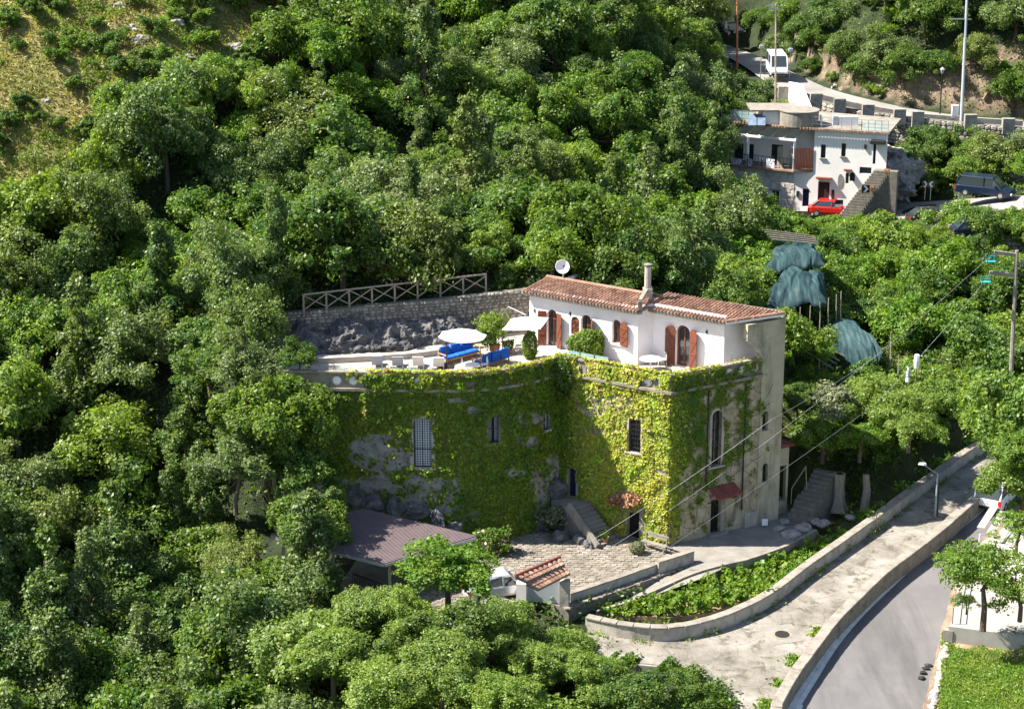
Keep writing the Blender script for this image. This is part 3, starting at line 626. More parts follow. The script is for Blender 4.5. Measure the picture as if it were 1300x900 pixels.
door(RF, dr, 'dark', V); m = MB(); RF.box(m, dr[1]+.01, dr[1]+.3, 0, dr[3]+.15, -.1, .06); RF.box(m, dr[0]-.06, dr[1]+.3, dr[3]+.15, dr[3]+.32, -.1, .08); RF.box(m, dr[0]-.25, dr[1]+.4, -.05, .16, -.1, .35); m.build('door_surround', M['cap_stone'], V)
# little tiled canopy over the right-hand door
aw = arch_px(RF, 900, 934, 619, 638); za = dr[3]+.30; aw_ = thing('door_canopy', None, None); C.objects.unlink(aw_); bpy.data.objects.remove(aw_)
m = MB(); nb = 8
for k in range(nb):
    a = dr[0]-.25+(aw[1]-dr[0]+.1)*k/nb; b = a+(aw[1]-dr[0]+.1)/nb
    m.add([RF.p(a, za+.55, .0), RF.p((a+b)/2, za+.61, 0), RF.p(b, za+.55, 0), RF.p(a, za+.10, .95), RF.p((a+b)/2, za+.17, .95), RF.p(b, za+.10, .95), RF.p(a, za+.5, .0), RF.p(b, za+.5, 0), RF.p(a, za+.05, .95), RF.p(b, za+.05, .95)],
          [(0,3,4,1),(1,4,5,2),(6,7,9,8),(3,8,9,5,4),(0,6,8,3),(2,5,9,7)])
cn = m.build('canopy', M['dark_tile'], V); 
for u in (dr[0]-.2, aw[1]-.25): MB().bar(RF.p(u, za-.45, .02), RF.p(u, za+.07, .85), .06).build('bracket', M['iron'], cn)
m = MB(); m.tube([RF.p(wr[0]-.33, z, .07) for z in (ZT-.2, 5, 2.9)], .05, 6); m.build('downpipe', M['iron'], V)
m = MB(); m.tube([RF.p(uR-1.15, z, .07) for z in (ZT-.3, 5, 1.2)], .045, 6); m.build('downpipe', M['iron'], V)
m = MB(); RF.box(m, uR-.9, uR+.01, -.6, .95, -.1, .12); m.build('plinth', M['grey_plaster'], V)
# curved wing
ww = []
def wing_quad(m, i, z0, z1, d0=-.4, d1=0): W = Wall(wing[i+1], wing[i]); W.box(m, 0, W.L, z0, z1, d0, d1); return W
# cumulative positions along the wing, measured from the left end so that outward is towards the camera
wp = [Vector((p.x, p.y, 0)) for p in wing][::-1]; WL = [0]
for a, b in zip(wp[:-1], wp[1:]): WL.append(WL[-1]+(b-a).length)
def wing_at(u, z, d=0):
    j = 0
    while j < len(WL)-2 and WL[j+1] < u: j += 1
    a, b = wp[j], wp[j+1]; W = Wall(a, b); return W.p(u-WL[j], z, d), W.n
m = MB()
for j in range(len(wp)-1): W = Wall(wp[j], wp[j+1]); W.box(m, 0, W.L+.03, -2.5, ZT+.1, -.5, -.22+.0005*j)
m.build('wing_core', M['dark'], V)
def wing_px(px, py):
    best = None
    for j in range(len(wp)-1):
        W = Wall(wp[j], wp[j+1]); u, z = W.px(px, py)
        if -.01 <= u <= W.L+.01: best = (WL[j]+u, z); break
    return best
wo = []
for (x0, x1, yt, yb) in [(525.5,548,531,593), (620,634,528,563), (689,697.5,523,547)]:
    a = wing_px(x0, yb); b = wing_px(x1, yb); t_ = wing_px((x0+x1)/2, yt); wo.append((a[0], b[0], a[1], t_[1]))
m = MB(); cols = sorted(set([0, WL[-1]]+[o for w_ in wo for o in w_[:2]]+WL))
for a, b in zip(cols[:-1], cols[1:]):
    c = (a+b)/2; spans = [(-2.5, ZT+.1)]
    for w_ in wo:
        if w_[0] <= c <= w_[1]: spans = [(-2.5, w_[2]), (w_[3], ZT+.1)]
    pa, na = wing_at(a+1e-4, 0); pb, nb_ = wing_at(b-1e-4, 0)
    for z0, z1 in spans:
        m.hexa([(pa.x, pa.y, z0), (pb.x, pb.y, z0), (pb.x-na.x*.22, pb.y-na.y*.22, z0), (pa.x-na.x*.22, pa.y-na.y*.22, z0)], [(pa.x, pa.y, z1), (pb.x, pb.y, z1), (pb.x-na.x*.22, pb.y-na.y*.22, z1), (pa.x-na.x*.22, pa.y-na.y*.22, z1)])
m.build('wing_wall', M['wing_stone'], V)
for k, w_ in enumerate(wo):
    a, _ = wing_at(w_[0], 0); b, _ = wing_at(w_[1], 0); W = Wall(a, b); o = (0, W.L, w_[2], w_[3])
    frame_in(W, o, k == 0, M['iron'], V, -.16, .05, 1, (.36,) if k == 0 else (.5,), 'lattice_glass', rise=.22 if k == 0 else None, bars=0)
    if k == 0: surround(W, o, True, V, M['grey_plaster'], .22, .06, rise=.25)
    else: m = MB(); W.box(m, -.1, W.L+.1, o[2]-.12, o[2], -.1, .1); m.build('sill', M['grey_plaster'], V)
# terrace floor
tf = [(p.x, p.y) for p in wing]+[(BW0.x, BW0.y-.1), (BW1.x, BW1.y-.1), (6.5, 124.8), (RE.x-.9, RE.y+4.4), (RE.x-.05, RE.y+.05), (F_.x, F_.y)]
m = MB(); m.prism(tf[::-1], ZT-.3, ZT); m.build('terrace_floor', M['pale_stone'], V)
# parapet: panels with round openings, ledge below and coping above
ledge_path = [Vector((p.x, p.y, 0)) for p in wing][::-1]+[Vector((F_.x, F_.y, 0)), Vector((Rr.x, Rr.y, 0))]
def ledge(m, w0, w1, z0, z1):
    n_ = len(ledge_path); ring = []
    for i, p in enumerate(ledge_path):
        a = (p-ledge_path[i-1]).normalized() if i else None; b = (ledge_path[i+1]-p).normalized() if i < n_-1 else None
        na = Vector((a.y, -a.x, 0)) if a else None; nb2 = Vector((b.y, -b.x, 0)) if b else None
        if na and nb2: s = na+nb2; s = s/(s.dot(na))
        else: s = na or nb2
        ring.append((p+s*w0, p+s*w1))
    base = len(m.v)
    for a, b in ring: m.v += [(a.x,a.y,z0),(b.x,b.y,z0),(b.x,b.y,z1),(a.x,a.y,z1)]
    for i in range(n_-1):
        for k in range(4): m.f.append((base+i*4+k, base+i*4+(k+1)%4, base+i*4+4+(k+1)%4, base+i*4+4+k))
    m.f.append((base, base+3, base+2, base+1)); e = base+(n_-1)*4; m.f.append((e, e+1, e+2, e+3))
m = MB(); ledge(m, -.3, .22, ZT-.08, ZT+.08); m.build('ledge', M['mossy_wall'], V)
m = MB(); ledge(m, -.2, .0, ZT+.08, ZT+.93); m.build('parapet', M['mossy_wall'], V)
m = MB(); ledge(m, -.26, .10, ZT+.93, ZT+1.04); m.build('parapet_coping', M['mossy_wall'], V)
tot = [(Wall(ledge_path[i], ledge_path[i+1])) for i in range(len(ledge_path)-1)]
acc = 0; nxt = .55
for W in tot:
    while nxt < acc+W.L-.3:
        u = nxt-acc
        if u > .3:
            m = MB(); ring = []; c = ZT+.50
            W.slab(m, [(u+.36*math.cos(t), c+.36*math.sin(t)) for t in [2*math.pi*k/16 for k in range(16)]], [[(u+.26*math.cos(t), c+.26*math.sin(t)) for t in [2*math.pi*k/16 for k in range(16)]]], -.05, .05)
            m.build('ring_ornament', M['cap_stone'], V)
            m = MB(); W.slab(m, [(u+.26*math.cos(t), c+.26*math.sin(t)) for t in [2*math.pi*k/12 for k in range(12)]], [], -.05, .012); m.build('disc', M['white_plaster'], V)
        nxt += .95
    acc += W.L
m = MB(); W = Wall(F_, Rr); W.box(m, -.06, .42, ZT+.08, ZT+1.0, -.3, .06); W.box(m, -.1, .5, ZT+1.0, ZT+1.1, -.34, .1); m.build('corner_pier', M['grey_plaster'], V)
# upper storey
WA, WS, WB2 = Wall(U1, U2), Wall(U2, U3), Wall(U3, U4)
def opx(W, x0, x1, yt, yb): return arch_px(W, x0, x1, yt, yb)
ze = 12.75
dm = opx(WA, 694, 707.5, 394, 443); dm = (dm[0], dm[1], ZT+.02, dm[3]+.05)
wa = opx(WA, 725, 735.5, 402, 425); wb = opx(WA, 737.5, 751, 400, 425); zz = wa[2]; wa = (wa[0], wa[1], zz, wa[3]); wb = (wb[0], wb[1], zz, wb[3])
wc = opx(WA, 777, 788, 406, 436)
m = MB(); WA.slab(m, rect(0, WA.L, ZT-.1, ze+.3), [arch(*dm, rise=.45), arch(*wa), arch(*wb), arch(*wc)], -.3, 0); m.build('upper_wall', M['white_plaster'], V)
dn = opx(WB2, 857.5, 876, 413, 463); dn = (dn[0], dn[1], ZT+.02, dn[3])
m = MB(); WB2.slab(m, rect(-.0, WB2.L, ZT-.1, ze+.3), [arch(*dn)], -.3, 0); m.build('upper_wall', M['white_plaster'], V)
m = MB(); WS.slab(m, rect(0, WS.L, ZT-.1, ze+.35), [], -.3, -.003); m.build('side_wall', M['white_plaster'], V)
back = Vector((.55, .835)); U5 = U4+Vector((.83, .56))*2.4; WC = Wall(U4, U5); m = MB(); WC.slab(m, rect(0, WC.L, ZT-.1, ze+.2), [], -.3, -.003); m.build('side_wall', M['white_plaster'], V)
W5 = Wall(U5, Vector((Rr.x-.1, Rr.y+.75))); m = MB(); W5.slab(m, rect(0, W5.L, ZT-.1, ZT+2.2), [], -.25, -.004); m.build('side_wall', M['white_plaster'], V)
W6 = Wall(U5, U5+Vector((1.1, -.1))); m = MB(); W6.slab(m, rect(0, W6.L, ZT+2.2, ze+.0), [], -.2, -.006); m.build('side_wall', M['white_plaster'], V)
UB = U1+Vector((3.0, 4.5)); W0 = Wall(UB, U1); m = MB(); W0.slab(m, rect(0, W0.L, ZT-.1, ze+.1), [], -.3, -.004); m.build('side_wall', M['white_plaster'], V)
for W, hs in ((WA, 0), (WB2, 0)):
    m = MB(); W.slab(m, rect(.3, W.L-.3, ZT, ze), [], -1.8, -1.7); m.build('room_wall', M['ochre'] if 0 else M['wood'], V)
frame_in(WA, dm, True, M['wood'], V, -.2, .10, 1, (.75,), 'glass', 'door', rise=.45)
frame_in(WA, wa, True, M['wood'], V, -.12, .06, 0, (), 'glass'); frame_in(WA, wb, True, M['wood'], V, -.2, .07, 1, (.5,), 'glass'); frame_in(WA, wc, True, M['wood'], V, -.2, .06, 1, (), 'glass')
frame_in(WB2, dn, True, M['wood'], V, -.24, .12, 1, (), 'glass', 'door')
def shutter(W, u0, w_, z0, z1, arched, ang, hinge, label=None, d=.03):
    """board shutter with Z brace, hinged on side 'hinge' (-1 left, 1 right), opened by ang degrees from lying flat on the wall"""
    a = rad(ang)
    def q(x, z, t): # x from the hinge outward along the leaf, t thickness
        du = hinge*(x*math.cos(a)-0*math.sin(a)); dd = x*math.sin(a)+t*math.cos(a)
        return W.p(u0+du-hinge*t*math.sin(a)*0, z, d+dd)
    def plate(pts, t0, t1):
        m = MB(); n_ = len(pts); tr = tessellate_polygon([[Vector((p[0], p[1], 0)) for p in pts]])
        m.add([q(x, z, t1) for x, z in pts]+[q(x, z, t0) for x, z in pts], [tuple(x) for x in tr]+[(c_+n_, b_+n_, a_+n_) for a_, b_, c_ in tr]+[(i, (i+1) % n_, (i+1) % n_+n_, i+n_) for i in range(n_)]); return m
    s = plate(arch(0, w_, z0, z1, rise=min(w_/2, .4)) if arched else rect(0, w_, z0, z1), 0, .05).build('shutter', M['wood'], V)
    h = z1-z0; f = .08
    for zz0 in (z0+.03, z0+h*.36, z0+h*.68):
        plate(rect(.02, w_-.02, zz0, zz0+.11), .05, .085).build('rail', M['wood'], s)
    plate([(.05, z0+.14), (.14, z0+.14), (w_-.05, z0+h*.36), (w_-.14, z0+h*.36)], .05, .075).build('brace', M['wood'], s)
    plate([(.05, z0+h*.40), (.14, z0+h*.40), (w_-.05, z0+h*.68), (w_-.14, z0+h*.68)], .05, .075).build('brace', M['wood'], s)
    if label: s['label'] = label
    return s
wd = (dm[1]-dm[0])/2+.12
shutter(WA, dm[0], wd, dm[2], dm[3]-.15, False, 22, -1); shutter(WA, dm[1], wd, dm[2], dm[3]-.15, False, 26, 1)
shutter(WA, wa[0]+.03, wa[1]-wa[0]-.06, wa[2]+.02, wa[3]-.03, True, 0, 1, d=-.12); shutter(WA, wb[1], .55, wb[2], wb[3], True, 50, 1)
shutter(WA, wc[1], .62, wc[2]-.05, wc[3], True, 14, 1); shutter(WB2, dn[0], .62, ZT+.05, dn[3]-.1, True, 12, -1); shutter(WB2, dn[1], .62, ZT+.05, dn[3]-.1, True, 20, 1)
m = MB(); WA.box(m, wc[0]-.08, wc[1]+.12, wc[2]-.09, wc[2], -.1, .1); m.build('sill', M['white_plaster'], V)
m = MB(); WA.box(m, dm[0]-.3, dm[1]+.9, ZT, ZT+.15, -.2, .45); m.build('door_step', M['white_plaster'], V)
def lantern(W, u, z, par):
    m = MB(); m.bar(W.p(u, z, 0), W.p(u, z+.08, .2), .03); m.bar(W.p(u, z+.10, .2), W.p(u, z-.02, .2), .03); W.box(m, u-.05, u+.05, z-.1, z+.15, -.01, .02)
    a = m.build('wall_lantern', M['iron'], par); m = MB(); p = W.p(u, z-.26, .2); m.lathe(p, [(.04, 0), (.09, .18), (.11, .2), (.02, .27)], 6); m.build('lantern_glass', M['clear'], a)
for W, x, y in ((WA, 679, 395), (WA, 724, 399), (WB2, 897.5, 422)): u, z = W.px(x, y); lantern(W, u, z, V)
# roof: two slopes over the upper storey, covered with rows of barrel tiles
def roof(eA, eB, up, length, z0, z1, name='roof', dx0=0, par=None, tw=.225, th=.36, mt='tile', poly=None, ext=0):
    """eave from eA to eB (2D), rising along 2D unit vector up over 'length' from z0 to z1"""
    eA, eB = Vector((eA[0], eA[1])), Vector((eB[0], eB[1])); L = (eB-eA).length; d = (eB-eA)/L
    P_ = lambda u, v, h: Vector((eA.x+d.x*u+up.x*v*length, eA.y+d.y*u+up.y*v*length, z0+(z1-z0)*v+h))
    m = MB()
    if poly:
        zf = lambda o_: (lambda x, y: z0+(z1-z0)*((Vector((x, y))-eA).dot(up))/length+o_)
        m.prism(poly, zf(-.16), zf(-.02))
    else: m.hexa([P_(0,0,-.16), P_(L,0,-.16), P_(L,1,-.16), P_(0,1,-.16)], [P_(0,0,-.02), P_(L,0,-.02), P_(L,1,-.02), P_(0,1,-.02)])
    r = m.build(name, M['cap_stone'], par)
    L += ext; m = MB(); nc = int(L/tw); nr = max(2, int(length/th))
    for i in range(nc):
        c = (i+.5)*L/nc
        for j in range(nr):
            v0 = j/nr-.03; v1 = (j+1)/nr+.02; w0 = tw*.38; jt = R_.uniform(-.015, .015); lift = R_.uniform(0, .012); pr_ = [(-1, 0), (-.7, .07), (0, .105), (.7, .07), (1, 0)]
            if poly:
                q_ = P_(c, (v0+v1)/2, 0)
                if not inside(np.array([q_.x]), np.array([q_.y]), poly)[0]: continue
            vs = [P_(c+jt+w0*a, v0, b+.028+lift) for a, b in pr_]+[P_(c+jt+w0*.82*a, v1, b*.85) for a, b in pr_]
            m.add(vs, [(k, k+1, k+6, k+5) for k in range(4)]+[(4, 3, 2, 1, 0)])
    t_ = m.build('roof_tiles', M[mt], r); t_['kind'] = 'stuff'
    return r
fa_ = (U2-U1).normalized(); upA = Vector((-fa_.y, fa_.x)); na_ = -upA
fb_ = (U4-U3).normalized(); upB = Vector((-fb_.y, fb_.x))
eA0 = U1-fa_*.3-upA*.42; eA1 = U2+fa_*.25-upA*.42
eB0 = U3-fb_*.45-upB*.42; eB1 = U4+fb_*.3-upB*.42
roof(eA0, eA1, upA, 2.8, ze+.20, ze+.46, par=V)
E3_, E4_ = Vector((16.0, 115.75)), Vector((15.9, 116.2)); rb = eB0+upB*2.8
roof(eB0, eB1, upB, 2.8, ze+.12, ze+.42, par=V, poly=[tuple(eB0), tuple(eB1), tuple(E3_), tuple(E4_), tuple(rb)], ext=3.8)
m = MB(); m.bar((eB1.x, eB1.y, ze+.06), (E3_.x, E3_.y, ze+.30), .14, .12); m.build('verge_board', M['white_plaster'], V)
m = MB(); m.tube([(eB1.x, eB1.y, ze+.2), (E3_.x, E3_.y, ze+.42)], .10, 8); m.build('verge_tiles', M['tile'], V)
gA = eA0+upA*2.8; gB = eA1+upA*2.8
m = MB(); m.tube([Vector((gA.x, gA.y, ze+.55)), Vector((gB.x, gB.y, ze+.55))], .11, 8); m.build('ridge_tiles', M['tile'], V)
m = MB(); m.prism([tuple(p) for p in [eA0+upA*2.8, eA1+upA*2.8, eA1+upA*6.5, eA0+upA*6.5]], lambda x, y: ze+.22-.3*max(0, (Vector((x, y))-eA0).dot(upA)-2.8), lambda x, y: ze+.42-.3*max(0, (Vector((x, y))-eA0).dot(upA)-2.8)); m.build('rear_roof', M['tile'], V)
m = MB(); m.prism([tuple(p) for p in [rb, E3_, E3_+Vector((-1.4, 2.2)), eB0+upB*5.0]], lambda x, y: ze+.2-.3*max(0, (Vector((x, y))-eB0).dot(upB)-2.8), lambda x, y: ze+.38-.3*max(0, (Vector((x, y))-eB0).dot(upB)-2.8)); m.build('rear_roof', M['tile'], V)
# saw-tooth eaves of tile ends
def teeth(W, n_, z, d, par, name):
    m = MB(); st_ = W.L/n_
    for k in range(n_): W.box(m, st_*(k+.2), st_*(k+.75), z, z+.07, 0, d)
    o = m.build(name, M['tile'], par); return o
teeth(WA, 62, ze-.03, .3, V, 'tile_eave'); teeth(WB2, 34, ze-.11, .3, V, 'tile_eave')
m = MB(); WA.box(m, -.25, WA.L+.2, ze+.05, ze+.08, 0, .36); WB2.box(m, -.3, WB2.L+.2, ze-.03, ze+.0, 0, .36); m.build('eave_board', M['white_plaster'], V)
cb = PY(822, 372, 119.0); ct_ = PY(822, 336, 119.0)
m = MB(); m.box(cb.x-.28, cb.x+.28, cb.y-.28, cb.y+.28, ze, cb.z+.3); c_ = m.build('chimney_base', M['grey_plaster'], V)
m = MB(); m.tube([cb, (cb.x, cb.y, ct_.z-.1)], .2, 12); c_ = m.build('chimney', M['grey_plaster'], V)
m = MB(); m.lathe((cb.x, cb.y, ct_.z-.1), [(.17, 0), (.17, .06), (.26, .07), (.26, .13), (.05, .2)], 12); m.build('chimney_cap', M['cap_stone'], c_)
cq = PY(812.5, 392, 117.0); m = MB(); m.box(cq.x-.13, cq.x+.13, cq.y-.1, cq.y+.16, ze, ze+.78); m.bar((cq.x, cq.y, ze+.8), (cb.x-.1, cb.y-.3, ze+1.0), .22, .16); m.build('small_flue', M['cap_stone'], V)
# satellite dish
sb_ = PY(715, 368, 123.2); t = thing('satellite_dish', 'white round satellite dish on a pole above the left end of the tiled roof', 'satellite dish', (sb_.x, sb_.y, 12.8))
tp = PY(714.5, 347, 123.2); m = MB(); m.tube([(sb_.x, sb_.y, 9.6), (sb_.x, sb_.y, tp.z)], .045, 8); m.build('pole', M['steel'], t)
ax = Vector((.15, -.93, .35)).normalized(); cc = PY(714.2, 338.5, 123.0); a1 = ax.cross(Vector((0,0,1))).normalized(); a2 = ax.cross(a1)
m = MB(); rings = [(0, -.12), (.18, -.10), (.32, -.05), (.44, 0)]
m.v.append(tuple(cc+ax*-.12))
for r_, h in rings[1:]:
    for k in range(20): tt = k*math.pi/10; m.v.append(tuple(cc+ax*h+(a1*math.cos(tt)+a2*math.sin(tt))*r_))
for k in range(20): m.f.append((0, 1+k, 1+(k+1) % 20))
for j in range(2):
    for k in range(20): m.f.append((1+j*20+k, 1+(j+1)*20+k, 1+(j+1)*20+(k+1) % 20, 1+j*20+(k+1) % 20))
o = m.build('dish', M['white_metal'], t); md = o.modifiers.new('s', 'SOLIDIFY'); md.thickness = .02
m = MB(); m.tube([cc+a2*.42, cc+ax*.42], .015, 6); m.tube([cc+ax*.38, cc+ax*.48], .05, 8); m.build('feed_arm', M['iron'], t)
# lean-to at the back corner
RE3 = RF.p(RF.L, 0); A_ = RF.p(RF.L+.02, 0, -.6); LW = Wall(A_, A_+Vector((RF.d.x, RF.d.y, 0))*1.15)
t = thing('lean_to_shed', 'small cream lean-to with tiled roof and dark doorway behind the villa', 'shed', A_)
zl = LW.px(998, 566)[1]; zb = LW.px(994, 636)[1]; do_ = arch_px(LW, 991.5, 997.5, 591, 636); do_ = (.03, max(.4, do_[1]), do_[2], do_[3])
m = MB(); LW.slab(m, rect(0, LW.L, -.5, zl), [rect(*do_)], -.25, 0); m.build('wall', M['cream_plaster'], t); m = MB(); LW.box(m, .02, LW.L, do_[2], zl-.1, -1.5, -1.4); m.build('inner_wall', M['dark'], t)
m = MB(); LW.slab(m, [(-.02, zl+.0), (LW.L+.25, zl), (LW.L+.25, zl+.09), (-.02, zl+.3)], [], -1.8, .25); m.build('roof', M['dark_tile'], t)
# ---------------------------------------------------------------- ivy
def ivy(name, label, pts, nrm, mt, size, seed, spread=.16):
    rs = np.random.RandomState(seed); P = np.array(pts); N = np.array(nrm)
    bn = np.array([mn.fractal(Vector(p)*1.6, 1, 2, 3) for p in P]); P = P+N*(.05+spread*np.clip(.5+bn, 0, 1.4)*rs.rand(len(P)))[:, None]
    N2 = N+np.array([0, 0, .35]); V_, Fc = leaves(P, N2, size, rs, .8, .38); me = npmesh(name, V_, Fc)
    o = link_mesh(name, me, mt); return tag(o, label, 'ivy', kind='stuff')
def inell(x, y, e): return ((x-e[0])/e[2])**2+((y-e[1])/e[3])**2 < 1
def cover(kind, px, py, p):
    nz = mn.fractal(Vector(p)*.9, 1, 2, 5)*1.3; n1 = mn.noise(Vector(p)*.35)
    if kind == 'west':
        for e in ((770, 511, 36, 14), (806, 550, 9, 27), (764, 548, 26, 6), (806, 672, 13, 26), (830, 700, 32, 12), (735, 488, 12, 5), (825, 488, 14, 8), (752, 520, 18, 6), (838, 600, 9, 6), (748, 500, 9, 5)):
            if inell(px+nz*10, py+nz*8, e): return .12 if nz < .45 else .6
        if inell(px, py, (727, 616, 9, 24)) or inell(px, py, (700, 640, 22, 45)): return 0.0 if nz < .3 else .5
        return 1.0 if nz < .75 else .35
    if kind == 'wing':
        for e in ((486, 574, 46, 25), (536, 563, 15, 36), (627, 548, 10, 22), (693, 537, 7, 16), (672, 531, 16, 9), (672, 560, 12, 8), (655, 600, 12, 7), (600, 520, 8, 5), (580, 508, 14, 4)):
            if inell(px, py, e): return 0.04 if nz < .35 else .5
        if py > 606+nz*14 and px < 590+nz*25: return .35 if nz > 0 else .05
        if inell(px, py, (700, 620, 30, 45)): return .1 if nz < .25 else .8
        return 1.0 if nz < .9 else .3
    if kind == 'south':
        for e in ((909, 556, 11, 40), (908, 662, 12, 30), (917, 628, 20, 12)):
            if inell(px, py, e): return 0
        t_ = (px-852)/115; top = (py-495)/180
        d = 1.15-t_*1.15-max(0, top-.45)*1.7+nz*.95+(.25 if abs(px-945) < 9 and nz > -.1 else 0)+(.5 if px < 862 else 0)
        return max(0, min(.9, (d-.22)*1.05))
rs = np.random.RandomState(3); buck = {k: ([], []) for k in ('sun_tint', 'green', 'red', 'wing', 'south')}
for _ in range(30000):
    u, z = rs.rand()*LF.L, .0+rs.rand()*(ZT-.1); p = LF.p(u, z); x, y = proj(p)
    if rs.rand() > cover('west', x, y, p) or any(a-.03 < u < b+.03 and c < z < d-.25*(d > 5) for a, b, c, d in (wl, dl, db)): continue
    k = 'sun_tint' if x+rs.normal(0, 9) > 722+(y-480)*.12 else 'green'  # sunlit side of the wall gets the leaf colour with sunlight in it
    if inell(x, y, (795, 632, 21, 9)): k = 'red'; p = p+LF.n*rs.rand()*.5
    elif rs.rand() < .07 and k == 'sun_tint' : k = 'red'
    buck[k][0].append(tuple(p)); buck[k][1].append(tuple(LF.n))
for _ in range(62000):
    u, z = rs.rand()*WL[-1], -.4+rs.rand()*(ZT+.2); p, nn = wing_at(u, z); x, y = proj(p)
    if x < 385 or rs.rand() > cover('wing', x, y, p) or any(a-.02 < u < b+.02 and c < z < d for a, b, c, d in wo): continue
    k = 'red' if rs.rand() < (.03 if y > 500 else .08) else 'wing'
    buck[k][0].append(tuple(p)); buck[k][1].append(tuple(nn))
for _ in range(30000):
    u, z = rs.rand()*(uR+1.0), .3+rs.rand()*(ZT-.3); p = RF.p(u, z, .02); x, y = proj(p)
    if x > 975 or rs.rand() > cover('south', x, y, p): continue
    k = 'sun_tint' if rs.rand() < .75-(x-852)/30 else 'south'; buck[k][0].append(tuple(p)); buck[k][1].append(tuple(RF.n))
# on the parapet itself
for W in tot:
    a_, b_ = W.A, W.A+W.d*W.L
    for _ in range(int(W.L*950)):
        u = rs.rand()*W.L; z = ZT-.25+rs.rand()*1.4; dd = -.2+rs.rand()*.35 if z > ZT+1.0 else .06; p = W.p(u, min(z, ZT+1.10), dd); x, y = proj(p); nz = mn.fractal(Vector(p)*1.5, 1, 2, 4)
        north = W.A.x < 2.8; lit = W is tot[-2]
        if W is tot[-1]: ok = rs.rand() < max(.03, .75-(x-852)/140+nz*.6)
        elif lit: ok = nz > -.35 and not (inell(x, y, (742, 486, 12, 6)) or inell(x, y, (824, 488, 12, 8)))
        else: ok = (x > 470 and nz > -.45) or (x > 440 and nz > .1)
        if not ok: continue
        k = 'sun_tint' if (lit or z > ZT+.9) else 'wing'  # sunlit stretch and parapet top get the leaf colour brightened for sun
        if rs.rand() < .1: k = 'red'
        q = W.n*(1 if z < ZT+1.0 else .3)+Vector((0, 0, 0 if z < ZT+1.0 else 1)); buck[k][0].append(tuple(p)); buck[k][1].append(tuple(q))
ivy('climbing_ivy', 'yellow-green sunlit creeper covering the front wall of the villa by the dark door', *buck['sun_tint'], M['ivy_sun_tint'], .15, 1)
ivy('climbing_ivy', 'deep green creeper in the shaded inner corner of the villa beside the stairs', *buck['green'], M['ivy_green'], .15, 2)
ivy('climbing_ivy', 'reddish creeper leaves, thickest in a clump over the dark courtyard door', *buck['red'], M['ivy_red'], .14, 3)
ivy('climbing_ivy', 'dense green creeper covering the long curved wing under the terrace', *buck['wing'], M['ivy_green'], .16, 4, .22)
ivy('climbing_ivy', 'thin straggling creeper on the shaded plaster wall with the tall arched window', *buck['south'], M['ivy_green'], .13, 5, .06)
# bare stems creeping over the plaster
m = MB()
for k in range(70):
    u, z = rs.rand()*uR, 1+rs.rand()*(ZT-2); a = rs.rand()*2*math.pi; pts = []
    for j in range(7):
        pts.append(RF.p(min(max(u, .1), uR+.9), min(max(z, .3), ZT-.15), .035)); a += rs.normal(0, .35); u += math.cos(a)*.35; z += math.sin(a)*.3
    m.tube(pts, .012, 3, False)
tag(m.build('ivy_stems', M['bark']), 'web of bare brown creeper stems over the shaded plaster wall', 'ivy stems', kind='stuff')
# ---------------------------------------------------------------- retaining wall and rocks behind the terrace, timber fence
t = thing('retaining_wall', 'tall rubble stone wall closing the back of the villa terrace', 'wall', (BW0.x, BW0.y, ZT))
bwp = [Vector((BW0.x, BW0.y, 0)), Vector((-10, 121.5, 0)), Vector((-4, 122.9, 0)), Vector((BW1.x, BW1.y, 0)), Vector((7, 125.6, 0))]
zw = lambda x: 11.75+(x+14)*.033
m = MB(); bs = resample(bwp, 40)
for a, b in zip(bs[:-1], bs[1:]): d = (b-a).normalized(); nn = Vector((d.y, -d.x, 0)); h = zw(a.x)-.02; h2 = zw(b.x)-.02; m.hexa([(a.x, a.y, 6), (b.x, b.y, 6), (b.x-nn.x*.5, b.y-nn.y*.5, 6), (a.x-nn.x*.5, a.y-nn.y*.5, 6)], [(a.x, a.y, h), (b.x, b.y, h2), (b.x-nn.x*.5, b.y-nn.y*.5, h2), (a.x-nn.x*.5, a.y-nn.y*.5, h)])
m.build('wall_body', M['mortar'], t)
Ls = sum((b-a).length for a, b in zip(bs[:-1], bs[1:]))
stone_face(bs, 9.3, 12.5, .26, 'stones', M['stone'], t, depth=.08, top=lambda u: zw(-14.5+u*.97)-.1)
m = MB(); bc = [Vector((-13.5, 117.4, 0)), Vector((-9, 118.1, 0)), Vector((-5.4, 119.0, 0)), Vector((-2.6, 120.9, 0))]
t = thing('stone_bench', 'long low stone kerb running along the foot of the terrace rocks', 'kerb', (bc[0].x, bc[0].y, ZT)); m = MB(); strip_wall(m, resample(bc, 16), .5, ZT-.1, ZT+.35); m.build('bench_body', M['grey_plaster'], t)
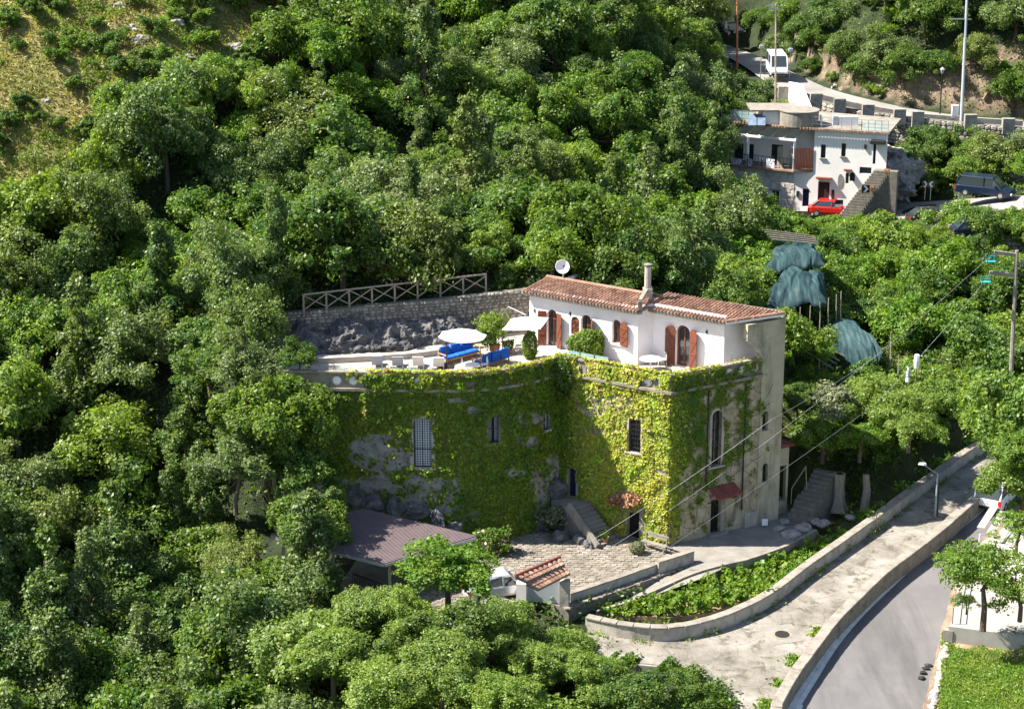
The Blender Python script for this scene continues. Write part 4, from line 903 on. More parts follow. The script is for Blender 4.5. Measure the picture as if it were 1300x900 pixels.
def rock(name, label, c, r, mt, seed, group=None, sub=3, sh=(1, 1, 1), amp=.5, freq=.9, rough_=.5):
    import bmesh
    bm = bmesh.new(); bmesh.ops.create_icosphere(bm, subdivisions=sub, radius=1)
    for v in bm.verts:
        p = v.co.copy(); q = p*freq+Vector((seed*7.3, seed*3.1, 0)); n_ = (mn.fractal(q, 1, 2.1, 4)*.7+(.55-abs(mn.noise(q*1.6))*1.6)*.35+(.5-abs(mn.noise(q*3.7+Vector((5,5,5))))*1.5)*.16)*amp*1.6
        p = p*max(.6, 1+n_); st_ = .5*amp; p.z += (math.floor(p.z/.22)*.22-p.z)*st_; p.x += (math.floor((p.x+p.y*.4)/.3)*.3-(p.x+p.y*.4))*st_*.8; v.co = Vector((p.x*r*sh[0], p.y*r*sh[1], p.z*r*sh[2]))
    me = bpy.data.meshes.new(name); bm.to_mesh(me); bm.free(); o = link_mesh(name, me, mt); o.location = c; o.rotation_euler = (0, 0, seed*1.7)
    return tag(o, label, 'rock', group) if label else o
m = MB(); NU, NV = 150, 34; bq = resample(bwp, 400)
for i in range(NU+1):
    f = i/NU; q = bq[int(f*.60*399)]; q2 = bq[min(int(f*.60*399)+1, 399)]; d = (q2-q).normalized(); nn = Vector((d.y, -d.x, 0))
    env = min(1, f*9)*min(1, (1-f)*5)**.6; hh = (1.35+.75*mn.noise(Vector((f*7, 1, 0)))+.5*mn.noise(Vector((f*19, 4, 0))))*(.3+.7*env)*1.05; dp = (1.9+1.1*mn.noise(Vector((f*5, 8, 0))))*(.25+.75*env)
    for j in range(NV+1):
        v = j/NV; a = v*math.pi/2; z = hh*math.sin(a); o_ = dp*math.cos(a)*(1-.25*v); p = q+nn*o_+Vector((0, 0, ZT-.05+z)); s_ = Vector((p.x*.9, p.y*.9, p.z*1.3))
        r_ = (.5-abs(mn.noise(s_*1.1))*1.7)*.55+(.5-abs(mn.noise(s_*2.6))*1.7)*.26+mn.fractal(s_*4, 1, 2, 4)*.10
        p = p+(nn*math.cos(a)+Vector((0, 0, .8*math.sin(a))))*r_*min(1, .35+v*3)*.9; p.z = ZT-.05+round((p.z-ZT)/.16)*.16*.45+(p.z-ZT)*.55 if j else ZT-.1; m.v.append(tuple(p))
for i in range(NU):
    for j in range(NV): k = i*(NV+1)+j; m.f.append((k, k+NV+1, k+NV+2, k+1))
tag(m.build('rock_outcrop', M['rock']), 'rough grey limestone outcrop running along the foot of the terrace retaining wall', 'rock')
ft = thing('timber_fence', 'weathered timber fence with crossed braces on top of the terrace retaining wall', 'fence', bs[0])
fp = [PY(386+(617-386)*k/8, 402-(402-374)*k/8, 120.8+(124.3-120.8)*k/8) for k in range(9)]
for k, p in enumerate(fp):
    p.z = zw(p.x)-.3; MB().bar(p, p+Vector((0, 0, 1.45)), .11).build('post', M['fence_wood'], ft)
for a, b in zip(fp[:-1], fp[1:]):
    u = Vector((0, 0, 1)); MB().bar(a+u*1.4, b+u*1.4, .09).build('top_rail', M['fence_wood'], ft)
    dd = Vector((0, -.07, 0)); MB().bar(a+u*.45+dd, b+u*1.32+dd, .06).build('brace', M['fence_wood'], ft); MB().bar(a+u*1.32-dd, b+u*.45-dd, .06).build('brace', M['fence_wood'], ft)
# ================================================================ terrace furniture
def on_t(px, py): return PZ(px, py, ZT)
T0 = ZT
# two umbrellas
def umbrella(label, pole_px, cen, zc, R, n_, rot, tilt=0, hub=.45, grp='large white garden umbrellas on the terrace'):
    p0 = pole_px; t = thing('garden_umbrella', label, 'umbrella', (p0.x, p0.y, T0), grp)
    m = MB(); m.tube([(p0.x, p0.y, T0+.05), (p0.x, p0.y, zc+.1), (p0.x+(cen.x-p0.x)*.25, p0.y+(cen.y-p0.y)*.25, zc+hub+.25), (cen.x, cen.y, zc+hub+.12)], .035, 8); m.build('pole', M['iron'] if n_ == 8 else M['steel'], t)
    m = MB(); m.box(p0.x-.4, p0.x+.4, p0.y-.4, p0.y+.4, T0, T0+.08); m.build('base', M['iron'], t)
    m = MB(); v = [(cen.x, cen.y, zc+hub)]; N_ = n_*4
    for j, f in enumerate((.5, 1)):
        for k in range(N_):
            a = 2*math.pi*k/N_+rot; seg = (k % 4)/4; q = math.cos(math.pi/n_)/math.cos((seg-.5)*2*math.pi/n_) if True else 1
            r = R*f*q; sag = -.05*math.sin(math.pi*seg)*f; v.append((cen.x+r*math.cos(a), cen.y+r*math.sin(a), zc+hub*(1-f)**1.0*1.0+sag+tilt*r*math.cos(a)))
    f = [(0, 1+k, 1+(k+1) % N_) for k in range(N_)]+[(1+k, 1+N_+k, 1+N_+(k+1) % N_, 1+(k+1) % N_) for k in range(N_)]
    m.v = v; m.f = f; c = m.build('canopy', M['canvas'], t); c.modifiers.new('s', 'SOLIDIFY').thickness = .012
    m = MB()
    for k in range(n_):
        a = 2*math.pi*k/n_+rot; MB().bar((cen.x, cen.y, zc+hub-.05), (cen.x+R*.96*math.cos(a), cen.y+R*.96*math.sin(a), zc-.04+tilt*R*math.cos(a)), .025).build('rib', M['steel'], t)
    return t
c1 = PY(587, 423, 115.9); umbrella('white octagonal garden umbrella standing over the blue sofas', on_t(567, 466), c1, c1.z-.15, 1.45, 8, .2, -.02)
c2 = PY(667, 408, 117.8); umbrella('white square garden umbrella leaning beside the terrace door', on_t(638, 449), c2, c2.z-.15, 1.65, 4, .55, .10)
# blue corner sofa in two pieces with pale wooden frames
def sofa(label, A, B, back_left=True, n_=3):
    W = Wall(A, B); L = W.L; t = thing('garden_sofa', label, 'sofa', (A.x, A.y, T0), 'blue sofas on the terrace')
    for u in (.03, L-.09):
        for d in (-.75, 0): m = MB(); W.box(m, u, u+.07, T0, T0+(.85 if d < -.5 else .62), d, d+.07); m.build('leg', M['wood_pale'], t)
    m = MB(); W.box(m, 0, L, T0+.25, T0+.32, -.72, .05); m.build('seat_frame', M['wood_pale'], t)
    for u in (0, L-.07): m = MB(); W.box(m, u, u+.08, T0+.58, T0+.64, -.75, .07); m.build('armrest', M['wood_pale'], t)
    for k in range(n_):
        a, b = .1+(L-.2)*k/n_, .1+(L-.2)*(k+1)/n_-.02
        m = MB(); W.box(m, a, b, T0+.32, T0+.46, -.68, .03); m.build('seat_cushion', M['blue'], t, bevel=.04)
        m = MB(); m.hexa([W.p(a, T0+.44, -.50), W.p(b, T0+.44, -.50), W.p(b, T0+.44, -.70), W.p(a, T0+.44, -.70)], [W.p(a+.03, T0+.95+R_.uniform(-.04, .04), -.66), W.p(b-.03, T0+.95, -.66), W.p(b-.03, T0+.93, -.80), W.p(a+.03, T0+.95, -.80)]); m.build('back_cushion', M['blue'], t, bevel=.05)
    return t
sofa('bright blue cushioned sofa facing the viewer under the octagonal umbrella', on_t(566, 464), on_t(610, 452))
W = None
sb0, sb1 = on_t(636, 456), on_t(600, 467)
t = sofa('bright blue cushioned sofa turned away so that its back faces the terrace edge', sb0, sb1)
m = MB(); Wb = Wall(sb1, sb0)
for k in range(3): a, b = Wb.L*k/3+.05, Wb.L*(k+1)/3-.03; m = MB(); Wb.box(m, a, b, T0+.3, T0+.85, .72, .80); m.build('back_panel', M['blue'], t, bevel=.02)
# sun loungers, low tables and chairs
def lounger(label, x, y, mt):
    p = on_t(x, y); t = thing('sun_lounger', label, 'sun lounger', p, 'sun loungers lined up along the terrace edge', rz=R_.uniform(-.08, .08))
    def b(n_, m_, *a): m = MB(); m.box(*a); return m.build(n_, M[m_], t, world=False)
    b('bed', mt, -.33, .33, .3, 1.55, .28, .34)
    m = MB(); m.hexa([(-.33, .3, .3), (.33, .3, .3), (.33, .36, .3), (-.33, .36, .3)], [(-.33, -.22, .98), (.33, -.22, .98), (.33, -.16, 1.0), (-.33, -.16, 1.0)]); m.build('backrest', M[mt], t, world=False)
    for sx in (-.3, .3):
        for yy in (.35, 1.45): b('leg', 'white_metal', sx-.02, sx+.02, yy-.02, yy+.02, 0, .28)
        b('side_rail', 'white_metal', sx-.02, sx+.02, .25, 1.58, .26, .3)
for x, y, mt, l in [(479, 471, 'grey_fabric', 'grey-blue sun lounger at the left end of the row by the terrace edge'), (505, 472, 'grey_fabric', 'grey-blue sun lounger, second from the left in the row by the terrace edge'), (531, 472, 'lounger_mesh', 'pale sun lounger, third from the left in the row by the terrace edge'), (557, 473, 'lounger_mesh', 'pale sun lounger closest to the umbrella pole in the row')]: lounger(l, x, y, mt)
def round_table(label, p, r, mt='white_metal', h=.72, grp=None):
    t = thing('round_table', label, 'table', p, grp)
    m = MB(); m.lathe((0, 0, h-.03), [(r*.96, 0), (r, .01), (r, .03), (r*.97, .04)], 20); m.build('table_top', M[mt], t, world=False)
    m = MB(); m.lathe((0, 0, 0), [(.04, .08), (.035, h-.03)], 8); m.build('stem', M[mt], t, world=False)
    for k in range(3): a = 2.1*k; MB().bar((0, 0, .12), (.35*math.cos(a), .35*math.sin(a), .01), .03).build('foot', M[mt], t, world=False)
def chair(label, p, rz, mt='white_metal'):
    t = thing('garden_chair', label, 'chair', p, 'white garden chairs', rz)
    m = MB(); m.lathe((0, 0, .42), [(.2, 0), (.22, .01), (.22, .03), (.2, .035)], 12); m.build('seat', M[mt], t, world=False)
    for sx in (-1, 1):
        for sy in (-1, 1): MB().bar((sx*.15, sy*.15, .43), (sx*.19, sy*.2, 0), .025).build('leg', M[mt], t, world=False)
    m = MB(); m.tube([(.2*math.cos(a), .17, .44+.45*math.sin(a)) for a in [math.pi*k/10 for k in range(11)]], .016, 5)
    for sx in (-.08, 0, .08): m.tube([(sx, .17, .45), (sx, .17, .86)], .009, 4)
    m.build('backrest', M[mt], t, world=False)
round_table('round white table in front of the recessed corner of the upper storey', on_t(826, 470), .68)
chair('white chair tucked behind the round table by the recessed wall', on_t(828, 464)+Vector((0, .3, 0)), .1)
chair('white chair beside the right-hand edge of the round table near the shutters', on_t(841, 465), -1.2)
chair('pale wire chair in the shaded terrace nook by the scroll-edged wall', on_t(934, 466), .4); chair('pale wire chair at the far right of the shaded terrace nook', on_t(940, 465), -.5)
round_table('small round white table between the two blue sofas and the parapet', on_t(600, 474), .45, h=.55)
chair('white chair left of the small round table near the sofas', on_t(590, 473), 1.4); chair('white chair right of the small round table near the sofas', on_t(615, 471), -1.3)
chair('tall white wire chair beside the potted lemon tree', on_t(659, 447), .5)
for i, (x, y) in enumerate([(492, 470), (518, 471), (545, 472)]): round_table('low white side table standing between two sun loungers', on_t(x, y)+Vector((0, .5, 0)), .22, h=.38, grp='low tables between the sun loungers')
# thin rail of glass and wire on the parapet
def rail(label, A, B, z, n_, h=.5):
    t = thing('glass_railing', label, 'railing', (A.x, A.y, z))
    for k in range(n_+1): p = A.lerp(B, k/n_); MB().bar((p.x, p.y, z), (p.x, p.y, z+h), .03).build('post', M['steel'], t)
    for k in range(n_):
        a, b = A.lerp(B, k/n_), A.lerp(B, (k+1)/n_); W = Wall(a, b); m = MB(); W.box(m, .05, W.L-.05, z+.06, z+h-.04, -.006, .006); m.build('pane', M['clear'], t)
    return t
q0 = LF.p(.3, 0, -.05); q1 = LF.p(3.2, 0, -.05); rail('low glass railing on the parapet in front of the clipped bush', q0, q1, ZT+1.04, 3, .42)
wa0, _ = wing_at(3.2, 0, -.08); wa1, _ = wing_at(8.2, 0, -.08); rail('low glass railing on the parapet in front of the sun loungers', wa0, wa1, ZT+1.04, 5, .3)
q0 = LF.p(LF.L-1.8, 0, -.4); MB_ = MB()
for u in (LF.L-.3,): pass
t = thing('wire_railing', 'thin steel rail posts standing on the parapet near the villa corner', 'railing', LF.p(LF.L, ZT+1))
for p in (RF.p(1.7, 0, -.1), RF.p(4.4, 0, -.1), LF.p(LF.L-.1, 0, -.1), LF.p(4.4, 0, -.1)): MB().bar((p.x, p.y, ZT+1.0), (p.x, p.y, ZT+1.6), .03).build('post', M['steel'], t)
# ---------------------------------------------------------------- planting near the villa (leaf-built bushes)
def bush_pts(rs, c, r, n_, up=.2, lump=.25):
    d = rs.normal(0, 1, (n_, 3)); d /= np.linalg.norm(d, axis=1)[:, None]
    nz = np.array([mn.fractal(Vector(v*1.7)+Vector(c), 1, 2, 3) for v in d]); f = (1+lump*nz*2)*(.72+.28*rs.rand(n_)**.5)
    P = d*np.array(r)*f[:, None]+np.array(c); return P, d+np.array([0, 0, up])
def bush(name, label, cat, c, r, mt, n_=2500, size=.11, seed=1, lump=.15, grp=None, parent=None, core=.72):
    rs_ = np.random.RandomState(seed); P, N = bush_pts(rs_, (0, 0, 0), r, n_, lump=lump); V_, Fc = leaves(P, N, size, rs_)
    o = link_mesh(name, npmesh(name, V_, Fc), M[mt], parent, world=False)
    o.location = c
    if label: tag(o, label, cat, grp)
    return o
p = on_t(746, 462); bush('clipped_bush', 'big rounded green bush clipped against the white upper wall', 'bush', (p.x, p.y+.75, ZT+.95), (1.12, .8, 1.0), 'leaf_bright', 8500, .13, 5)
p = on_t(673, 457); bush('topiary_column', 'tall bright green clipped column bush at the terrace edge', 'bush', (p.x, p.y+.2, ZT+.85), (.48, .48, .95), 'leaf_bright', 3500, .11, 6, .08)
t = thing('lemon_tree', 'potted lemon tree with yellowish leaves between the two umbrellas', 'tree', on_t(628, 447)); p = on_t(628, 447)
m = MB(); m.lathe((0, 0, 0), [(.26, 0), (.34, .42), (.37, .43), (.37, .5), (.3, .5)], 14); m.build('pot', M['terracotta'], t, world=False)
m = MB(); m.tube([(0, 0, .4), (.05, 0, 1.0), (.0, .02, 1.6)], .04, 6); m.build('trunk', M['bark'], t, world=False)
bush('crown', None, None, (0, 0, 1.7), (.85, .7, .75), 'leaf_bright', 2600, .14, 8, .5, parent=t); bush('lower_leaves', None, None, (-.35, -.2, .95), (.55, .4, .5), 'leaf_mid', 1300, .13, 9, .4, parent=t)
for (x, y, l) in [(646, 449, 'terracotta pot with a bushy plant right of the lemon tree'), (597, 441, 'terracotta pot with a small plant behind the sofas')]:
    t = thing('potted_plant', l, 'potted plant', on_t(x, y)); m = MB(); m.lathe((0, 0, 0), [(.16, 0), (.22, .3), (.24, .31), (.24, .36), (.2, .36)], 12); m.build('pot', M['terracotta'], t, world=False)
    bush('foliage', None, None, (0, 0, .6), (.35, .3, .28), 'leaf_mid', 700, .12, 12+x, .3, parent=t)
t = thing('potted_plant', 'terracotta pot with a green plant at the foot of the outside stairs', 'potted plant', PZ(768, 690, .02)); m = MB(); m.lathe((0, 0, 0), [(.15, 0), (.21, .3), (.23, .31), (.23, .36), (.19, .36)], 12); m.build('pot', M['terracotta'], t, world=False); bush('foliage', None, None, (0, 0, .6), (.3, .3, .3), 'leaf_mid', 600, .11, 33, .3, parent=t)
p = PZ(807, 702, 0); bush('grey_shrub', 'small round grey-green shrub by the courtyard door', 'shrub', (p.x+.1, p.y-.1, .38), (.48, .42, .42), 'leaf_olive', 2200, .08, 40, .12)
p = PZ(715, 682, 0); bush('grey_shrub', 'silvery leafed shrub among rocks below the ivy corner', 'shrub', (p.x-.6, p.y+.8, 1.0), (.9, .6, .6), 'leaf_olive', 1800, .16, 41, .5)
p = PZ(735, 486, ZT); bush('hanging_bush', 'dark leafy clump hanging over the parapet in the inner corner', 'bush', (3.0, 115.2, ZT-.1), (.62, .4, 1.2), 'leaf_mid', 2600, .12, 44, .35)
p = PZ(722, 500, ZT)
for i, (x, y, r, z) in enumerate([(695, 645, .9, 1.0), (706, 662, .7, .6), (684, 668, .8, .4), (720, 660, .6, .9), (712, 688, .5, .15), (735, 690, .55, .1), (703, 625, .8, 2.2), (748, 697, .35, .1)]):
    p = PZ(x, y, z); p = p+Vector((0, .6, 0)); rock('boulder', 'grey rock heaped in the ivy corner below the stairs', p, r, M['rock'], 20+i, 'rocks in the corner of the courtyard', 3, (1.1, .8, .9), .4)
t = thing('plank_bench', 'pale weathered timber bench against the wall beside the dark door', 'bench', PZ(834, 702, 0))
W = Wall(PZ(818, 694, 0)+Vector((0, .1, 0)), PZ(848, 703, 0)+Vector((0, .1, 0)))
for z_, d_ in ((.42, 0), (.42, .18), (.70, -.1), (.88, -.1)): m = MB(); W.box(m, 0, W.L, z_, z_+(.05 if z_ < .5 else .12), d_, d_+(.15 if z_ < .5 else .04)); m.build('slat', M['cap_stone'], t)
for u in (.1, W.L-.15):
    m = MB(); W.box(m, u, u+.06, 0, .9, -.05, .01); m.build('leg', M['cap_stone'], t); m = MB(); W.box(m, u, u+.06, 0, .42, .25, .31); m.build('leg', M['cap_stone'], t)
p = PZ(640, 704, 0); bush('hydrangea', 'flowering hydrangea bush beside the carport roof', 'bush', (p.x-.6, p.y+.2, .75), (1.2, .8, .8), 'leaf_mid', 3200, .17, 50, .3); bush('hydrangea_flowers', 'pale pink flower heads dotted over the hydrangea bush', 'flowers', (p.x-.5, p.y, .8), (1.2, .85, .85), 'flowers', 90, .2, 51, .3)
# ---------------------------------------------------------------- carport
cA, cB, cD = PZ(604, 680, 2.55), PZ(488, 714.6, 2.45), PZ(461, 645.6, 2.75); cC = cB+(cD-cA)
t = thing('carport', 'open carport with a purplish ribbed metal roof left of the courtyard', 'carport', (cB.x, cB.y, 0))
m = MB(); NR = 46
for k in range(NR):
    for j in (0, 1):
        f0, f1 = (k+j*.55)/NR, (k+(.55 if j == 0 else 1))/NR; h = .028 if j else .0
        a, b = cB.lerp(cC, f0), cB.lerp(cC, f1); c, d = cA.lerp(cD, f1), cA.lerp(cD, f0); up = Vector((0, 0, h)); dn = Vector((0, 0, -.05))
        m.hexa([a+dn, b+dn, c+dn, d+dn], [a+up, b+up, c+up, d+up])
o = m.build('roof_sheets', M['carport'], t)
dn = Vector((0, 0, -.14)); MB().bar(cB+dn, cC+dn, .12, .16).build('fascia', M['steel'], t); MB().bar(cB+dn, cA+dn, .12, .16).build('fascia', M['steel'], t)
for f, e in ((.0, .08), (.0, .5), (.45, 0.03), (.9, .03), (.0, .95), (.95, .95)):
    p = cB.lerp(cC, f)+(cA-cB)*e*.97+(cD-cA)*.02; MB().bar((p.x, p.y, -1.2), (p.x, p.y, 2.4), .16).build('post', M['old_plaster'], t)
m = MB(); e = cC-cB
rr = thing('iron_railing', 'dark iron railing with upright bars under the carport roof', 'railing', cB)
r0 = PZ(487, 742, .9); r1 = PZ(448, 728, .9)
for k in range(15): p = r0.lerp(r1, k/14); MB().bar((p.x, p.y, -.2), (p.x, p.y, .92), .03).build('bar', M['iron'], rr)
MB().bar(r0, r1, .05).build('top_rail', M['iron'], rr); MB().bar(r0-Vector((0,0,.9)), r1-Vector((0,0,.9)), .04).build('bottom_rail', M['iron'], rr)
m = MB(); m.prism([tuple(p.xy) for p in (cB+Vector((1, -.5, 0)), cA+Vector((1, 0, 0)), cD+Vector((0, 1, 0)), cB.lerp(cC, .45))], -1.2, -.05); st(m.build('carport_floor', M['concrete']))
t2 = thing('street_box', 'small pale meter post standing left of the tiled gate', 'post', PZ(634, 760, 0)); p = PZ(634, 760, 0); m = MB(); m.box(p.x-.09, p.x+.09, p.y-.09, p.y+.09, -.2, 1.0); m.build('post', M['white_plaster'], t2); m = MB(); m.box(p.x-.16, p.x+.16, p.y-.13, p.y+.13, 1.0, 1.12); m.build('cap', M['cap_stone'], t2)
# ---------------------------------------------------------------- tiled gate
g0, g1 = PZ(676, 790, -1.1), PZ(716, 797, -1.3)
GW = Wall(g0, g1); t = thing('tiled_gate', 'garden gate between rendered piers under a small two-tier tiled roof', 'gate', g1)
m = MB(); GW.box(m, GW.L-.25, GW.L+.25, -2.2, 1.45, -.45, .1); m.build('pier', M['grey_plaster'], t)
m = MB(); GW.box(m, GW.L-.05, GW.L+.26, .2, 1.46, -.46, -.3); m.build('brick_edge', M['tile'], t)
m = MB(); GW.box(m, -.9, -.35, -2.2, 1.2, -.45, .1); m.build('pier', M['white_plaster'], t)
m = MB(); GW.box(m, -.30, GW.L-.28, .05, 1.5, -.25, -.2); gl_ = m.build('gate_leaf', M['grey_paint'], t)
m = MB(); GW.box(m, -.05, GW.L-.30, -1.1, -.95, -.22, -.18); GW.box(m, -.05, GW.L-.30, -.05, .05, -.22, -.18); m.build('gate_frame', M['iron'], t)
for k in range(9): u = -.28+(GW.L)*k/9; m = MB(); GW.box(m, u, u+.03, -1.0, .1, -.22, -.18); m.build('gate_bar', M['iron'], t)
zc = lambda x, y, z: PZ(x, y, z)
ra, rb_, rc_, rd_ = PZ(683, 748, 1.75), PZ(724, 727, 1.9), PZ(711, 711, 2.35), PZ(654, 735, 2.35)
def tiled_quad(a, b, c, d, ncol, nrow, par, name):   # a-b eave, d-c ridge
    m = MB(); dn = Vector((0, 0, -.12)); m.hexa([a+dn, b+dn, c+dn, d+dn], [a, b, c, d]); r = m.build(name, M['cap_stone'], par); m = MB()
    nrm = (b-a).cross(d-a).normalized()
    for i in range(ncol):
        for j in range(nrow):
            f0, f1, v0, v1 = i/ncol, (i+.92)/ncol, j/nrow-.03, (j+1)/nrow+.02
            P2 = lambda f, v, h: a.lerp(b, f).lerp(d.lerp(c, f), v)+nrm*h
            pr_ = [(0, .0), (.18, .07), (.5, .1), (.82, .07), (1, 0)]
            vs = [P2(f0+(f1-f0)*q, v0, h+.03) for q, h in pr_]+[P2(f0+(f1-f0)*q, v1, h*.9) for q, h in pr_]
            m.add(vs, [(k, k+1, k+6, k+5) for k in range(4)]+[(4, 3, 2, 1, 0)])
    o = m.build('roof_tiles', M['tile'], r); o['kind'] = 'stuff'; return r
mL, mR = ra.lerp(rd_, .52), rb_.lerp(rc_, .52)
tiled_quad(ra, rb_, mR, mL, 9, 2, t, 'lower_roof'); u_ = Vector((0, 0, .14)); tiled_quad(mL+u_, mR+u_, rc_+u_, rd_+u_, 9, 2, t, 'upper_roof')
m = MB(); m.tube([rd_+u_*1.4, rc_+u_*1.4], .09, 8); m.build('ridge_tiles', M['dark_tile'], t)
# ---------------------------------------------------------------- street lamp on the lane
def street_lamp(label, p, h, arm, head_mt='white_metal', mt='grey_metal', r=.055, ang=0):
    t = thing('street_lamp', label, 'street lamp', p)
    m = MB(); m.tube([(0, 0, 0), (0, 0, h*.5), (0, 0, h)], [r*1.4, r, r*.8], 8); m.build('pole', M[mt], t, world=False)
    MB().bar((.13, 0, 0), (.13, 0, h*.72), .06).build('cable_box', M['iron'], t, world=False)
    a = Vector((arm[0], arm[1], 0)); m = MB(); m.tube([(0, 0, h), a*.4+Vector((0, 0, h+.12)), a+Vector((0, 0, h+arm[2]))], .028, 6); m.build('arm', M[mt], t, world=False)
    hd = a+Vector((0, 0, h+arm[2])); d = a.normalized(); m = MB(); s = d.cross(Vector((0, 0, 1)))*.13; f = d*.5
    m.hexa([hd-s-f*.2, hd+s-f*.2, hd+s*.8+f*.8, hd-s*.8+f*.8], [hd-s*.6-f*.1+Vector((0,0,.16)), hd+s*.6-f*.1+Vector((0,0,.16)), hd+s*.5+f*.7+Vector((0,0,.12)), hd-s*.5+f*.7+Vector((0,0,.12))]); m.build('lamp_head', M[head_mt], t, world=False, bevel=.02)
street_lamp('grey street lamp with a white head rising from the lane by its parapet', lane(1187, 655), 2.75, (-.75, .25, .45))
# ---------------------------------------------------------------- stump, yard stairs, small things right of the villa
t = thing('tree_stump', 'tall pale dead tree stump standing beyond the concrete terrace', 'tree stump', PZ(1064, 642, .3)); p = PZ(1064, 642, .3)
m = MB(); n_ = 18; prof = [(.62, 0), (.44, .35), (.35, .9), (.33, 1.8), (.36, 2.42)]
for j, (r, z) in enumerate(prof):
    for k in range(n_): a = 2*math.pi*k/n_; rr_ = r*(1+.16*math.sin(a*5+1)*(1 if j < 2 else .4)+.05*R_.uniform(-1, 1)); m.v.append((p.x+rr_*math.cos(a), p.y+rr_*math.sin(a), p.z-.3+z+ (R_.uniform(-.02, .02))))
for j in range(4):
    for k in range(n_): m.f.append((j*n_+k, j*n_+(k+1) % n_, (j+1)*n_+(k+1) % n_, (j+1)*n_+k))
m.f.append(tuple(4*n_+k for k in range(n_))); m.build('trunk', M['pale_bark'], t)
m = MB(); m.lathe((p.x, p.y, p.z+2.13), [(.2, -.02), (.2, .0), (.17, .012)], 12); m.build('hollow', M['dark'], t)
p2 = PZ(1098, 632, .9); m = MB(); m.tube([(p2.x, p2.y, 0), (p2.x+.1, p2.y, 1.4), (p2.x, p2.y+.1, 2.4)], [.3, .24, .2], 10); tag(m.build('broken_stump', M['pale_bark']), 'shorter grey broken stump right of the tall pale stump', 'tree stump')
t = thing('yard_steps', 'rough stone steps climbing from the concrete terrace past the lean-to', 'steps', PZ(1000, 665, 0))
y0 = PZ(1008, 668, 0); y1 = PZ(1046, 600, 2.3); dv = Vector((y1.x-y0.x, y1.y-y0.y)); sd_ = Vector((-dv.y, dv.x)).normalized()
for k in range(13):
    a = Vector((y0.x, y0.y))+dv*k/12; b = a+dv/9; w_ = .72+R_.uniform(-.12, .12); m = MB(); m.prism([tuple(a+sd_*w_), tuple(a-sd_*w_), tuple(b-sd_*w_), tuple(b+sd_*w_)], -.5, .13+k*.185); m.build('step', M['mortar'], t)
rl = thing('handrail', 'dark iron handrail on the rough steps behind the villa', 'railing', y0)
h0, h1, h2 = PZ(1005, 620, 1.6), PZ(1023, 592, 3.0), PZ(1024, 622, 1.6); MB().bar(h0, h1, .05).build('rail', M['fence_wood'], rl); MB().bar(h1, h2, .05).build('post', M['fence_wood'], rl); MB().bar(h0, h0-Vector((0,0,1)), .05).build('post', M['fence_wood'], rl)
for i, (x, y) in enumerate([(996, 660), (1012, 652), (1020, 668), (990, 668), (1034, 660), (1005, 676), (1080, 655), (1045, 662)]):
    p = PZ(x, y, .25); rock('boulder', 'rough stone lying at the edge of the yard steps', (p.x, p.y, p.z-.1), .32+.1*(i % 3), M['pale_rock'], 60+i, 'loose stones around the yard steps', 2, (1.2, .9, .5), .3)
p = PZ(971, 668, 0); m = MB(); m.box(p.x-.2, p.x+.15, p.y-.15, p.y, .1, .5); tag(m.build('meter_box', M['white_plaster'], bevel=.01), 'small white meter box low on the villa plinth', 'box')
# ---------------------------------------------------------------- vine nets on timber posts
def lerp3(a, b, c, d, u, v): return a.lerp(b, u).lerp(d.lerp(c, u), v)
def net(label, quad, seed, amp=.3, drop=None):
    t = thing('shade_net', label, 'net', quad[0]); m = MB(); nu, nv = 60, 26
    for j in range(nv+1):
        for i in range(nu+1):
            u, v = i/nu, j/nv; p = lerp3(*quad, u, v); fz = mn.fractal(Vector((u*2.2+seed, v*1.4, seed)), 1, 2, 3)*amp; fold = math.sin((u*9+v*3+mn.noise(Vector((u*3, v*3, seed)))*2)*2.2)*.06+math.sin(u*70+v*9+6*mn.noise(Vector((u*4, v*2, seed+2))))*.014
            e = min(u, 1-u, v, 1-v); p = p+Vector((mn.noise(Vector((u*4, v*4, seed+5)))*.35, mn.noise(Vector((u*4, v*4, seed+9)))*.35, .55*math.sin(math.pi*u)**.6*math.sin(math.pi*v)**.6+fz+fold))
            if e < .12: p.z -= .8*(1-e/.12)*(.6+.6*abs(mn.noise(Vector((u*7, v*7, seed)))))
            m.v.append(tuple(p))
    for j in range(nv):
        for i in range(nu): q = j*(nu+1)+i; m.f.append((q, q+1, q+nu+2, q+nu+1))
    o = m.build('net_sheet', M['net'], t, smooth=True); o.modifiers.new('s', 'SOLIDIFY').thickness = .03
    return t
def pole(label, b, top, r=.045, mt='fence_wood', grp='timber poles holding up the vine nets'):
    m = MB(); m.tube([b, Vector(b).lerp(Vector(top), .5)+Vector((R_.uniform(-.04, .04), 0, 0)), top], [r*1.1, r, r*.8], 6); return tag(m.build('timber_pole', M[mt]), label, 'pole', grp)
N1 = [PY(972, 338, 139), PY(1048, 326, 139.5), PY(1034, 308, 147), PY(980, 318, 147)]
N2 = [PY(970, 386, 132.5), PY(1050, 376, 132.5), PY(1046, 338, 139), PY(992, 340, 139)]
N3 = [PY(1090, 462, 127.5), PY(1122, 440, 127.5), PY(1086, 408, 133.5), PY(1034, 408, 133.5)]
net('dark teal net heaped over vines, farthest of the three nets', N1, 1.0, .35); net('pale streaked teal net draped over the middle vine frame', N2, 2.0, .35); net('grey-green net sloping down beside the orchard, nearest of the three', N3, 3.0, .3)
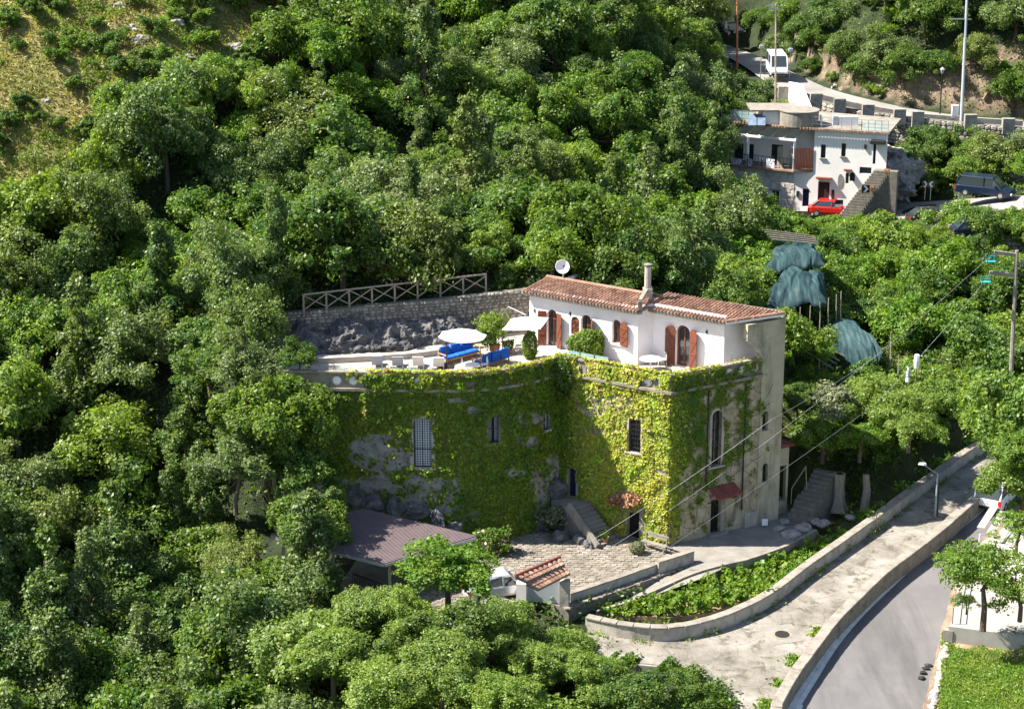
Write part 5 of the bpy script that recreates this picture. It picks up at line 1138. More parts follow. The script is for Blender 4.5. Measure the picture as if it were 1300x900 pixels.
for x, yb, yt, Y in [(1005,420,392,132.4),(1016,424,390,132.3),(1029,410,388,132.3),(1041,408,384,132.4),(1052,404,378,132.4),(1062,402,374,133),(1068,400,370,133),(1004,490,400,130),(1013,500,425,129),(1027,470,418,130),(1131,450,422,128),(1141,460,450,127),(1040,500,455,127),(1030,480,430,128)]:
    pole('thin grey timber pole among the vine frames beside the nets', PY(x, yb, Y)-Vector((0, 0, .8)), PY(x, yt, Y))
t = thing('vine_trellis', 'frame of grey timber rails behind the villa beside the nets', 'trellis', PY(1012, 430, 128))
for a, b in [((1012,432),(1062,462)),((1008,436),(1058,468)),((1016,428),(1066,458)),((1020,424),(1072,452)),((1014,446),(1036,438)),((1030,456),(1050,444)),((1004,440),(1015,500)),((1048,462),(1052,492))]:
    MB().bar(PY(*a, 128), PY(*b, 127.5), .07).build('rail', M['fence_wood'], t)
t = thing('vine_trellis', 'flat dark timber frame beside the farthest net', 'trellis', PY(970, 300, 146))
for k in range(5): MB().bar(PY(968+k*3, 292+k*3, 147-k*.4), PY(1032+k*2, 300+k*2.5, 147-k*.4), .09).build('rail', M['fence_wood'], t)
p = PY(1163, 474, 122); t = thing('wrapped_bag', 'white sack tied round a short red post among the shrubs', 'sack', p); m = MB(); m.lathe((0, 0, .25), [(.08, 0), (.15, .15), (.19, .6), (.16, .95), (.08, 1.0)], 10); m.build('sack', M['canvas'], t, world=False); MB().bar((0, 0, -.6), (0, 0, .3), .06).build('post', M['terracotta'], t, world=False)
p = PY(1152, 488, 121); t = thing('folded_parasol', 'closed blue and white parasol standing among the shrubs', 'parasol', p); m = MB(); m.lathe((0, 0, .1), [(.02, 0), (.16, .1), (.10, .7), (.02, 1.1)], 10); m.build('canopy', M['towel'], t, world=False); MB().bar((0, 0, -.6), (0, 0, 1.3), .03).build('pole', M['steel'], t, world=False)
# ---------------------------------------------------------------- goods-lift pole at the right
p = PY(1287, 470, 118); tp = PY(1291, 318, 118); t = thing('cableway_pole', 'pale concrete cableway pole with two crossarms and hanging green crates', 'pole', p)
m = MB(); m.tube([p-Vector((0,0,6)), tp], [.16, .11], 8); m.build('pole', M['cap_stone'], t)
for (y, x0) in ((321, 1262), (347, 1256)):
    a, b = PY(x0, y-1, 118), PY(1291, y+3, 118); MB().bar(a, b, .16, .2).build('crossarm', M['cap_stone'], t)
    m = MB(); q = a+Vector((-.15, 0, -.35)); m.box(q.x-.28, q.x+.28, q.y-.2, q.y+.2, q.z-.28, q.z-.22)
    for sx in (-.28, .24): m.box(q.x+sx, q.x+sx+.04, q.y-.2, q.y-.16, q.z-.28, q.z+.15); m.box(q.x+sx, q.x+sx+.04, q.y+.16, q.y+.2, q.z-.28, q.z+.15)
    m.box(q.x-.28, q.x+.28, q.y-.2, q.y-.16, q.z+.1, q.z+.15); m.box(q.x-.28, q.x+.28, q.y-.2, q.y-.16, q.z-.08, q.z-.04); m.build('hanging_crate', M['crate'], t)
    MB().bar(q+Vector((0, 0, .1)), a, .03).build('hanger', M['iron'], t)
MB().bar(PY(1291, 335, 118), PY(1310, 332, 118), .14).build('crossarm', M['cap_stone'], t)
def cable(label, pts, r=.018, sag=.0, mt='steel', grp=None):
    pts = [Vector(p) for p in pts]; out = []
    for a, b in zip(pts[:-1], pts[1:]):
        for k in range(16): f = k/16; q = a.lerp(b, f); q.z -= 4*sag*f*(1-f); out.append(q)
    out.append(pts[-1]); m = MB(); m.tube(out, r, 4, False); tag(m.build('overhead_cable', M[mt]), label, 'cable', grp)
cable('overhead cable running from the tiled gate up past the right of the villa', [PY(714, 783, 104), PY(1110, 514, 116), PY(1256, 350, 118)], .007, .2)
cable('overhead cable crossing the villa just above its right-hand door', [PY(763, 702, 109.5), PY(1000, 540, 113), PY(1262, 321, 118)], .007, .25)
cable('overhead cable crossing the villa below the tall arched window', [PY(724, 702, 109.5), PY(980, 532, 112), PY(1165, 415, 117)], .007, .25)
# ---------------------------------------------------------------- right foreground: white platform, lawn, car
t = thing('white_platform', 'raised white rendered platform and wall beside the road', 'terrace', PZ(1215, 800, .35))
tp_ = [(p.x, p.y) for p in [PZ(x, y, .35) for x, y in [(1207,795),(1213,757),(1222,726),(1240,690),(1345,640),(1345,812),(1300,806)]]]
m = MB(); m.prism(tp_, -1.6, .35); m.build('slab', M['pale_slab'], t)
e0, e1 = PZ(1205, 796, .42), PZ(1330, 812, .42); W = Wall(e0, e1); m = MB(); W.box(m, 0, W.L, -.6, .48, -.35, .02); m.build('edge_beam', M['pale_slab'], t)
m = MB(); W.box(m, -.3, .22, -.9, .25, -.25, .08); m.build('end_block', M['cap_stone'], t)
e2 = PZ(1240, 722, .35); W2 = Wall(PZ(1240, 792, .35), PZ(1262, 690, .35)); m = MB(); 
wq = Wall(PZ(1262, 740, .35)+Vector((0, 1.2, 0)), PZ(1330, 752, .35)+Vector((0, 1.0, 0))); m = MB(); wq.box(m, 0, wq.L, .3, 2.2, -.3, 0); m.build('rear_wall', M['white_plaster'], t)
wf = thing('white_slat_fence', 'white slatted awning of broad boards beside the parked white van', 'awning', PZ(1250, 672, .5))
for k in range(5):
    a, b = PZ(1240+k*12, 670+k*7, 1.7), PZ(1258+k*12, 642+k*7, 2.0); m = MB(); d = (b-a).normalized(); s = Vector((.42, -.18, 0)); m.hexa([a, a+s, b+s, b], [a+Vector((0,0,.05)), a+s+Vector((0,0,.05)), b+s+Vector((0,0,.05)), b+Vector((0,0,.05))]); m.build('board', M['pale_slab'], wf)
for q in (PZ(1244, 682, 1.5), PZ(1300, 712, 1.5)): MB().bar((q.x, q.y, -.3), (q.x, q.y, 1.7), .08).build('post', M['white_metal'], wf)
rl = thing('roadside_railing', 'thin pale railing at the corner of the white platform', 'railing', PZ(1210, 790, .4))
rp = [PZ(1209, 792, .35), PZ(1212, 768, .35), PZ(1217, 742, .35), PZ(1224, 722, .35)]
for a in rp: MB().bar(a, a+Vector((0, 0, .95)), .05).build('post', M['fence_wood'], rl)
for a, b in zip(rp[:-1], rp[1:]):
    for h in (.9, .5): MB().bar(a+Vector((0, 0, h)), b+Vector((0, 0, h)), .035).build('rail', M['fence_wood'], rl)
p = PZ(1176, 858, -1.2)
for i, (x, y) in enumerate([(1172, 853), (1175, 848), (1170, 860), (1179, 844)]): q = lane(x, y, -.25); rock('debris', 'broken dark lump of asphalt at the crumbling road edge', q, .16, M['iron'], 80+i, 'dark rubble at the road edge', 1, (1.5, 1, .6), .5)
# ---------------------------------------------------------------- vehicles
def vehicle(label, cat, p, rz, L, Wd, prof, paint, roof_i, grp=None, name='parked_car', hb=.28, plate=True):
    """prof: stations (x from the rear, z belt, z roof, half width at belt, half width at roof)"""
    t = thing(name, label, cat, p, grp, rz); n_ = len(prof)
    def loft(rings, nm, mt, par, cap=True):
        m = MB(); k = len(rings[0])
        for r in rings: m.v += r
        for i in range(len(rings)-1):
            for j in range(k): m.f.append((i*k+j, i*k+(j+1) % k, (i+1)*k+(j+1) % k, (i+1)*k+j))
        m.f.append(tuple(reversed(range(k)))); m.f.append(tuple((len(rings)-1)*k+j for j in range(k))); return m.build(nm, mt, par, world=False, bevel=.03)
    body = [[(x, -wb*.97, hb), (x, -wb, hb+.15), (x, -wb, zb-.08), (x, -wb*.94, zb), (x, wb*.94, zb), (x, wb, zb-.08), (x, wb, hb+.15), (x, wb*.97, hb)] for x, zb, zr, wb, wr in prof]
    b = loft(body, 'body', M[paint], t)
    cab = [(x, zb, zr, wb, wr) for x, zb, zr, wb, wr in prof if zr > zb]
    cr = [[(x, -wb*.93, zb-.02), (x, -wr, zr), (x, wr, zr), (x, wb*.93, zb-.02)] for x, zb, zr, wb, wr in cab]
    loft(cr, 'windows', M['glass'], t)
    rf = [c for c in cab if c[2] >= max(q[2] for q in cab)-.12]
    m = MB(); x0, x1 = rf[0][0]-.03, rf[-1][0]+.03; zr = max(q[2] for q in cab); wr = max(q[4] for q in rf)+.015
    m.hexa([(x0, -wr, zr-.06), (x1, -wr, zr-.06), (x1, wr, zr-.06), (x0, wr, zr-.06)], [(x0+.08, -wr+.08, zr+.02), (x1-.08, -wr+.08, zr+.02), (x1-.08, wr-.08, zr+.02), (x0+.08, wr-.08, zr+.02)]); m.build('roof', M[paint], t, world=False)
    for (xa, za, wa_), (xb, zb2, wb2) in [((cab[0][0], cab[0][1], cab[0][3]*.93), (rf[0][0], rf[0][2], rf[0][4])), ((cab[-1][0], cab[-1][1], cab[-1][3]*.93), (rf[-1][0], rf[-1][2], rf[-1][4])), ((L*.5, cab[1][1], cab[1][3]*.93), (L*.5, zr, wr))]:
        for s in (-1, 1): MB().bar((xa, s*wa_*1.01, za-.03), (xb, s*(wb2+.01), zb2), .08).build('pillar', M[paint], t, world=False)
    for xw in (L*.19, L*.81):
        for s in (-1, 1):
            m = MB(); m.tube([(xw, s*(Wd/2-.2), .31), (xw, s*(Wd/2+.01), .31)], .31, 14); wh = m.build('wheel', M['tyre'], t, world=False); m = MB(); m.tube([(xw, s*(Wd/2), .31), (xw, s*(Wd/2+.03), .31)], .18, 10); m.build('rim', M['steel'], wh, world=False)
    for s in (-1, 1):
        m = MB(); m.box(-.015, .06, s*Wd*.42-.1, s*Wd*.42+.1, prof[0][1]-.42, prof[0][1]-.05); m.build('tail_light', M['red_lens'], t, world=False)
        m = MB(); m.box(L-.08, L+.015, s*Wd*.38-.16, s*Wd*.38+.16, prof[-1][1]-.22, prof[-1][1]-.06); m.build('headlight', M['white_metal'], t, world=False)
        m = MB(); m.box(L*.70, L*.74, s*(Wd/2+.0)-.09, s*(Wd/2)+.09, prof[3][1]+.02, prof[3][1]+.16); m.build('wing_mirror', M[paint], t, world=False)
    for x in (-.04, L-.05): m = MB(); m.box(x, x+.1, -Wd*.46, Wd*.46, hb+.02, hb+.22); m.build('bumper', M[paint if name != 'van' else 'iron'], t, world=False, bevel=.02)
    return t
def sedan(L, W_, h): return [(0, h*.58, h*.58, W_*.44, W_*.4), (L*.08, h*.64, h*.70, W_*.49, W_*.38), (L*.22, h*.65, h*.97, W_*.5, W_*.37), (L*.5, h*.64, h, W_*.5, W_*.39), (L*.62, h*.63, h*.93, W_*.5, W_*.37), (L*.76, h*.61, h*.62, W_*.49, W_*.4), (L*.95, h*.50, h*.5, W_*.46, W_*.4), (L, h*.42, h*.42, W_*.40, W_*.4)]
def mpv(L, W_, h): return [(0, h*.54, h*.55, W_*.46, W_*.4), (L*.03, h*.56, h*.9, W_*.49, W_*.41), (L*.08, h*.56, h, W_*.5, W_*.42), (L*.5, h*.56, h, W_*.5, W_*.43), (L*.66, h*.55, h*.97, W_*.5, W_*.41), (L*.82, h*.53, h*.56, W_*.49, W_*.38), (L*.96, h*.42, h*.42, W_*.46, W_*.4), (L, h*.36, h*.36, W_*.42, W_*.4)]
def face(a, b): return math.atan2(b.y-a.y, b.x-a.x)
vp = PY(1217, 247, 173.2); vehicle('dark blue people carrier parked side-on along the cliff above the bend', 'car', vp+Vector((0, .6, 0)), face(vp, PY(1288, 249, 171)), 4.9, 1.9, mpv(4.9, 1.9, 1.75), 'car_blue', 0)
vp = PY(1023, 266, 177.6); vehicle('bright red car parked at the foot of the white house', 'car', PY(1026, 272, 176.8), -.22, 4.1, 1.7, sedan(4.1, 1.7, 1.42), 'red', 0)
vehicle('dark car half hidden by the trees on the bend', 'car', PY(1152, 285, 171), .1, 4.0, 1.65, sedan(4.0, 1.65, 1.4), 'car_black', 0)
vehicle('dark blue car just showing between shrubs below the hairpin', 'car', PY(1207, 301, 161), .05, 3.9, 1.65, sedan(3.9, 1.65, 1.4), 'car_blue', 0)
vp = PY(990, 103, 205); vehicle('white van with a roof rack driving down the upper road', 'van', vp+Vector((0, 5, .3)), -math.pi/2-.02, 5.4, 1.8, [(0, 1.1, 1.15, .86, .8), (.1, 1.15, 2.05, .9, .8), (.5, 1.15, 2.15, .9, .82), (2.6, 1.15, 2.15, .9, .82), (4.2, 1.1, 2.1, .9, .78), (4.9, 1.05, 1.1, .88, .7), (5.3, .85, .85, .84, .7), (5.4, .7, .7, .8, .7)], 'car_white', 0, name='van')
vp = PY(925, 48, 232); vehicle('small dark car far up the upper road beneath the trees', 'car', vp+Vector((-1, 2, .3)), -1.0, 3.9, 1.7, sedan(3.9, 1.7, 1.45), 'car_black', 0)
vp = PZ(1246, 660, .55); vehicle('white estate van parked by the road behind the leaning tree', 'van', PZ(1252, 652, .15), 1.05, 4.6, 1.85, mpv(4.6, 1.85, 1.8), 'car_white', 0, name='van')
vp = PZ(596, 752, .1); vehicle('pale silver car standing in the courtyard behind the fig tree', 'car', PZ(590, 762, 0), .35, 4.0, 1.7, sedan(4.0, 1.7, 1.4), 'car_silver', 0)
# ================================================================ white house up the valley
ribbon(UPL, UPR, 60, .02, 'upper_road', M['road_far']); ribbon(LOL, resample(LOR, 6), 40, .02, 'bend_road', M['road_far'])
m = MB(); ln = resample(LOL[2:], 30)
H0 = PY(1008, 262, 177.5); H1 = PY(1122, 262, 175.0); zb_ = 4.4
HW = Wall(Vector((H0.x, H0.y)), Vector((H1.x, H1.y))); zr_ = HW.px(1078, 167)[1]
uM = HW.px(1033, 200)[0]; HL = HW.L
H = thing('white_house', 'two-storey white house with roof terrace, balcony and stone base up the valley', 'house', (H0.x, H0.y, zb_))
def hp(x0, x1, y0, y1): return arch_px(HW, x0, x1, y0, y1)
zx = lambda x: 900+x/5.296; zy = lambda y: 120+y/5.296
def hz(a, b, c, d): return hp(zx(a), zx(b), zx(0)-900+zy(c), zy(d)) if 0 else hp(zx(a), zx(b), zy(c), zy(d))
ws = [hz(752,785,338,428), hz(890,920,330,418)]; gd = hz(732,810,588,724); dd_ = hz(628,672,635,755); sw = hz(918,940,530,600); aw2 = hz(946,982,524,584); gw = hz(1012,1092,490,534); ud = hz(1103,1122,325,470)
lowh = [rect(*gd), rect(*dd_), rect(*sw), arch(*aw2), rect(*gw)]
m = MB(); zfl = HW.px(1020, 216)[1]
HW.slab(m, [(0, zb_-2), (HL, zb_-2), (HL, zr_), (uM, zr_), (uM, zfl), (0, zfl)], lowh+[rect(*w_) for w_ in ws]+[rect(*ud)], -.3, 0); m.build('front_wall', M['far_plaster'], H)
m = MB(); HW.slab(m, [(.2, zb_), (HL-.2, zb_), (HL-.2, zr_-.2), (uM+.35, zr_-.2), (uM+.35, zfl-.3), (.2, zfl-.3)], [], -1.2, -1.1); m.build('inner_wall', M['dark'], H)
for w_ in ws: frame_in(HW, w_, False, M['iron'], H, -.12, .07, 1); m = MB(); HW.box(m, w_[0]-.1, w_[1]+.1, w_[2]-.08, w_[2], -.1, .12); m.build('sill', M['cap_stone'], H)
for o_, nm in ((gd, 'garage_door'), (dd_, 'door'), (ud, 'door')): m = MB(); HW.slab(m, rect(*o_), [], -.25, -.18); m.build(nm, M['iron' if nm != 'door' else 'car_blue'], H)
frame_in(HW, sw, False, M['iron'], H, -.12, .05, 0); frame_in(HW, aw2, True, M['iron'], H, -.1, .06, 2, bars=4); frame_in(HW, gw, False, M['iron'], H, -.15, .05, 0)
ov = hz(866, 902, 535, 628); m = MB(); cu, cz, ru, rz_ = (ov[0]+ov[1])/2, (ov[2]+ov[3])/2, (ov[1]-ov[0])/2, (ov[3]-ov[2])/2
HW.slab(m, [(cu+ru*math.cos(k*.3927), cz+rz_*math.sin(k*.3927)) for k in range(16)], [], -.02, .05); m.build('oval_plaque', M['stone'], H)
for a, b, c, d in ((724, 828, 556, 576), (912, 960, 502, 516)):
    o_ = hz(a, b, c, d); m = MB(); HW.slab(m, rect(o_[0], o_[1], o_[3]-.12, o_[3]), [], 0, .45); m.build('tiled_hood', M['dark_tile'], H)
o_ = hz(1092, 1190, 305, 330); m = MB(); HW.box(m, o_[0], o_[1], o_[2]+.05, o_[3], 0, .8); m.build('door_hood', M['iron'], H)
o_ = hz(1045, 1062, 338, 365); m = MB(); HW.box(m, o_[0], o_[1], o_[2], o_[3], 0, .15); m.build('wall_lamp', M['iron'], H)
for a, c in ((598, 668), (834, 660), (834, 688)): u, z = HW.px(zx(a), zy(c)); m = MB(); HW.box(m, u-.12, u+.12, z-.25, z+.25, 0, .1); m.build('letter_box', M['iron'], H)
# left side: stone base, balcony over it, upper wall set back
SB = Wall(Vector((H0.x-5.3, H0.y+2.9)), Vector((H0.x, H0.y))); HB = thing
zs = zfl
wn_ = arch_px(SB, zx(415), zx(472), zy(645), zy(752))
m = MB(); SB.slab(m, rect(0, SB.L, zb_-3, zs-.15), [rect(*wn_)], -.4, -.003); m.build('stone_base', M['far_plaster'], H); frame_in(SB, wn_, False, M['white_metal'], H, -.15, .08, 1)
m = MB(); SB.box(m, wn_[0]-.15, wn_[1]+.15, wn_[3], wn_[3]+.12, -.1, .05); m.build('lintel', M['cap_stone'], H)
sp = [SB.p(SB.L*k/8, 0, 0) for k in range(9)]
mk = MB()
class _S: pass
def stone_patch(W, u0, u1, z0, z1, size, mt, holes, par):
    m = MB(); z = z0
    while z < z1-.05:
        h = min(size*R_.uniform(.6, 1), z1-z); u = u0
        while u < u1-.05:
            wd = min(size*R_.uniform(.7, 1.6), u1-u); c = (u+wd/2, z+h/2)
            if not any(a-.1 < c[0] < b+.1 and e-.1 < c[1] < f+.1 for a, b, e, f in holes):
                dd = R_.uniform(.03, .08); g = .025; j = [R_.uniform(-.04, .04) for _ in range(8)]
                m.hexa([W.p(u+g+j[0], z+g, dd), W.p(u+wd-g, z+g+j[1], dd), W.p(u+wd-g, z+g, -.02), W.p(u+g, z+g, -.02)], [W.p(u+g, z+h-g+j[2], dd), W.p(u+wd-g+j[3], z+h-g, dd), W.p(u+wd-g, z+h-g, -.02), W.p(u+g, z+h-g, -.02)])
            u += wd
        z += h
    o = m.build('stones', M[mt], par); o['kind'] = 'stuff'
stone_patch(SB, 0, SB.L-.05, zb_-2.5, zs-.2, .42, 'base_stone', [wn_], H)
bk = 1.5   # balcony depth
UW = Wall(SB.p(-1.2, 0, -bk), HW.p(uM+.01, 0, -bk-.2)); 
m = MB(); o1 = arch_px(UW, zx(168), zx(230), zy(330), zy(480)); o2 = arch_px(UW, zx(253), zx(300), zy(335), zy(480)); o3 = arch_px(UW, zx(418), zx(495), zy(338), zy(480))
o1, o2, o3 = [(a, b, zs+.02, d) for a, b, c, d in (o1, o2, o3)]
UW.slab(m, rect(0, UW.L, zs-.2, zr_-.1), [rect(*o1), rect(*o2), rect(*o3)], -.25, 0); m.build('upper_wall', M['far_plaster'], H)
for o_ in (o1, o2, o3): frame_in(UW, o_, False, M['iron'], H, -.12, .06, 1)
WW = Wall(HW.p(uM, 0, -bk-.2), HW.p(uM, 0, 0)); m = MB(); WL2 = Wall(HW.p(uM, 0, -3), HW.p(uM, 0, -.01)); HW.box(m, uM-.002, uM+.25, zfl-.2, zr_-.003, -3, -.302); m.build('side_wall', M['far_plaster'], H)
m = MB(); ps = [SB.p(-1.2, 0, .35), SB.p(SB.L, 0, .35), HW.p(uM, 0, .0), HW.p(uM, 0, -3), UW.p(0, 0, -.2)]; m.prism([(p.x, p.y) for p in ps][::-1], zs-.15, zs); m.build('balcony_floor', M['cap_stone'], H)
m = MB(); SB.box(m, -1.2, SB.L+.02, zs-.17, zs-.02, .3, .5); m.build('tile_edge', M['tile'], H)
m = MB(); rps = [SB.p(-1.5, 0, .25), SB.p(SB.L, 0, .25), HW.p(uM, 0, .15), HW.p(HL+.15, 0, .15), HW.p(HL+.15, 0, -7), SB.p(-1, 0, -8)]; m.prism([(p.x, p.y) for p in rps][::-1], zr_-.02, zr_+.12); m.build('roof_slab', M['cap_stone'], H)
nt_ = 0; m = MB()
for W, a, b in ((SB, -1.5, SB.L), (HW, 0, HL+.1)):
    for k in range(int((b-a)/.28)): u = a+k*.28; W.box(m, u, u+.16, zr_+.0, zr_+.16, .2, .42)
m.build('tile_eave', M['tile'], H)['kind'] = 'stuff'
bp = [SB.p(u, 0, .28) for u in np.linspace(-1.1, SB.L-.05, 22)]
for k, p in enumerate(bp): MB().bar((p.x, p.y, zs), (p.x, p.y, zs+.95), .03 if k % 4 else .06).build('railing_bar', M['iron'], H)
MB().bar((bp[0].x, bp[0].y, zs+.95), (bp[-1].x, bp[-1].y, zs+.95), .05).build('top_rail', M['iron'], H)
# pergola frames over the balcony
pz = zr_-1.05
for u in (-1.1, 1.55, SB.L-.1): p = SB.p(u, 0, .15); MB().bar((p.x, p.y, zs), (p.x, p.y, pz+.1), .2).build('pergola_post', M['far_plaster'], H)
p0, p1 = SB.p(-1.1, pz, .2), SB.p(SB.L, pz, .2); MB().bar(p0, p1, .15, .18).build('pergola_beam', M['far_plaster'], H)
for u in np.linspace(-.9, SB.L-.1, 7): MB().bar(SB.p(u, pz+.05, .2), SB.p(u, zr_-.35, -2.5), .07, .1).build('pergola_rafter', M['far_plaster'], H)
m = MB(); a_, b_, c_, d_ = SB.p(-1.1, pz+.14, .2), SB.p(SB.L-.05, pz+.14, .2), SB.p(SB.L-.05, zr_-.22, -2.4), SB.p(-1.1, zr_-.22, -2.4); up = Vector((0, 0, .03)); m.hexa([a_, b_, c_, d_], [a_+up, b_+up, c_+up, d_+up]); None
# brown slatted screen
m = MB(); BS = Wall(SB.p(SB.L+.05, 0, .32), HW.p(uM, 0, .08))
for k in range(12): u = BS.L*k/12; m = MB(); BS.box(m, u, u+BS.L/12-.03, zs+.02, zs+2.0, -.04, 0); m.build('screen_board', M['wood'], H)
for k, (a, mt) in enumerate(((452, 'pale_stone'), (532, 'pale_stone'))):
    u = SB.px(zx(a), zy(440))[0]; m = MB(); SB.slab(m, arch(u, u+.5, zs, zs+1.9), [], -.3, -.22); tag(m.build('arched_screen', M[mt]), ['pale arched screen panel standing on the balcony, left one', 'pale arched screen panel standing on the balcony, right one'][k], 'screen')
for k, (a, b, z0, z1, lab) in enumerate(((160, 228, 425, 485, 'white and dark towel hanging over the left end of the balcony rail'), (275, 300, 430, 490, 'mauve towel hanging on the balcony rail'), (395, 450, 430, 495, 'purple cloth hanging on the balcony rail beside the arched screens'))):
    o_ = arch_px(SB, zx(a), zx(b), zy(z0), zy(z1)); m = MB(); SB.slab(m, rect(*o_), [], .32, .36); tag(m.build('hanging_towel', M['towel']), lab, 'towel')
u, z = SB.px(zx(325), zy(430)); p = SB.p(u, zs, -.9); chair('white chair on the balcony of the white house', p, .3)
# roof terrace: railings, round tank, solar panels, white box
def hroof(u, d): return HW.p(u, zr_+.12, d)
t = thing('roof_railing', 'glass and steel railing round the roof terrace of the white house', 'railing', hroof(0, 0))
def rl_(p, q, n_, h=.95, glass=True):
    for k in range(n_+1): a = p.lerp(q, k/n_); MB().bar(a, a+Vector((0, 0, h)), .04).build('post', M['steel'], t)
    for z_ in (.33, .66, h): MB().bar(p+Vector((0,0,z_)), q+Vector((0,0,z_)), .03).build('rail', M['steel'], t)
    if glass: a, b = Vector((p.x, p.y)), Vector((q.x, q.y)); W = Wall(a, b); m = MB(); W.box(m, 0, W.L, p.z+.05, p.z+h-.08, -.01, .01); m.build('pane', M['clear'], t)
rl_(hroof(HL-2.3, -.1), hroof(HL, -.1), 4); rl_(hroof(uM-2, -.1), hroof(HL-2.3, -.1), 7, glass=False); rl_(SB.p(-1.2, zr_+.12, -.1), SB.p(2.0, zr_+.12, -.2), 5)
p = PZ(zx(602), 158, zr_+.12); t = thing('water_tank', 'wide round rendered water tank on the roof of the white house', 'tank', p); m = MB(); m.lathe((0, 0, 0), [(1.75, 0), (1.75, 1.25), (1.82, 1.26), (1.82, 1.35), (1.6, 1.36)], 28); m.build('tank_wall', M['cap_stone'], t, world=False)
p = PZ(zx(470), 157, zr_+.12); m = MB(); m.box(p.x-1.5, p.x+1.2, p.y-.5, p.y+3, p.z, p.z+1.2); t = thing('roof_hut', 'low pale block with tiled edge on the roof terrace beside the tank', 'block', p); m.build('wall', M['far_plaster'], t); m = MB(); m.box(p.x-2.6, p.x+1.8, p.y-.7, p.y+3, p.z+1.2, p.z+1.3); m.build('roof', M['cap_stone'], t)
for k in range(2):
    p = PZ(zx(300+k*50), 161, zr_+.12); m = MB(); m.hexa([p+Vector((-.42, 0, .05)), p+Vector((.38, 0, .05)), p+Vector((.38, 1.2, .05)), p+Vector((-.42, 1.2, .05))], [p+Vector((-.42, 0, .12)), p+Vector((.38, 0, .12)), p+Vector((.5, 1.2, .9)), p+Vector((-.3, 1.2, .9))]); tag(m.build('solar_panel', M['solar']), ['tilted solar panel on the roof terrace, left one', 'tilted solar panel on the roof terrace, next to the water tank'][k], 'solar panel')
for k, (a, b, c, d, mt, l) in enumerate([(748, 760, 145, 208, 'white_metal', 'narrow white cabinet on the roof terrace'), (833, 872, 148, 210, 'grey_paint', 'grey metal cabinet on the roof terrace beside white sheets'), (875, 1005, 150, 222, 'white_metal', 'long white sheet screen along the roof terrace'), (648, 668, 165, 208, 'crate', 'small turquoise cupboard beside the round tank')]):
    p = PZ(zx(a), 160, zr_+.1); q = PY(zx(b), zy(c), p.y); m = MB(); m.box(p.x, q.x, p.y, p.y+.5, zr_+.1, max(q.z, zr_+.8)); tag(m.build('roof_cabinet', M[mt]), l, 'cabinet')
# stairs on the right of the house, coloured dark to stand for its shade
t = thing('house_stairs', 'long grey stairs climbing beside the white house to its side door', 'stairs', PY(1075, 262, 175))
A0, A1 = HW.px(zx(870), zy(760)), HW.px(zx(1130), zy(500)); n_ = 20
for k in range(n_):
    f0 = k/n_; u0 = A0[0]+(A1[0]-A0[0])*f0; z = zb_+.2+(A1[1]-zb_-.2)*(k+1)/n_; m = MB(); HW.box(m, u0, u0+1.7-f0*.4, zb_-1, z, .02, 2.2-1.3*f0); m.build('step', M['mortar'], t)
m = MB(); HW.box(m, A1[0]+.1, A1[0]+1.9, zb_-1, A1[1]+.02, .0, .95); m.build('landing', M['mortar'], t)
for k, (a, b) in enumerate(((1216, 490), (1118, 605))):
    u, z = HW.px(zx(a), zy(b)); p = HW.p(u, z, 1.6); bush('red_flowers', ['red potted flowers at the top of the house stairs', 'red potted flowers halfway down the house stairs'][k], 'flowers', p, (.3, .3, .25), 'ivy_red', 160, .12, 90+k)['kind'] = 'stuff'
# white ramp wall, rubble walls and bollard stones of the upper road
t = thing('ramp_wall', 'bright white wedge-shaped wall dropping from the upper road to the roof terrace', 'wall', PY(1010, 140, 190))
m = MB(); a_, b_, c_, d_ = PY(1003, 150, 186), PY(1034, 152, 184), PY(1018, 117, 196), PY(1001, 117, 197); m.prism([(p.x, p.y) for p in (a_, b_, c_, d_)], zr_-3, lambda x, y: zr_+.1+(y-184)*.06); m.build('wall_body', M['far_plaster'], t)
def rubble(label, pts, h0, h1, mt='pale_stone', w=.6):
    t = thing('rubble_wall', label, 'wall', pts[0]); p = resample(pts, 16); m = MB(); strip_wall(m, p, w, h0, h1); m.build('wall_body', M['mortar'], t)
    q = [Vector((a.x, a.y, a.z)) for a in p]; nn = []
    for i, a in enumerate(q): d = q[min(i+1, 15)]-q[max(i-1, 0)]; nn.append(a+Vector((d.y, -d.x, 0)).normalized()*w/2)
    stone_face(nn, h0, h1, .48, 'stones', M[mt], t, .1); return t
UPs = resample(UPL[3:], 20)
rubble('high pale rubble wall holding up the road behind the white house', [PY(1018, 118, 196.5), PY(1060, 134, 192.5), PY(1140, 147, 189.5), PY(1230, 157, 187.5), PY(1340, 166, 186)], -4.2, .05)
t = thing('road_parapet', 'row of low stone blocks edging the upper road above the white house', 'parapet', UPs[0])
for x, y in [(995,117),(1036,126),(1066,133),(1102,140),(1142,146),(1165,149),(1232,153),(1280,158)]:
    p = PY(x, y, 190.5-(x-1036)*.016+ (5 if x < 1010 else 0)); m = MB(); m.box(p.x-.55, p.x+.55, p.y-.3, p.y+.3, p.z-.9, p.z+.55); m.build('stone_block', M['stone'], t)
bw = PY(1000, 112, 199)
for (a, b, Y, l) in [((1040,126),(1068,133),191.7,'first'), ((1070,134),(1100,140),191.2,''), ((1106,141),(1138,146.5),190.6,''), ((1168,151),(1226,155),189.2,''), ((1236,156),(1298,160),188,'')]:
    MB().bar(PY(*a, Y)+Vector((0,0,.25)), PY(*b, Y-.3)+Vector((0,0,.25)), .35, .5).build('parapet_wall', M['pale_stone'], t)
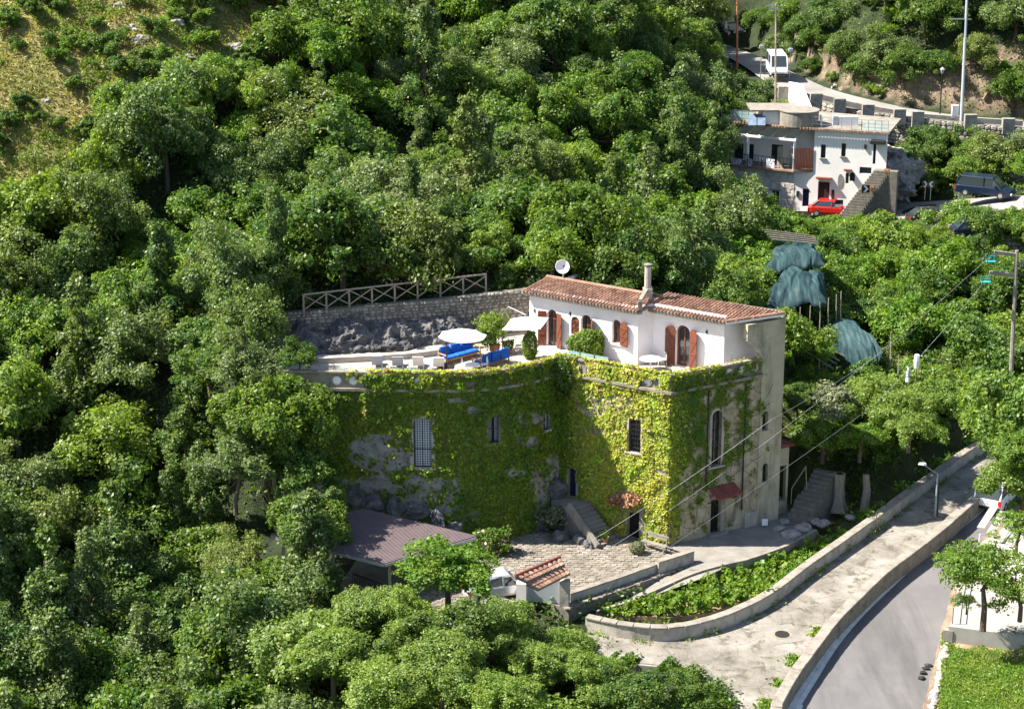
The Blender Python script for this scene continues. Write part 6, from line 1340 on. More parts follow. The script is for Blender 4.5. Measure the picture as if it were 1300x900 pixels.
# hairpin kerb wall with grass, chevron signs, posts
rubble('curved low pale wall round the grassy hairpin island', [PY(1190, 300, 162.5), PY(1187, 288, 165), PY(1196, 277, 167.5), PY(1212, 275, 168.5)], -.6, .55, w=.35)
rubble('pale low wall below the grassy slope at the hairpin', [PY(1205, 292, 162.5), PY(1228, 301, 161), PY(1262, 306, 160.2), PY(1330, 308, 160)], -.8, .5, w=.35)
def chevron(label, x, y, Y, s=.62, right=True, h=1.15):
    p = PY(x, y, Y); t = thing('chevron_sign', label, 'road sign', p, 'black and white chevron signs on the bend')
    MB().bar(p-Vector((0, 0, h+s/2)), p, .06).build('post', M['steel'], t)
    m = MB(); m.box(p.x-s/2, p.x+s/2, p.y-.04, p.y, p.z-s/2, p.z+s/2); b_ = m.build('board', M['car_black'], t)
    k = 1 if right else -1; m = MB(); q = s*.42; yf = p.y-.05
    for sg in (-1, 1): m.add([(p.x-k*q*.75, yf, p.z+sg*q), (p.x-k*q*.05, yf, p.z+sg*q), (p.x+k*q*.8, yf, p.z), (p.x+k*q*.1, yf, p.z)], [(0, 1, 2, 3) if sg*k < 0 else (3, 2, 1, 0)])
    m.build('arrow', M['white_metal'], t)
chevron('white chevron arrow sign on a short pole in front of the house stairs', 1099, 240, 173.5, .7)
chevron('white chevron arrow sign on the rocks right of the house stairs', 1127, 237, 175, .75)
chevron('left-hand chevron board of the pair on the outside of the bend', 1175, 234, 177.5, .6); chevron('right-hand chevron board of the pair on the outside of the bend', 1182, 234, 177.3, .6, False)
chevron('chevron board left of the dark blue people carrier', 1218, 233, 176.2, .6); chevron('chevron board just behind the roof of the people carrier', 1223, 233, 176, .6, False)
for k, x in enumerate((zx(862), zx(888))):
    p = PY(x, zy(735), 175.5); t = thing('road_sign', ['blue and white road sign beside the red car, left of the pair', 'blue and white road sign beside the red car, right of the pair'][k], 'road sign', p); MB().bar(p-Vector((0, 0, 2.2)), p, .06).build('post', M['steel'], t); m = MB(); m.box(p.x-.18, p.x+.18, p.y-.05, p.y, p.z-.35, p.z+.35); b_ = m.build('board', M['car_blue'], t); m = MB(); m.box(p.x-.16, p.x+.16, p.y-.06, p.y-.05, p.z-.32, p.z-.05); m.build('panel', M['white_metal'], t)
# poles along the upper road
def upole(label, xb, yb, yt, Y, r, mt, arms=(), nm='utility_pole'):
    b, tt = PY(xb, yb, Y), PY(xb+(yb-yt)*.045*(1 if xb > 1100 else .0), yt, Y); t = thing(nm, label, 'pole', b); m = MB(); m.tube([b-Vector((0,0,.8)), tt], [r, r*.7], 8); m.build('pole', M[mt], t)
    for z, w_ in arms: q = tt-Vector((0, 0, z)); MB().bar(q-Vector((w_, 0, 0)), q+Vector((w_*.4, 0, 0)), .12).build('crossarm', M['steel'], t)
    return t
upole('tall rusty-brown pole at the left edge of the upper road', 936, 88, -14, 212, .13, 'terracotta')
upole('pole with a pale lamp crossarm standing left of the white van', 985, 150, 5, 190, .11, 'old_plaster', ((0.2, .75), (.5, .6)))
upole('tall pale steel pole with crossarm in front of the bare cliff', 1221, 146, -20, 188.5, .16, 'grey_paint', ((3.2, 1.4),))
p = PY(1193, 148, 189.5); t = thing('lantern_post', 'old-style street lantern on a dark post by the upper road', 'street lamp', p); MB().bar((0,0,-.6), (0,0,4.0), .09).build('post', M['iron'], t, world=False); m = MB(); m.lathe((0, 0, 4.0), [(.08, 0), (.22, .35), (.26, .4), (.05, .6)], 6); m.build('lamp_head', M['grey_metal'], t, world=False)
p = PY(1212, 146, 189); m = MB(); m.box(p.x-.3, p.x+.3, p.y-.2, p.y+.2, p.z-.3, p.z+.9); tag(m.build('junction_box', M['far_plaster']), 'pale junction box at the foot of the tall steel pole', 'box')
for k, (x, w_) in enumerate(((1003, 3), (966, 2))): p = PY(x-.5, 96 if k else 100, 207); t = thing('roadside_post', ['thin pale post right of the white van', 'thin pale post left of the white van'][k], 'post', p); MB().bar((0,0,-.3), (0,0,3.2), .07).build('post', M['steel'], t, world=False); MB().bar((-.2,0,2.9), (.2,0,2.9), .3).build('plate', M['grey_paint'], t, world=False)
cable('thin wire rising from the hairpin over the parked people carrier', [PY(1240, 330, 155), PY(1256, 321, 118)], .012, .1)
# cliffs and rocks
cl = [(1146,88,203,3.4),(1130,70,207,2.6),(1165,118,201,2.8),(1180,92,204,3.0),(1205,112,200,3.0),(1232,120,199,2.8),(1262,112,199,3.2),(1290,118,198,3.2),(1060,112,205,2.0),(1085,116,203,2.0),(1110,120,202,2.2),(1128,230,180,1.5),(1140,240,179,1.4),(1150,218,182,1.6),(1132,205,183,1.6),(1262,215,181,1.7),(1285,220,180,2.0),(1240,208,183,1.6)]
for i, (x, y, Y, r) in enumerate(cl):
    up_ = y < 150; r *= .55 if up_ else .9; p = PY(x, y+(6 if up_ else 0), Y)
    rock('cliff_rock', ('bare earthy cliff rock above the upper road among the trees' if up_ else 'pale rough rock face beside the bend road'), p, r, M['earth'] if up_ and i % 3 != 2 else M['pale_rock'], 100+i, 'cliff rocks above the upper road' if up_ else 'rocks beside the bend road', 4, (1.5, .6, .75), .5, 1.5)
rs_l = [(205,12),(168,36),(178,52),(240,72),(250,20),(75,152),(100,110),(120,62),(70,200),(300,60),(130,85),(152,8),(222,28),(58,130)]
for i, (x, y) in enumerate(rs_l):
    # find the slope under the pixel
    d = ray(x, y); t0 = 110
    while t0 < 260 and 46+d.z/d.y*t0 > gz(d.x/d.y*t0, t0): t0 += .5
    p = PY(x, y, t0); rock('boulder', 'pale limestone boulder sticking out of the dry grassy slope', p, .25+.25*((i*7) % 5)/4, M['pale_rock'], 200+i, 'boulders on the dry grassy slope', 3, (1.5, 1, .75), .45, 1.2)
for i, (x, y, Y, r) in enumerate([(48, 700, 109, 1.6), (42, 735, 108, 1.5), (62, 672, 110, 1.3), (55, 715, 108.6, 1.4)]):
    
    d = ray(x, y); Y = 85
    while Y < 160 and 46+d.z/d.y*Y > gz(d.x/d.y*Y, Y): Y += .5
    p = PY(x, y, Y+.5); rock('boulder', 'steep grey rock showing through a gap in the lower left wood', p, r, M['rock'], 220+i, 'rock face in the lower left wood', 4, (.9, .8, 1.5), .4, 1.1)
# ================================================================ trees
def crown_mesh(name, seed, R, H_, nl, nleaf, size, shape='round', spread=.7):
    rs = np.random.RandomState(seed); cs = []; rr = []
    for i in range(nl):
        if shape == 'cone': h = rs.rand()**1.2; rad_ = R*(1-h)*.85+.25; a = rs.rand()*6.28; q = rad_*math.sqrt(rs.rand()); c = (q*math.cos(a), q*math.sin(a), H_*(h-.5)); r = R*.36*(1-.5*h)
        else:
            v = rs.normal(0, 1, 3); v /= np.linalg.norm(v); v[2] = abs(v[2])*1.0-.5 if rs.rand() < .85 else v[2]; f = .3+.8*rs.rand(); c = (v[0]*R*f, v[1]*R*f, v[2]*H_*.52*f+.05); r = R*(.13+.27*rs.rand()**1.3)
        cs.append(c); rr.append(r)
    if shape == 'two': cs = [(c[0]+(R*.45 if i % 2 else -R*.45), c[1], c[2]+(.25*R if i % 2 else -.1)) for i, c in enumerate(cs)]
    cs = np.array(cs); rr = np.array(rr); w_ = rr**2/np.sum(rr**2); k = rs.choice(nl, int(nleaf*1.7), p=w_); ns = 13
    sp_ = rs.normal(0, 1, (nl, ns, 3)); sp_[..., 2] += .45; sp_ /= np.linalg.norm(sp_, axis=2)[..., None]; ln_ = .65+.8*rs.rand(nl, ns); j = rs.randint(0, ns, len(k))
    tt = rs.rand(len(k))**.7; base = sp_[k, j]; d = base+rs.normal(0, .42, (len(k), 3))*(1.05-.45*tt)[:, None]; d /= np.linalg.norm(d, axis=1)[:, None]
    P = cs[k]+d*(rr[k]*ln_[k, j]*(.45+.62*tt))[:, None]*np.array([1, 1, .9])
    dist = np.linalg.norm((P[:, None]-cs[None]), axis=2)/rr[None]; dist[np.arange(len(k)), k] = 9; keep = dist.min(1) > .55; P = P[keep][:nleaf]; d = d[keep][:nleaf]
    V_, Fc = leaves(P, d*.8+np.array([0, 0, .4]), size, rs, .62, .6)
    return npmesh(name, V_, Fc), cs, rr
def trunk_mesh(name, seed, cs, H_, h0, thick=.16):
    rs = random.Random(seed); m = MB(); top = Vector((rs.uniform(-.3, .3), rs.uniform(-.3, .3), 0)); base_ = Vector((rs.uniform(-.4, .4), rs.uniform(-.4, .4), -h0))
    mid_ = base_.lerp(top, .5)+Vector((rs.uniform(-.25, .25), rs.uniform(-.25, .25), 0)); m.tube([base_-Vector((0, 0, 1.2)), base_, mid_, top, top+Vector((0, 0, H_*.25))], [thick*1.3, thick*1.1, thick*.85, thick*.6, thick*.25], 7)
    for i in range(min(9, len(cs))):
        c = Vector(cs[i]); s = mid_.lerp(top, rs.uniform(.2, 1.1)); q = s.lerp(c, .5)+Vector((0, 0, -.15)); m.tube([s, q, c], [thick*.45, thick*.28, thick*.1], 5, False)
    me = bpy.data.meshes.new(name); me.from_pydata(m.v, [], m.f); me.update(); me.materials.append(M['bark']); return me
KINDS = {}
def kind(key, n_, R, H_, nl, nleaf, size, mt, h0, shape='round', thick=.16):
    out = []
    for i in range(n_):
        me, cs, rr = crown_mesh('crown', hash_(key)+i, R, H_, nl+i % 3*3, nleaf, size, 'two' if (shape == 'round' and i == 2) else shape); me.materials.append(M[mt]); out.append((me, trunk_mesh('trunk', i+hash_(key), cs, H_, h0, thick)))
    KINDS[key] = (out, R, h0, H_)
def hash_(s): return sum(ord(c)*(i+3) for i, c in enumerate(s)) % 900
kind('oak', 4, 2.9, 5.6, 44, 19000, .18, 'leaf_oak', 3.3)
kind('mid', 5, 2.9, 5.6, 40, 18000, .205, 'leaf_mid', 3.3)
kind('bright', 4, 2.6, 4.6, 38, 18000, .19, 'leaf_bright', 2.7)
kind('tall', 3, 2.2, 8.0, 44, 18000, .19, 'leaf_oak', 4.4, 'cone', .16)
kind('light', 4, 2.7, 4.6, 46, 26000, .165, 'leaf_light', 2.5)
kind('shrub', 4, 1.3, 1.9, 14, 4200, .16, 'leaf_mid', .9, thick=.07)
kind('bshrub', 3, 1.3, 1.8, 14, 4200, .15, 'leaf_bright', .9, thick=.06)
kind('olive', 2, 2.0, 3.0, 20, 8000, .16, 'leaf_olive', 2.2)
kind('sparse', 3, 2.2, 3.6, 30, 6500, .16, 'leaf_bright', 1.9, thick=.13)
NAMES = {'oak': ('holm_oak', 'tree'), 'mid': ('chestnut_tree', 'tree'), 'bright': ('fruit_tree', 'tree'), 'tall': ('tall_oak', 'tree'), 'shrub': ('shrub', 'shrub'), 'bshrub': ('shrub', 'shrub'), 'olive': ('olive_tree', 'tree'), 'light': ('thicket_tree', 'tree'), 'sparse': ('fruit_tree', 'tree')}
rt = random.Random(21); placed = []
def tree(key, x, y, zc, s, label, group=None, sz=1.0, rz=None, var=None):
    out, R, h0, H_ = KINDS[key]; me, tm = out[rt.randrange(len(out)) if var is None else var]; nm, cat = NAMES[key]
    t = thing(nm, label, cat, (x, y, zc-h0*s*sz), group, rt.random()*6.28 if rz is None else rz)
    for n_, me_ in (('trunk', tm), ('crown', me)):
        o = bpy.data.objects.new(n_, me_); C.objects.link(o); o.parent = t; o.location = (0, 0, h0*s*sz); o.scale = (s, s*rt.uniform(.9, 1.1), s*sz)
    placed.append((x, y, zc, R*s)); return t
def tree_px(key, px, py, Y, rpx, label, group=None, sz=1.0, **k):
    p = PY(px, py, Y); dep = Y*cp_-(p.z-CAMZ)*sp_; s = rpx*dep/FOC/KINDS[key][1]; return tree(key, p.x, p.y, p.z, s, label, group, sz, **k)
# trees one can point to
tree_px('bright', 568, 722, 100.0, 64, 'spreading bright fig tree in front of the carport', sz=.75)
tree_px('tall', 392, 708, 103.5, 50, 'tall pale-leaved tree with dark gaps just left of the carport', sz=1.0)
tree_px('tall', 425, 655, 106.5, 24, 'slim dark tree at the left corner of the carport roof', sz=.9)
tree_px('sparse', 1256, 722, 97.5, 58, 'leaning tree with a dark forked trunk over the white platform', sz=1.0)
tree_px('sparse', 1215, 712, 98.2, 26, 'thin outer branch of leaves reaching over the asphalt road', sz=.8)
tree_px('bright', 1290, 520, 108, 62, 'large bright tree overhanging the top end of the lane', sz=1.2)
tree_px('mid', 1296, 610, 104, 44, 'leafy tree above the parked white van by the road', sz=.9)
tree_px('olive', 1062, 512, 120.5, 58, 'grey-green olive tree above the yard behind the villa', sz=.7)
tree_px('bright', 1095, 552, 118, 34, 'bright bush-like tree above the dead stump', sz=.7)
tree_px('oak', 845, 312, 134, 56, 'rounded oak directly behind the villa chimney', sz=.95)
tree_px('oak', 935, 268, 150, 44, 'broad pale oak right at the foot of the white house', sz=1.1)
tree_px('mid', 1172, 190, 184, 30, 'dark ivy-like tree beside the bend above the chevron signs', sz=.9)
tree_px('oak', 505, 236, 148, 36, 'pale grey-green oak standing out in the middle of the wood', sz=1.2)
tree_px('tall', 205, 380, 127, 48, 'tall pointed oak with russet shoots on the left slope', sz=1.1)
tree_px('mid', 575, 800, 96, 55, 'light green tree at the bottom edge in front of the gate', sz=.8)
tree_px('mid', 380, 655, 105.5, 46, 'dark tree hiding the left corner of the carport roof', sz=1.0)
tree_px('bright', 1296, 570, 104, 40, 'sunlit branches hanging over the lane end above the parked van', sz=.9)
tree_px('sparse', 1296, 668, 99, 34, 'sparse leafy branches over the pale awning boards', sz=.8)
tree_px('mid', 352, 520, 110.5, 62, 'dark tree against the left end of the curved ivy wing', sz=1.1)
tree_px('mid', 388, 600, 109.0, 46, 'dark tree low down between the ivy wing and the carport', sz=1.0)
tree_px('oak', 330, 410, 116.5, 50, 'dark oak beside the left end of the sun terrace', sz=1.2)
tree_px('tall', 352, 330, 121.5, 40, 'tall oak at the left end of the timber fence', sz=1.25)
tree_px('oak', 290, 345, 121, 55, 'tall dark oak shading the left end of the terrace', sz=1.3)
tree_px('mid', 378, 452, 113.2, 24, 'small dark tree touching the left end of the terrace parapet', sz=1.0)
for x_, y_, Y_, r_, k_, l_ in [(508, 768, 98.5, 40, 'light', 'light green tree directly below the iron railing of the carport'), (460, 775, 99, 44, 'light', 'bushy tree below the near post of the carport'), (622, 800, 97, 44, 'light', 'light green tree between fig tree and tiled gate'),
    (680, 838, 95.5, 42, 'light', 'round tree just below the tiled gate pier'), (735, 850, 95, 40, 'light', 'light green tree at the low end of the lane parapet'), (560, 850, 93, 52, 'light', 'broad light green tree at the bottom edge below the fig tree'), (800, 880, 92.5, 44, 'mid', 'bushy tree at the bottom edge beside the widening lane'), (712, 818, 98.0, 32, 'light', 'light green tree touching the foot of the gate pier'), (772, 850, 95.5, 30, 'light', 'small light tree beneath the rubble edge of the lane'), (420, 830, 95, 52, 'light', 'broad pale tree at the lower edge left of the fig tree'), (500, 880, 92, 50, 'light', 'pale bushy tree on the bottom edge below the carport'), (640, 885, 91, 50, 'light', 'pale bushy tree on the bottom edge below the gate'),
    (1000, 52, 224, 26, 'oak', 'rounded oak on the bank directly above the white van'), (1035, 82, 211, 18, 'mid', 'small tree on the bank at the road edge right of the van'), (972, 22, 238, 24, 'mid', 'tree at the top edge left of the white van'), (1060, 20, 228, 30, 'oak', 'oak at the top edge above the bare bank'),
    (1030, 34, 226, 30, 'mid', 'dark tree high on the slope to the right of the white van'), (1070, 58, 214, 30, 'oak', 'oak on the bank just above the road right of the van'), (1008, 12, 236, 28, 'mid', 'tree at the top edge directly above the white van'), (1098, 84, 208, 26, 'mid', 'bushy tree at the foot of the bank over the white house'), (1125, 60, 212, 32, 'oak', 'wide oak hanging over the bare bank above the white house'), (1012, 288, 172, 20, 'bright', 'bright small tree below the stone base of the white house'), (1056, 284, 172, 19, 'bright', 'bright small tree hiding the front of the red car'), (1090, 281, 171, 17, 'bright', 'bright small tree below the foot of the house stairs'),
    (332, 738, 104.5, 40, 'mid', 'dark chestnut below the left side of the carport'), (300, 705, 106, 36, 'oak', 'grey-green oak in the gully left of the carport'), (1018, 62, 222, 22, 'oak', 'bushy oak on the bank close to the right of the white van'), (1045, 44, 222, 24, 'mid', 'dark chestnut on the bank between the white van and bare earth'), (992, 18, 236, 22, 'oak', 'small oak at the top edge above the bend of the upper road'),
    (1155, 291, 168, 17, 'bright', 'bright small tree in front of the dark car on the bend'), (302, 520, 111, 52, 'mid', 'dark chestnut left of the ivy wing, at window height'), (318, 455, 114, 44, 'oak', 'oak just left of the terrace parapet end'), (300, 590, 108.5, 50, 'oak', 'dark oak in the gully level with the carport roof'), (270, 470, 117, 46, 'mid', 'dark chestnut on the slope left of the terrace'), (345, 575, 110, 34, 'mid', 'small dark chestnut close to the lower ivy wing'),
    (1112, 500, 121, 42, 'light', 'pale green spreading tree left of the white sack'), (1152, 532, 118.5, 38, 'light', 'pale green low tree behind the upper lane parapet'), (1046, 548, 119.5, 34, 'bright', 'light green low tree above the yard steps'), (1012, 500, 121.5, 26, 'mid', 'small dark tree at the back corner of the villa'), (1190, 505, 121, 40, 'light', 'pale green tree right of the white sack'),
    (1292, 742, 97, 44, 'sparse', 'loose leafy tree at the right edge over the white platform'), (1226, 762, 97.4, 16, 'sparse', 'small leafy sapling at the road corner of the white platform'),
    (870, 872, 93.5, 28, 'mid', 'small bush-like tree nearest the lane edge at the bottom')]:
    if Y_ > 205:            # on the steep bank: stand the tree where the line of sight meets the slope
        d = ray(x_, y_); Y_ = 190
        while Y_ < 300 and 46+d.z/d.y*Y_ > gz(d.x/d.y*Y_, Y_)+1.2: Y_ += .5
    tree_px(k_, x_, y_, Y_, r_, l_, sz=.85)
# exclusion outlines: trees nearer than Yp may not cover these parts of the view
EX = [(125, [(412,470),(398,400),(384,352),(622,330),(700,312),(1000,370),(1004,560),(1042,590),(1085,596),(1080,650),(1250,545),(1262,560),(1262,640),(1205,700),(1215,745),(1200,800),(1196,905),(930,905),(905,872),(760,830),(740,800),(672,780),(640,745),(612,742),(598,700),(470,712),(430,700),(424,645),(450,600),(418,560)]),
      (180, [(925,120),(1130,120),(1145,150),(1130,262),(1180,285),(1000,268),(965,262),(930,215)]), (186, [(1000,105),(1150,132),(1150,150),(1300,166),(1300,140),(1000,95)]),
      (178, [(1140,262),(1180,248),(1205,228),(1300,228),(1300,252),(1190,262),(1192,292),(1142,280)]), (160, [(1190,290),(1195,276),(1300,262),(1300,312),(1210,300)]),
      (138, [(966,390),(968,310),(1010,296),(1052,318),(1056,380),(1130,430),(1132,462),(1090,470),(1030,412),(1000,400)]), (122, [(1000,420),(1035,420),(1070,450),(1060,480),(1000,500)]), (225, [(905,55),(935,55),(1010,100),(1010,130),(985,120)]),
      (126, [(1140,455),(1172,455),(1172,490),(1140,490)]), (118.5, [(1248,310),(1300,310),(1300,470),(1278,470)]), (95, [(1190,800),(1300,800),(1300,905),(1190,905)])]
def blocked(x, y, z, R, tol=.62):
    px, py = proj((x, y, z)); r = R*FOC/(y*cp_-(z-CAMZ)*sp_)*tol
    a = np.array([px]+[px+r*math.cos(k*.785) for k in range(8)]); b = np.array([py]+[py+r*math.sin(k*.785) for k in range(8)])
    return any(y < Yp and inside(a, b, poly).any() for Yp, poly in EX)
FOOT = [VILLA, YARD, WHP, [(p.x, p.y) for p in LAWN]+[], [(p.x, p.y) for p in TER], [(-14,103),(-6,102),(0,108),(-6,113),(-15,112)]]
def on_foot(x, y, m_):
    X, Y = np.array([x]), np.array([y])
    for poly in FOOT:
        if inside(X, Y, poly)[0] or seg_dist(X, Y, [(p[0], p[1], 0) for p in list(poly)+[poly[0]]])[0][0] < m_: return True
    for pts, hw, fo, dz in flat:
        if seg_dist(X, Y, [tuple(p) for p in pts])[0][0] < hw+m_: return True
    return False
CLEAR = [[(-40,240),(50,185),(92,150),(108,98),(150,62),(225,78),(262,55),(325,40),(335,-40),(95,-40),(60,20),(0,60),(-40,70)]]
HOLES = [(395,600,28,38),(262,880,26,30),(300,830,26,22),(20,760,16,30),(48,705,20,38),(230,640,18,20),(340,520,18,40),(250,590,20,14)]
def free(x, y, R, k=.62):
    return all((x-a)**2+(y-b)**2 > (k*(R+r))**2 for a, b, c, r in placed)
def gzv(X, Y): return height(X, Y)+np.array([mn.fractal(Vector((x*.16, y*.16, 3)), 1.0, 2.1, 4) for x, y in zip(X, Y)])*.9*near_flat(X, Y)
def clearance(X, Y):
    d = np.full(X.shape, 1e9)
    for poly in FOOT: d = np.minimum(d, np.where(inside(X, Y, poly), -9, seg_dist(X, Y, [(p[0], p[1], 0) for p in list(poly)+[poly[0]]])[0]))
    for pts, hw, fo, dz in flat: d = np.minimum(d, seg_dist(X, Y, [tuple(p) for p in pts])[0]-hw)
    return d
def cands(n_, y0, y1, pw, f, h):
    Y = y0+NP.rand(n_)**pw*(y1-y0); X = (NP.rand(n_)*2-1)*(Y*cp_+12)*f; G = gzv(X, Y); D_ = clearance(X, Y); A, B = gpx(X, Y, G+h); return zip(X, Y, G, D_, A, B)
count = {}
row = lambda y: 'along the top edge' if y < 70 else 'high up' if y < 190 else 'halfway up' if y < 330 else 'low down'
for x, y, g, cl_, px, py in cands(11000, 84, 262, 1.1, .27, 4):
    if not (-60 < px < 1360 and -70 < py < 1000): continue
    if px > 930 and y < 178 and y > 118: key = rt.choice(['bright', 'bright', 'bright', 'mid']); z_ = 'orchard'
    elif px > 880 and y >= 178: key = rt.choice(['mid', 'oak', 'oak', 'mid']); z_ = 'cliff'
    elif px > 395 and y < 104: key = rt.choice(['light', 'light', 'bright']); z_ = 'thicket'
    elif px < 395 and y < 118: key = rt.choice(['oak', 'oak', 'tall', 'mid']); z_ = 'gully'
    elif px < 395: key = rt.choice(['oak', 'mid', 'oak', 'bright', 'tall', 'bright' if y > 145 else 'mid']); z_ = 'slope'
    else: key = rt.choice(['mid', 'mid', 'oak', 'bright', 'tall', 'bright' if y > 150 else 'mid']); z_ = 'wood'
    s = rt.uniform(.66, 1.35)*(.92 if y > 150 else 1)
    if px > 930 and 118 < y < 178: s *= .85
    out, R, h0, H_ = KINDS[key]; sz = rt.uniform(.85, 1.2); zc = g+h0*s*sz*rt.uniform(.7, 1.0)
    if y < 112 and px > 395: zc = g+h0*s*sz*.75
    if cl_ < R*s*(.75 if px < 930 else .6) or not free(x, y, R*s, (.36 if z_ == 'thicket' else .50 if z_ == 'gully' else .52) if y < 170 else .58): continue
    cx, cy = proj((x, y, zc)); rp = R*s*FOC/y
    if any(inside(np.array([cx+a*rp]), np.array([cy+b*rp]), CLEAR[0])[0] for a, b in ((0, 0), (-.75, 0), (0, -.9), (.75, 0), (-.6, -.6), (0, .6))): continue
    if cx < 75 and cy < 235 and y > 128: continue
    if 8 < x < 23 and 168 < y < 190 and rt.random() < .75: continue
    if any(inell(cx, cy, h) for h in HOLES) and rt.random() < .9: continue
    if blocked(x, y, zc, R*s): continue
    if count.get(key, 0) >= 230: continue
    count[key] = count.get(key, 0)+1
    adj = {'oak': 'grey-green oak', 'mid': 'dark green chestnut', 'bright': 'light green tree', 'tall': 'narrow oak', 'light': 'pale green tree'}[key]
    if z_ == 'wood': where = '%s in the wood, %s' % (row(cy), 'above the timber fence' if cx < 640 else 'above the tiled roof' if cx < 860 else 'towards the white house')
    elif z_ == 'slope': where = 'on the left slope, %s, %s' % (row(cy), 'near the picture edge' if cx < 150 else 'nearer the villa' if cx > 280 else 'mid-way across')
    elif z_ == 'gully': where = 'in the lower left gully, %s' % ('near the picture edge' if cx < 140 else 'beside the carport' if cx > 270 else 'between edge and carport')
    elif z_ == 'thicket': where = 'in the thicket below the courtyard, %s' % ('under the carport' if cx < 560 else 'under the tiled gate' if cx < 760 else 'beside the lane')
    elif z_ == 'orchard': where = 'in the sunny orchard, %s' % ('next to the teal nets' if cx < 1110 else 'below the bend road' if cy < 360 else 'near the cableway pole' if cx > 1200 else 'above the lane')
    else: where = 'above the upper road, %s' % ('left of the white van' if cx < 985 else 'over the bare cliff' if cx > 1120 else 'right of the white van')
    tree(key, x, y, zc, s, adj+' '+where, adj+'s '+where, sz)
for x, y, g, cl_, px, py in cands(6500, 86, 211, 1, .26, .8):
    s = rt.uniform(.5, 1.15)
    if not (-20 < px < 1320 and -20 < py < 930) or cl_ < 1.0*s: continue
    slope_ = inside(np.array([px]), np.array([py]), CLEAR[0])[0]
    if slope_:
        s *= .75
        if rt.random() < .08: continue
    if not free(x, y, 1.3*s, .42): continue
    if blocked(x, y, g+.8*s, 1.3*s, .9): continue
    if 1030 < px and y > 195 and py > 60 and rt.random() < .5: continue
    key = 'bshrub' if (slope_ and rt.random() < .5) or px > 930 or (px > 420 and y < 104) else 'shrub'
    if not slope_ and px < 930 and rt.random() < .72: continue
    if count.get(key, 0) >= 148: continue
    count[key] = count.get(key, 0)+1; hue = 'light green' if key == 'bshrub' else 'dark green'
    if slope_: where = 'on the dry grassy slope, %s' % ('by the left edge' if px < 90 else 'near the top edge' if py < 60 else 'among the boulders')
    elif px > 930: where = 'low in the orchard, %s' % ('by the nets' if px < 1110 and py < 480 else 'behind the villa yard' if px < 1110 else 'near the bend' if py < 360 else 'above the lane')
    elif py > 640: where = 'at the foot of the thicket, %s' % ('far left' if px < 300 else 'below the courtyard' if px < 740 else 'beside the lane')
    else: where = 'in the undergrowth, %s' % ('on the left slope' if px < 395 else 'in the wood behind the villa')
    tree(key, x, y, g+.8*s, s, hue+' bush '+where, hue+' bushes '+where)
print('trees', count)
# undergrowth, grass and garden bed: past counting
def carpet(name, label, n_, test, mt, size, hmax, seed, cat='undergrowth', N_up=.8, box=(-60, 60, 84, 215), asp=.6, px_dens=True):
    rs = np.random.RandomState(seed); X = []; 
    Y = box[2]+rs.rand(n_)**1.1*(box[3]-box[2]); hx = np.minimum((Y*cp_+12)*.27, box[1]); X = (rs.rand(n_)*2-1)*hx if px_dens else rs.uniform(box[0], box[1], n_); Z = height(X, Y)
    rr = np.zeros(n_); PXa, PYa = gpx(X, Y, Z); k = (PXa > -20) & (PXa < 1320) & (PYa > -20) & (PYa < 930) & test(X, Y, PXa, PYa)
    X, Y, Z = X[k], Y[k], Z[k]; q = np.array([mn.fractal(Vector((x*.16, y*.16, 3)), 1.0, 2.1, 4) for x, y in zip(X, Y)])*.9*near_flat(X, Y)
    c = np.array([mn.noise(Vector((x*.7, y*.7, seed))) for x, y in zip(X, Y)]); P = np.stack([X, Y, Z+q+rs.rand(len(X))*hmax*np.clip(.55+c*1.2, .1, 1.3)], 1); N = rs.normal(0, .5, P.shape); N[:, 2] += N_up
    V_, Fc = leaves(P, N, size, rs, asp, .3); o = link_mesh(name, npmesh(name, V_, Fc), M[mt]); return tag(o, label, cat, kind='stuff')
def flatmask(X, Y, mrg=.3):
    k = np.ones(X.shape, bool)
    for pts, hw, fo, dz in flat: k &= seg_dist(X, Y, [tuple(p) for p in pts])[0] > hw+mrg
    for poly, zt, fo in PADS[:4]: k &= ~inside(X, Y, poly)
    k &= ~inside(X, Y, PADS[4][0]); return k
slopem = lambda X, Y, a, b: inside(a, b, GRASS[0])
carpet('undergrowth', 'dark leafy undergrowth covering the ground beneath the trees', 260000, lambda X, Y, a, b: flatmask(X, Y, .8) & ~slopem(X, Y, a, b) & ~inside(a, b, GRASS[2]) & ~((Y < 97) & (X > 18)), 'leaf_mid', .24, 1.0, 5)
carpet('dry_grass', 'yellow-green dry grass and herbs on the open slope at the top left', 150000, slopem, 'grass_dry', .26, .5, 6, 'grass', .2, box=(-52, -15, 132, 172), asp=.3, px_dens=False)
carpet('green_herbs', 'patches of green herbs and scrub among the dry grass at the top left', 90000, lambda X, Y, a, b: slopem(X, Y, a, b) & (np.array([mn.noise(Vector((x*.22, y*.22, 9))) for x, y in zip(X, Y)]) > .02), 'leaf_bright', .2, .7, 16, 'herbs', .5, box=(-52, -15, 132, 172), px_dens=False)
carpet('meadow_grass', 'pale grass on the slopes by the hairpin and cliff', 40000, lambda X, Y, a, b: flatmask(X, Y) & (inside(a, b, GRASS[2])), 'grass_dry', .25, .35, 7, 'grass', .2, box=(28, 60, 148, 180), asp=.3, px_dens=False)
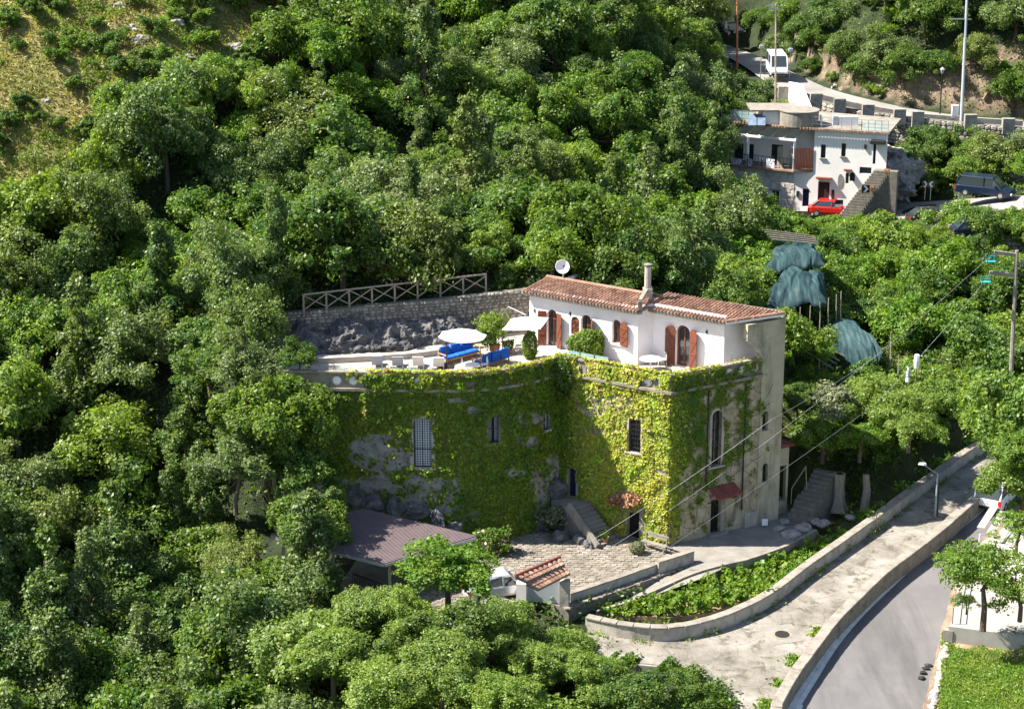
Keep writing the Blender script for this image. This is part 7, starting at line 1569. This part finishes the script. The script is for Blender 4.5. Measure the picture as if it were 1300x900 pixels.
def fill_poly(name, label, poly, zf, n_, mt, size, hmax, seed, cat, asp=.6, up=.6, clump=1.2):
    rs = np.random.RandomState(seed); xs = [p[0] for p in poly]; ys = [p[1] for p in poly]; X = rs.uniform(min(xs), max(xs), n_); Y = rs.uniform(min(ys), max(ys), n_); k = inside(X, Y, poly); X, Y = X[k], Y[k]
    c = np.array([mn.fractal(Vector((x*clump, y*clump, seed)), 1, 2, 3) for x, y in zip(X, Y)]); hh = np.clip(.55+c, .12, 1.4)*hmax; Z = np.array([zf(x, y) for x, y in zip(X, Y)])+hh*rs.rand(len(X))**.5
    P = np.stack([X, Y, Z], 1); N = rs.normal(0, .5, P.shape); N[:, 2] += up; V_, Fc = leaves(P, N, size, rs, asp, .3); o = link_mesh(name, npmesh(name, V_, Fc), M[mt]); return tag(o, label, cat, kind='stuff')
bedpx = [PZ(x, y, z) for x, y, z in [(762,778,-.6),(802,766,-.4),(836,752,-.2),(884,732,0),(924,720,0),(948,714,0),(1002,695,0),(1038,676,0),(1062,664,0),(1078,672,-.2),(1052,694,-.3),(1018,716,-.4),(980,738,-.5),(945,760,-.6),(900,777,-.7),(850,785,-.8),(795,783,-.8)]]
bp2 = [(p.x, p.y) for p in bedpx]; m = MB(); m.prism(bp2, -2.2, -.75); st(m.build('garden_bed', M['soil']))
fill_poly('garden_plants', 'low bright leafy plants filling the bed between terrace and lane', bp2, lambda x, y: -.72, 34000, 'leaf_bright', .24, .85, 3, 'plants', .8)
fill_poly('lawn_grass', 'bright green lawn grass below the white platform', [(p.x, p.y) for p in LAWN], lambda x, y: -.5, 60000, 'grass_green', .16, .22, 4, 'grass', .28, .1, .8)
fill_poly('lawn_base', 'short dense grass sward under the longer lawn blades', [(p.x, p.y) for p in LAWN], lambda x, y: -.56, 26000, 'grass_green', .2, .1, 14, 'grass', .5, 1.2, .8)
# weeds along wall feet
def weeds(pts, off, n_, seed, label, mt='leaf_bright', s=.13, hgt=.35, spread=.3):
    rs = np.random.RandomState(seed); p = resample(pts, 60); P = []
    for _ in range(n_):
        f = rs.rand()*58.9; i = int(f); q = p[i].lerp(p[i+1], f-i); d = p[i+1]-p[i]; nn = Vector((d.y, -d.x, 0)).normalized(); c = mn.noise(Vector((q.x*.9, q.y*.9, seed)))
        if c < .02: continue
        P.append(tuple(q+nn*(off+rs.normal(0, spread*.5))+Vector((0, 0, rs.rand()*hgt*min(1, c*3)))))
    P = np.array(P); N = rs.normal(0, .5, P.shape); N[:, 2] += .6; V_, Fc = leaves(P, N, s, rs); tag(link_mesh('weeds', npmesh('weeds', V_, Fc), M[mt]), label, 'weeds', kind='stuff')
weeds(RPB[1:6], -.7, 5000, 31, 'grassy weeds along the lane side of the roadside parapet', 'grass_green', .17, .4, .45)
weeds(LPB, .35, 1800, 32, 'small weeds along the foot of the lane parapet')
weeds(LPB[4:], -.6, 9000, 33, 'leafy climbers spilling over the back of the lane parapet', 'leaf_bright', .2, 1.15, .6)
weeds([lane(748, 822), lane(800, 838), lane(850, 850), lane(905, 874), lane(940, 925)], .1, 5000, 34, 'bushy weeds over the outer wall of the lane', 'leaf_mid', .18, .7, .7)
weeds([lane(x, y, -.1) for x, y in [(1186,898),(1196,860),(1204,820),(1212,790)]], .15, 2500, 35, 'dry straw weeds on the crumbling road verge', 'grass_dry', .14, .2, .3)

# soil and stones at the top and road side of the lawn
sp2 = [PZ(x, y, -.45) for x, y in [(1206,808),(1240,812),(1340,830),(1340,852),(1290,842),(1240,832),(1216,826)]]; m = MB(); m.prism([tuple(p.xy) for p in sp2], -.8, -.43); st(m.build('bare_soil', M['soil']))
for i in range(26):
    f = i/25; x, y = 1205-f*24, 806+f*100; p = PZ(x+R_.uniform(-2, 2), y, -.5); rock('kerb_stone', 'pale stone in the rough edging between lawn and road verge', p, R_.uniform(.14, .24), M['pale_stone'], 300+i, 'stones edging the lawn', 1, (1.2, 1, .8), .3)
for i, (x, y, r) in enumerate([(470, 640, .6), (500, 648, .7), (532, 650, .5), (556, 662, .6), (575, 672, .45), (452, 630, .6)]):
    p = PY(x, y, 111.6); rock('boulder', 'dark rock at the foot of the curved wing behind the carport', p, r, M['rock'], 340+i, 'rocks at the foot of the wing', 3, (1.3, .5, .9), .45)
# where several share a label, the outermost ones are told apart by their place
byl = {}
for o in list(C.objects):
    if o.parent is None and o.get('category') and o.get('group'): byl.setdefault(o['label'], []).append(o)
for lb, os_ in byl.items():
    if len(os_) < 2: continue
    pr2 = {o.name: proj(o.location) for o in os_}; left_ = list(os_)
    for word, f in (('leftmost', lambda o: pr2[o.name][0]), ('rightmost', lambda o: -pr2[o.name][0]), ('highest', lambda o: pr2[o.name][1]), ('lowest', lambda o: -pr2[o.name][1])):
        if len(left_) < 2: break
        o = min(os_, key=f)
        if o in left_: o['label'] = word+' '+lb; left_.remove(o)
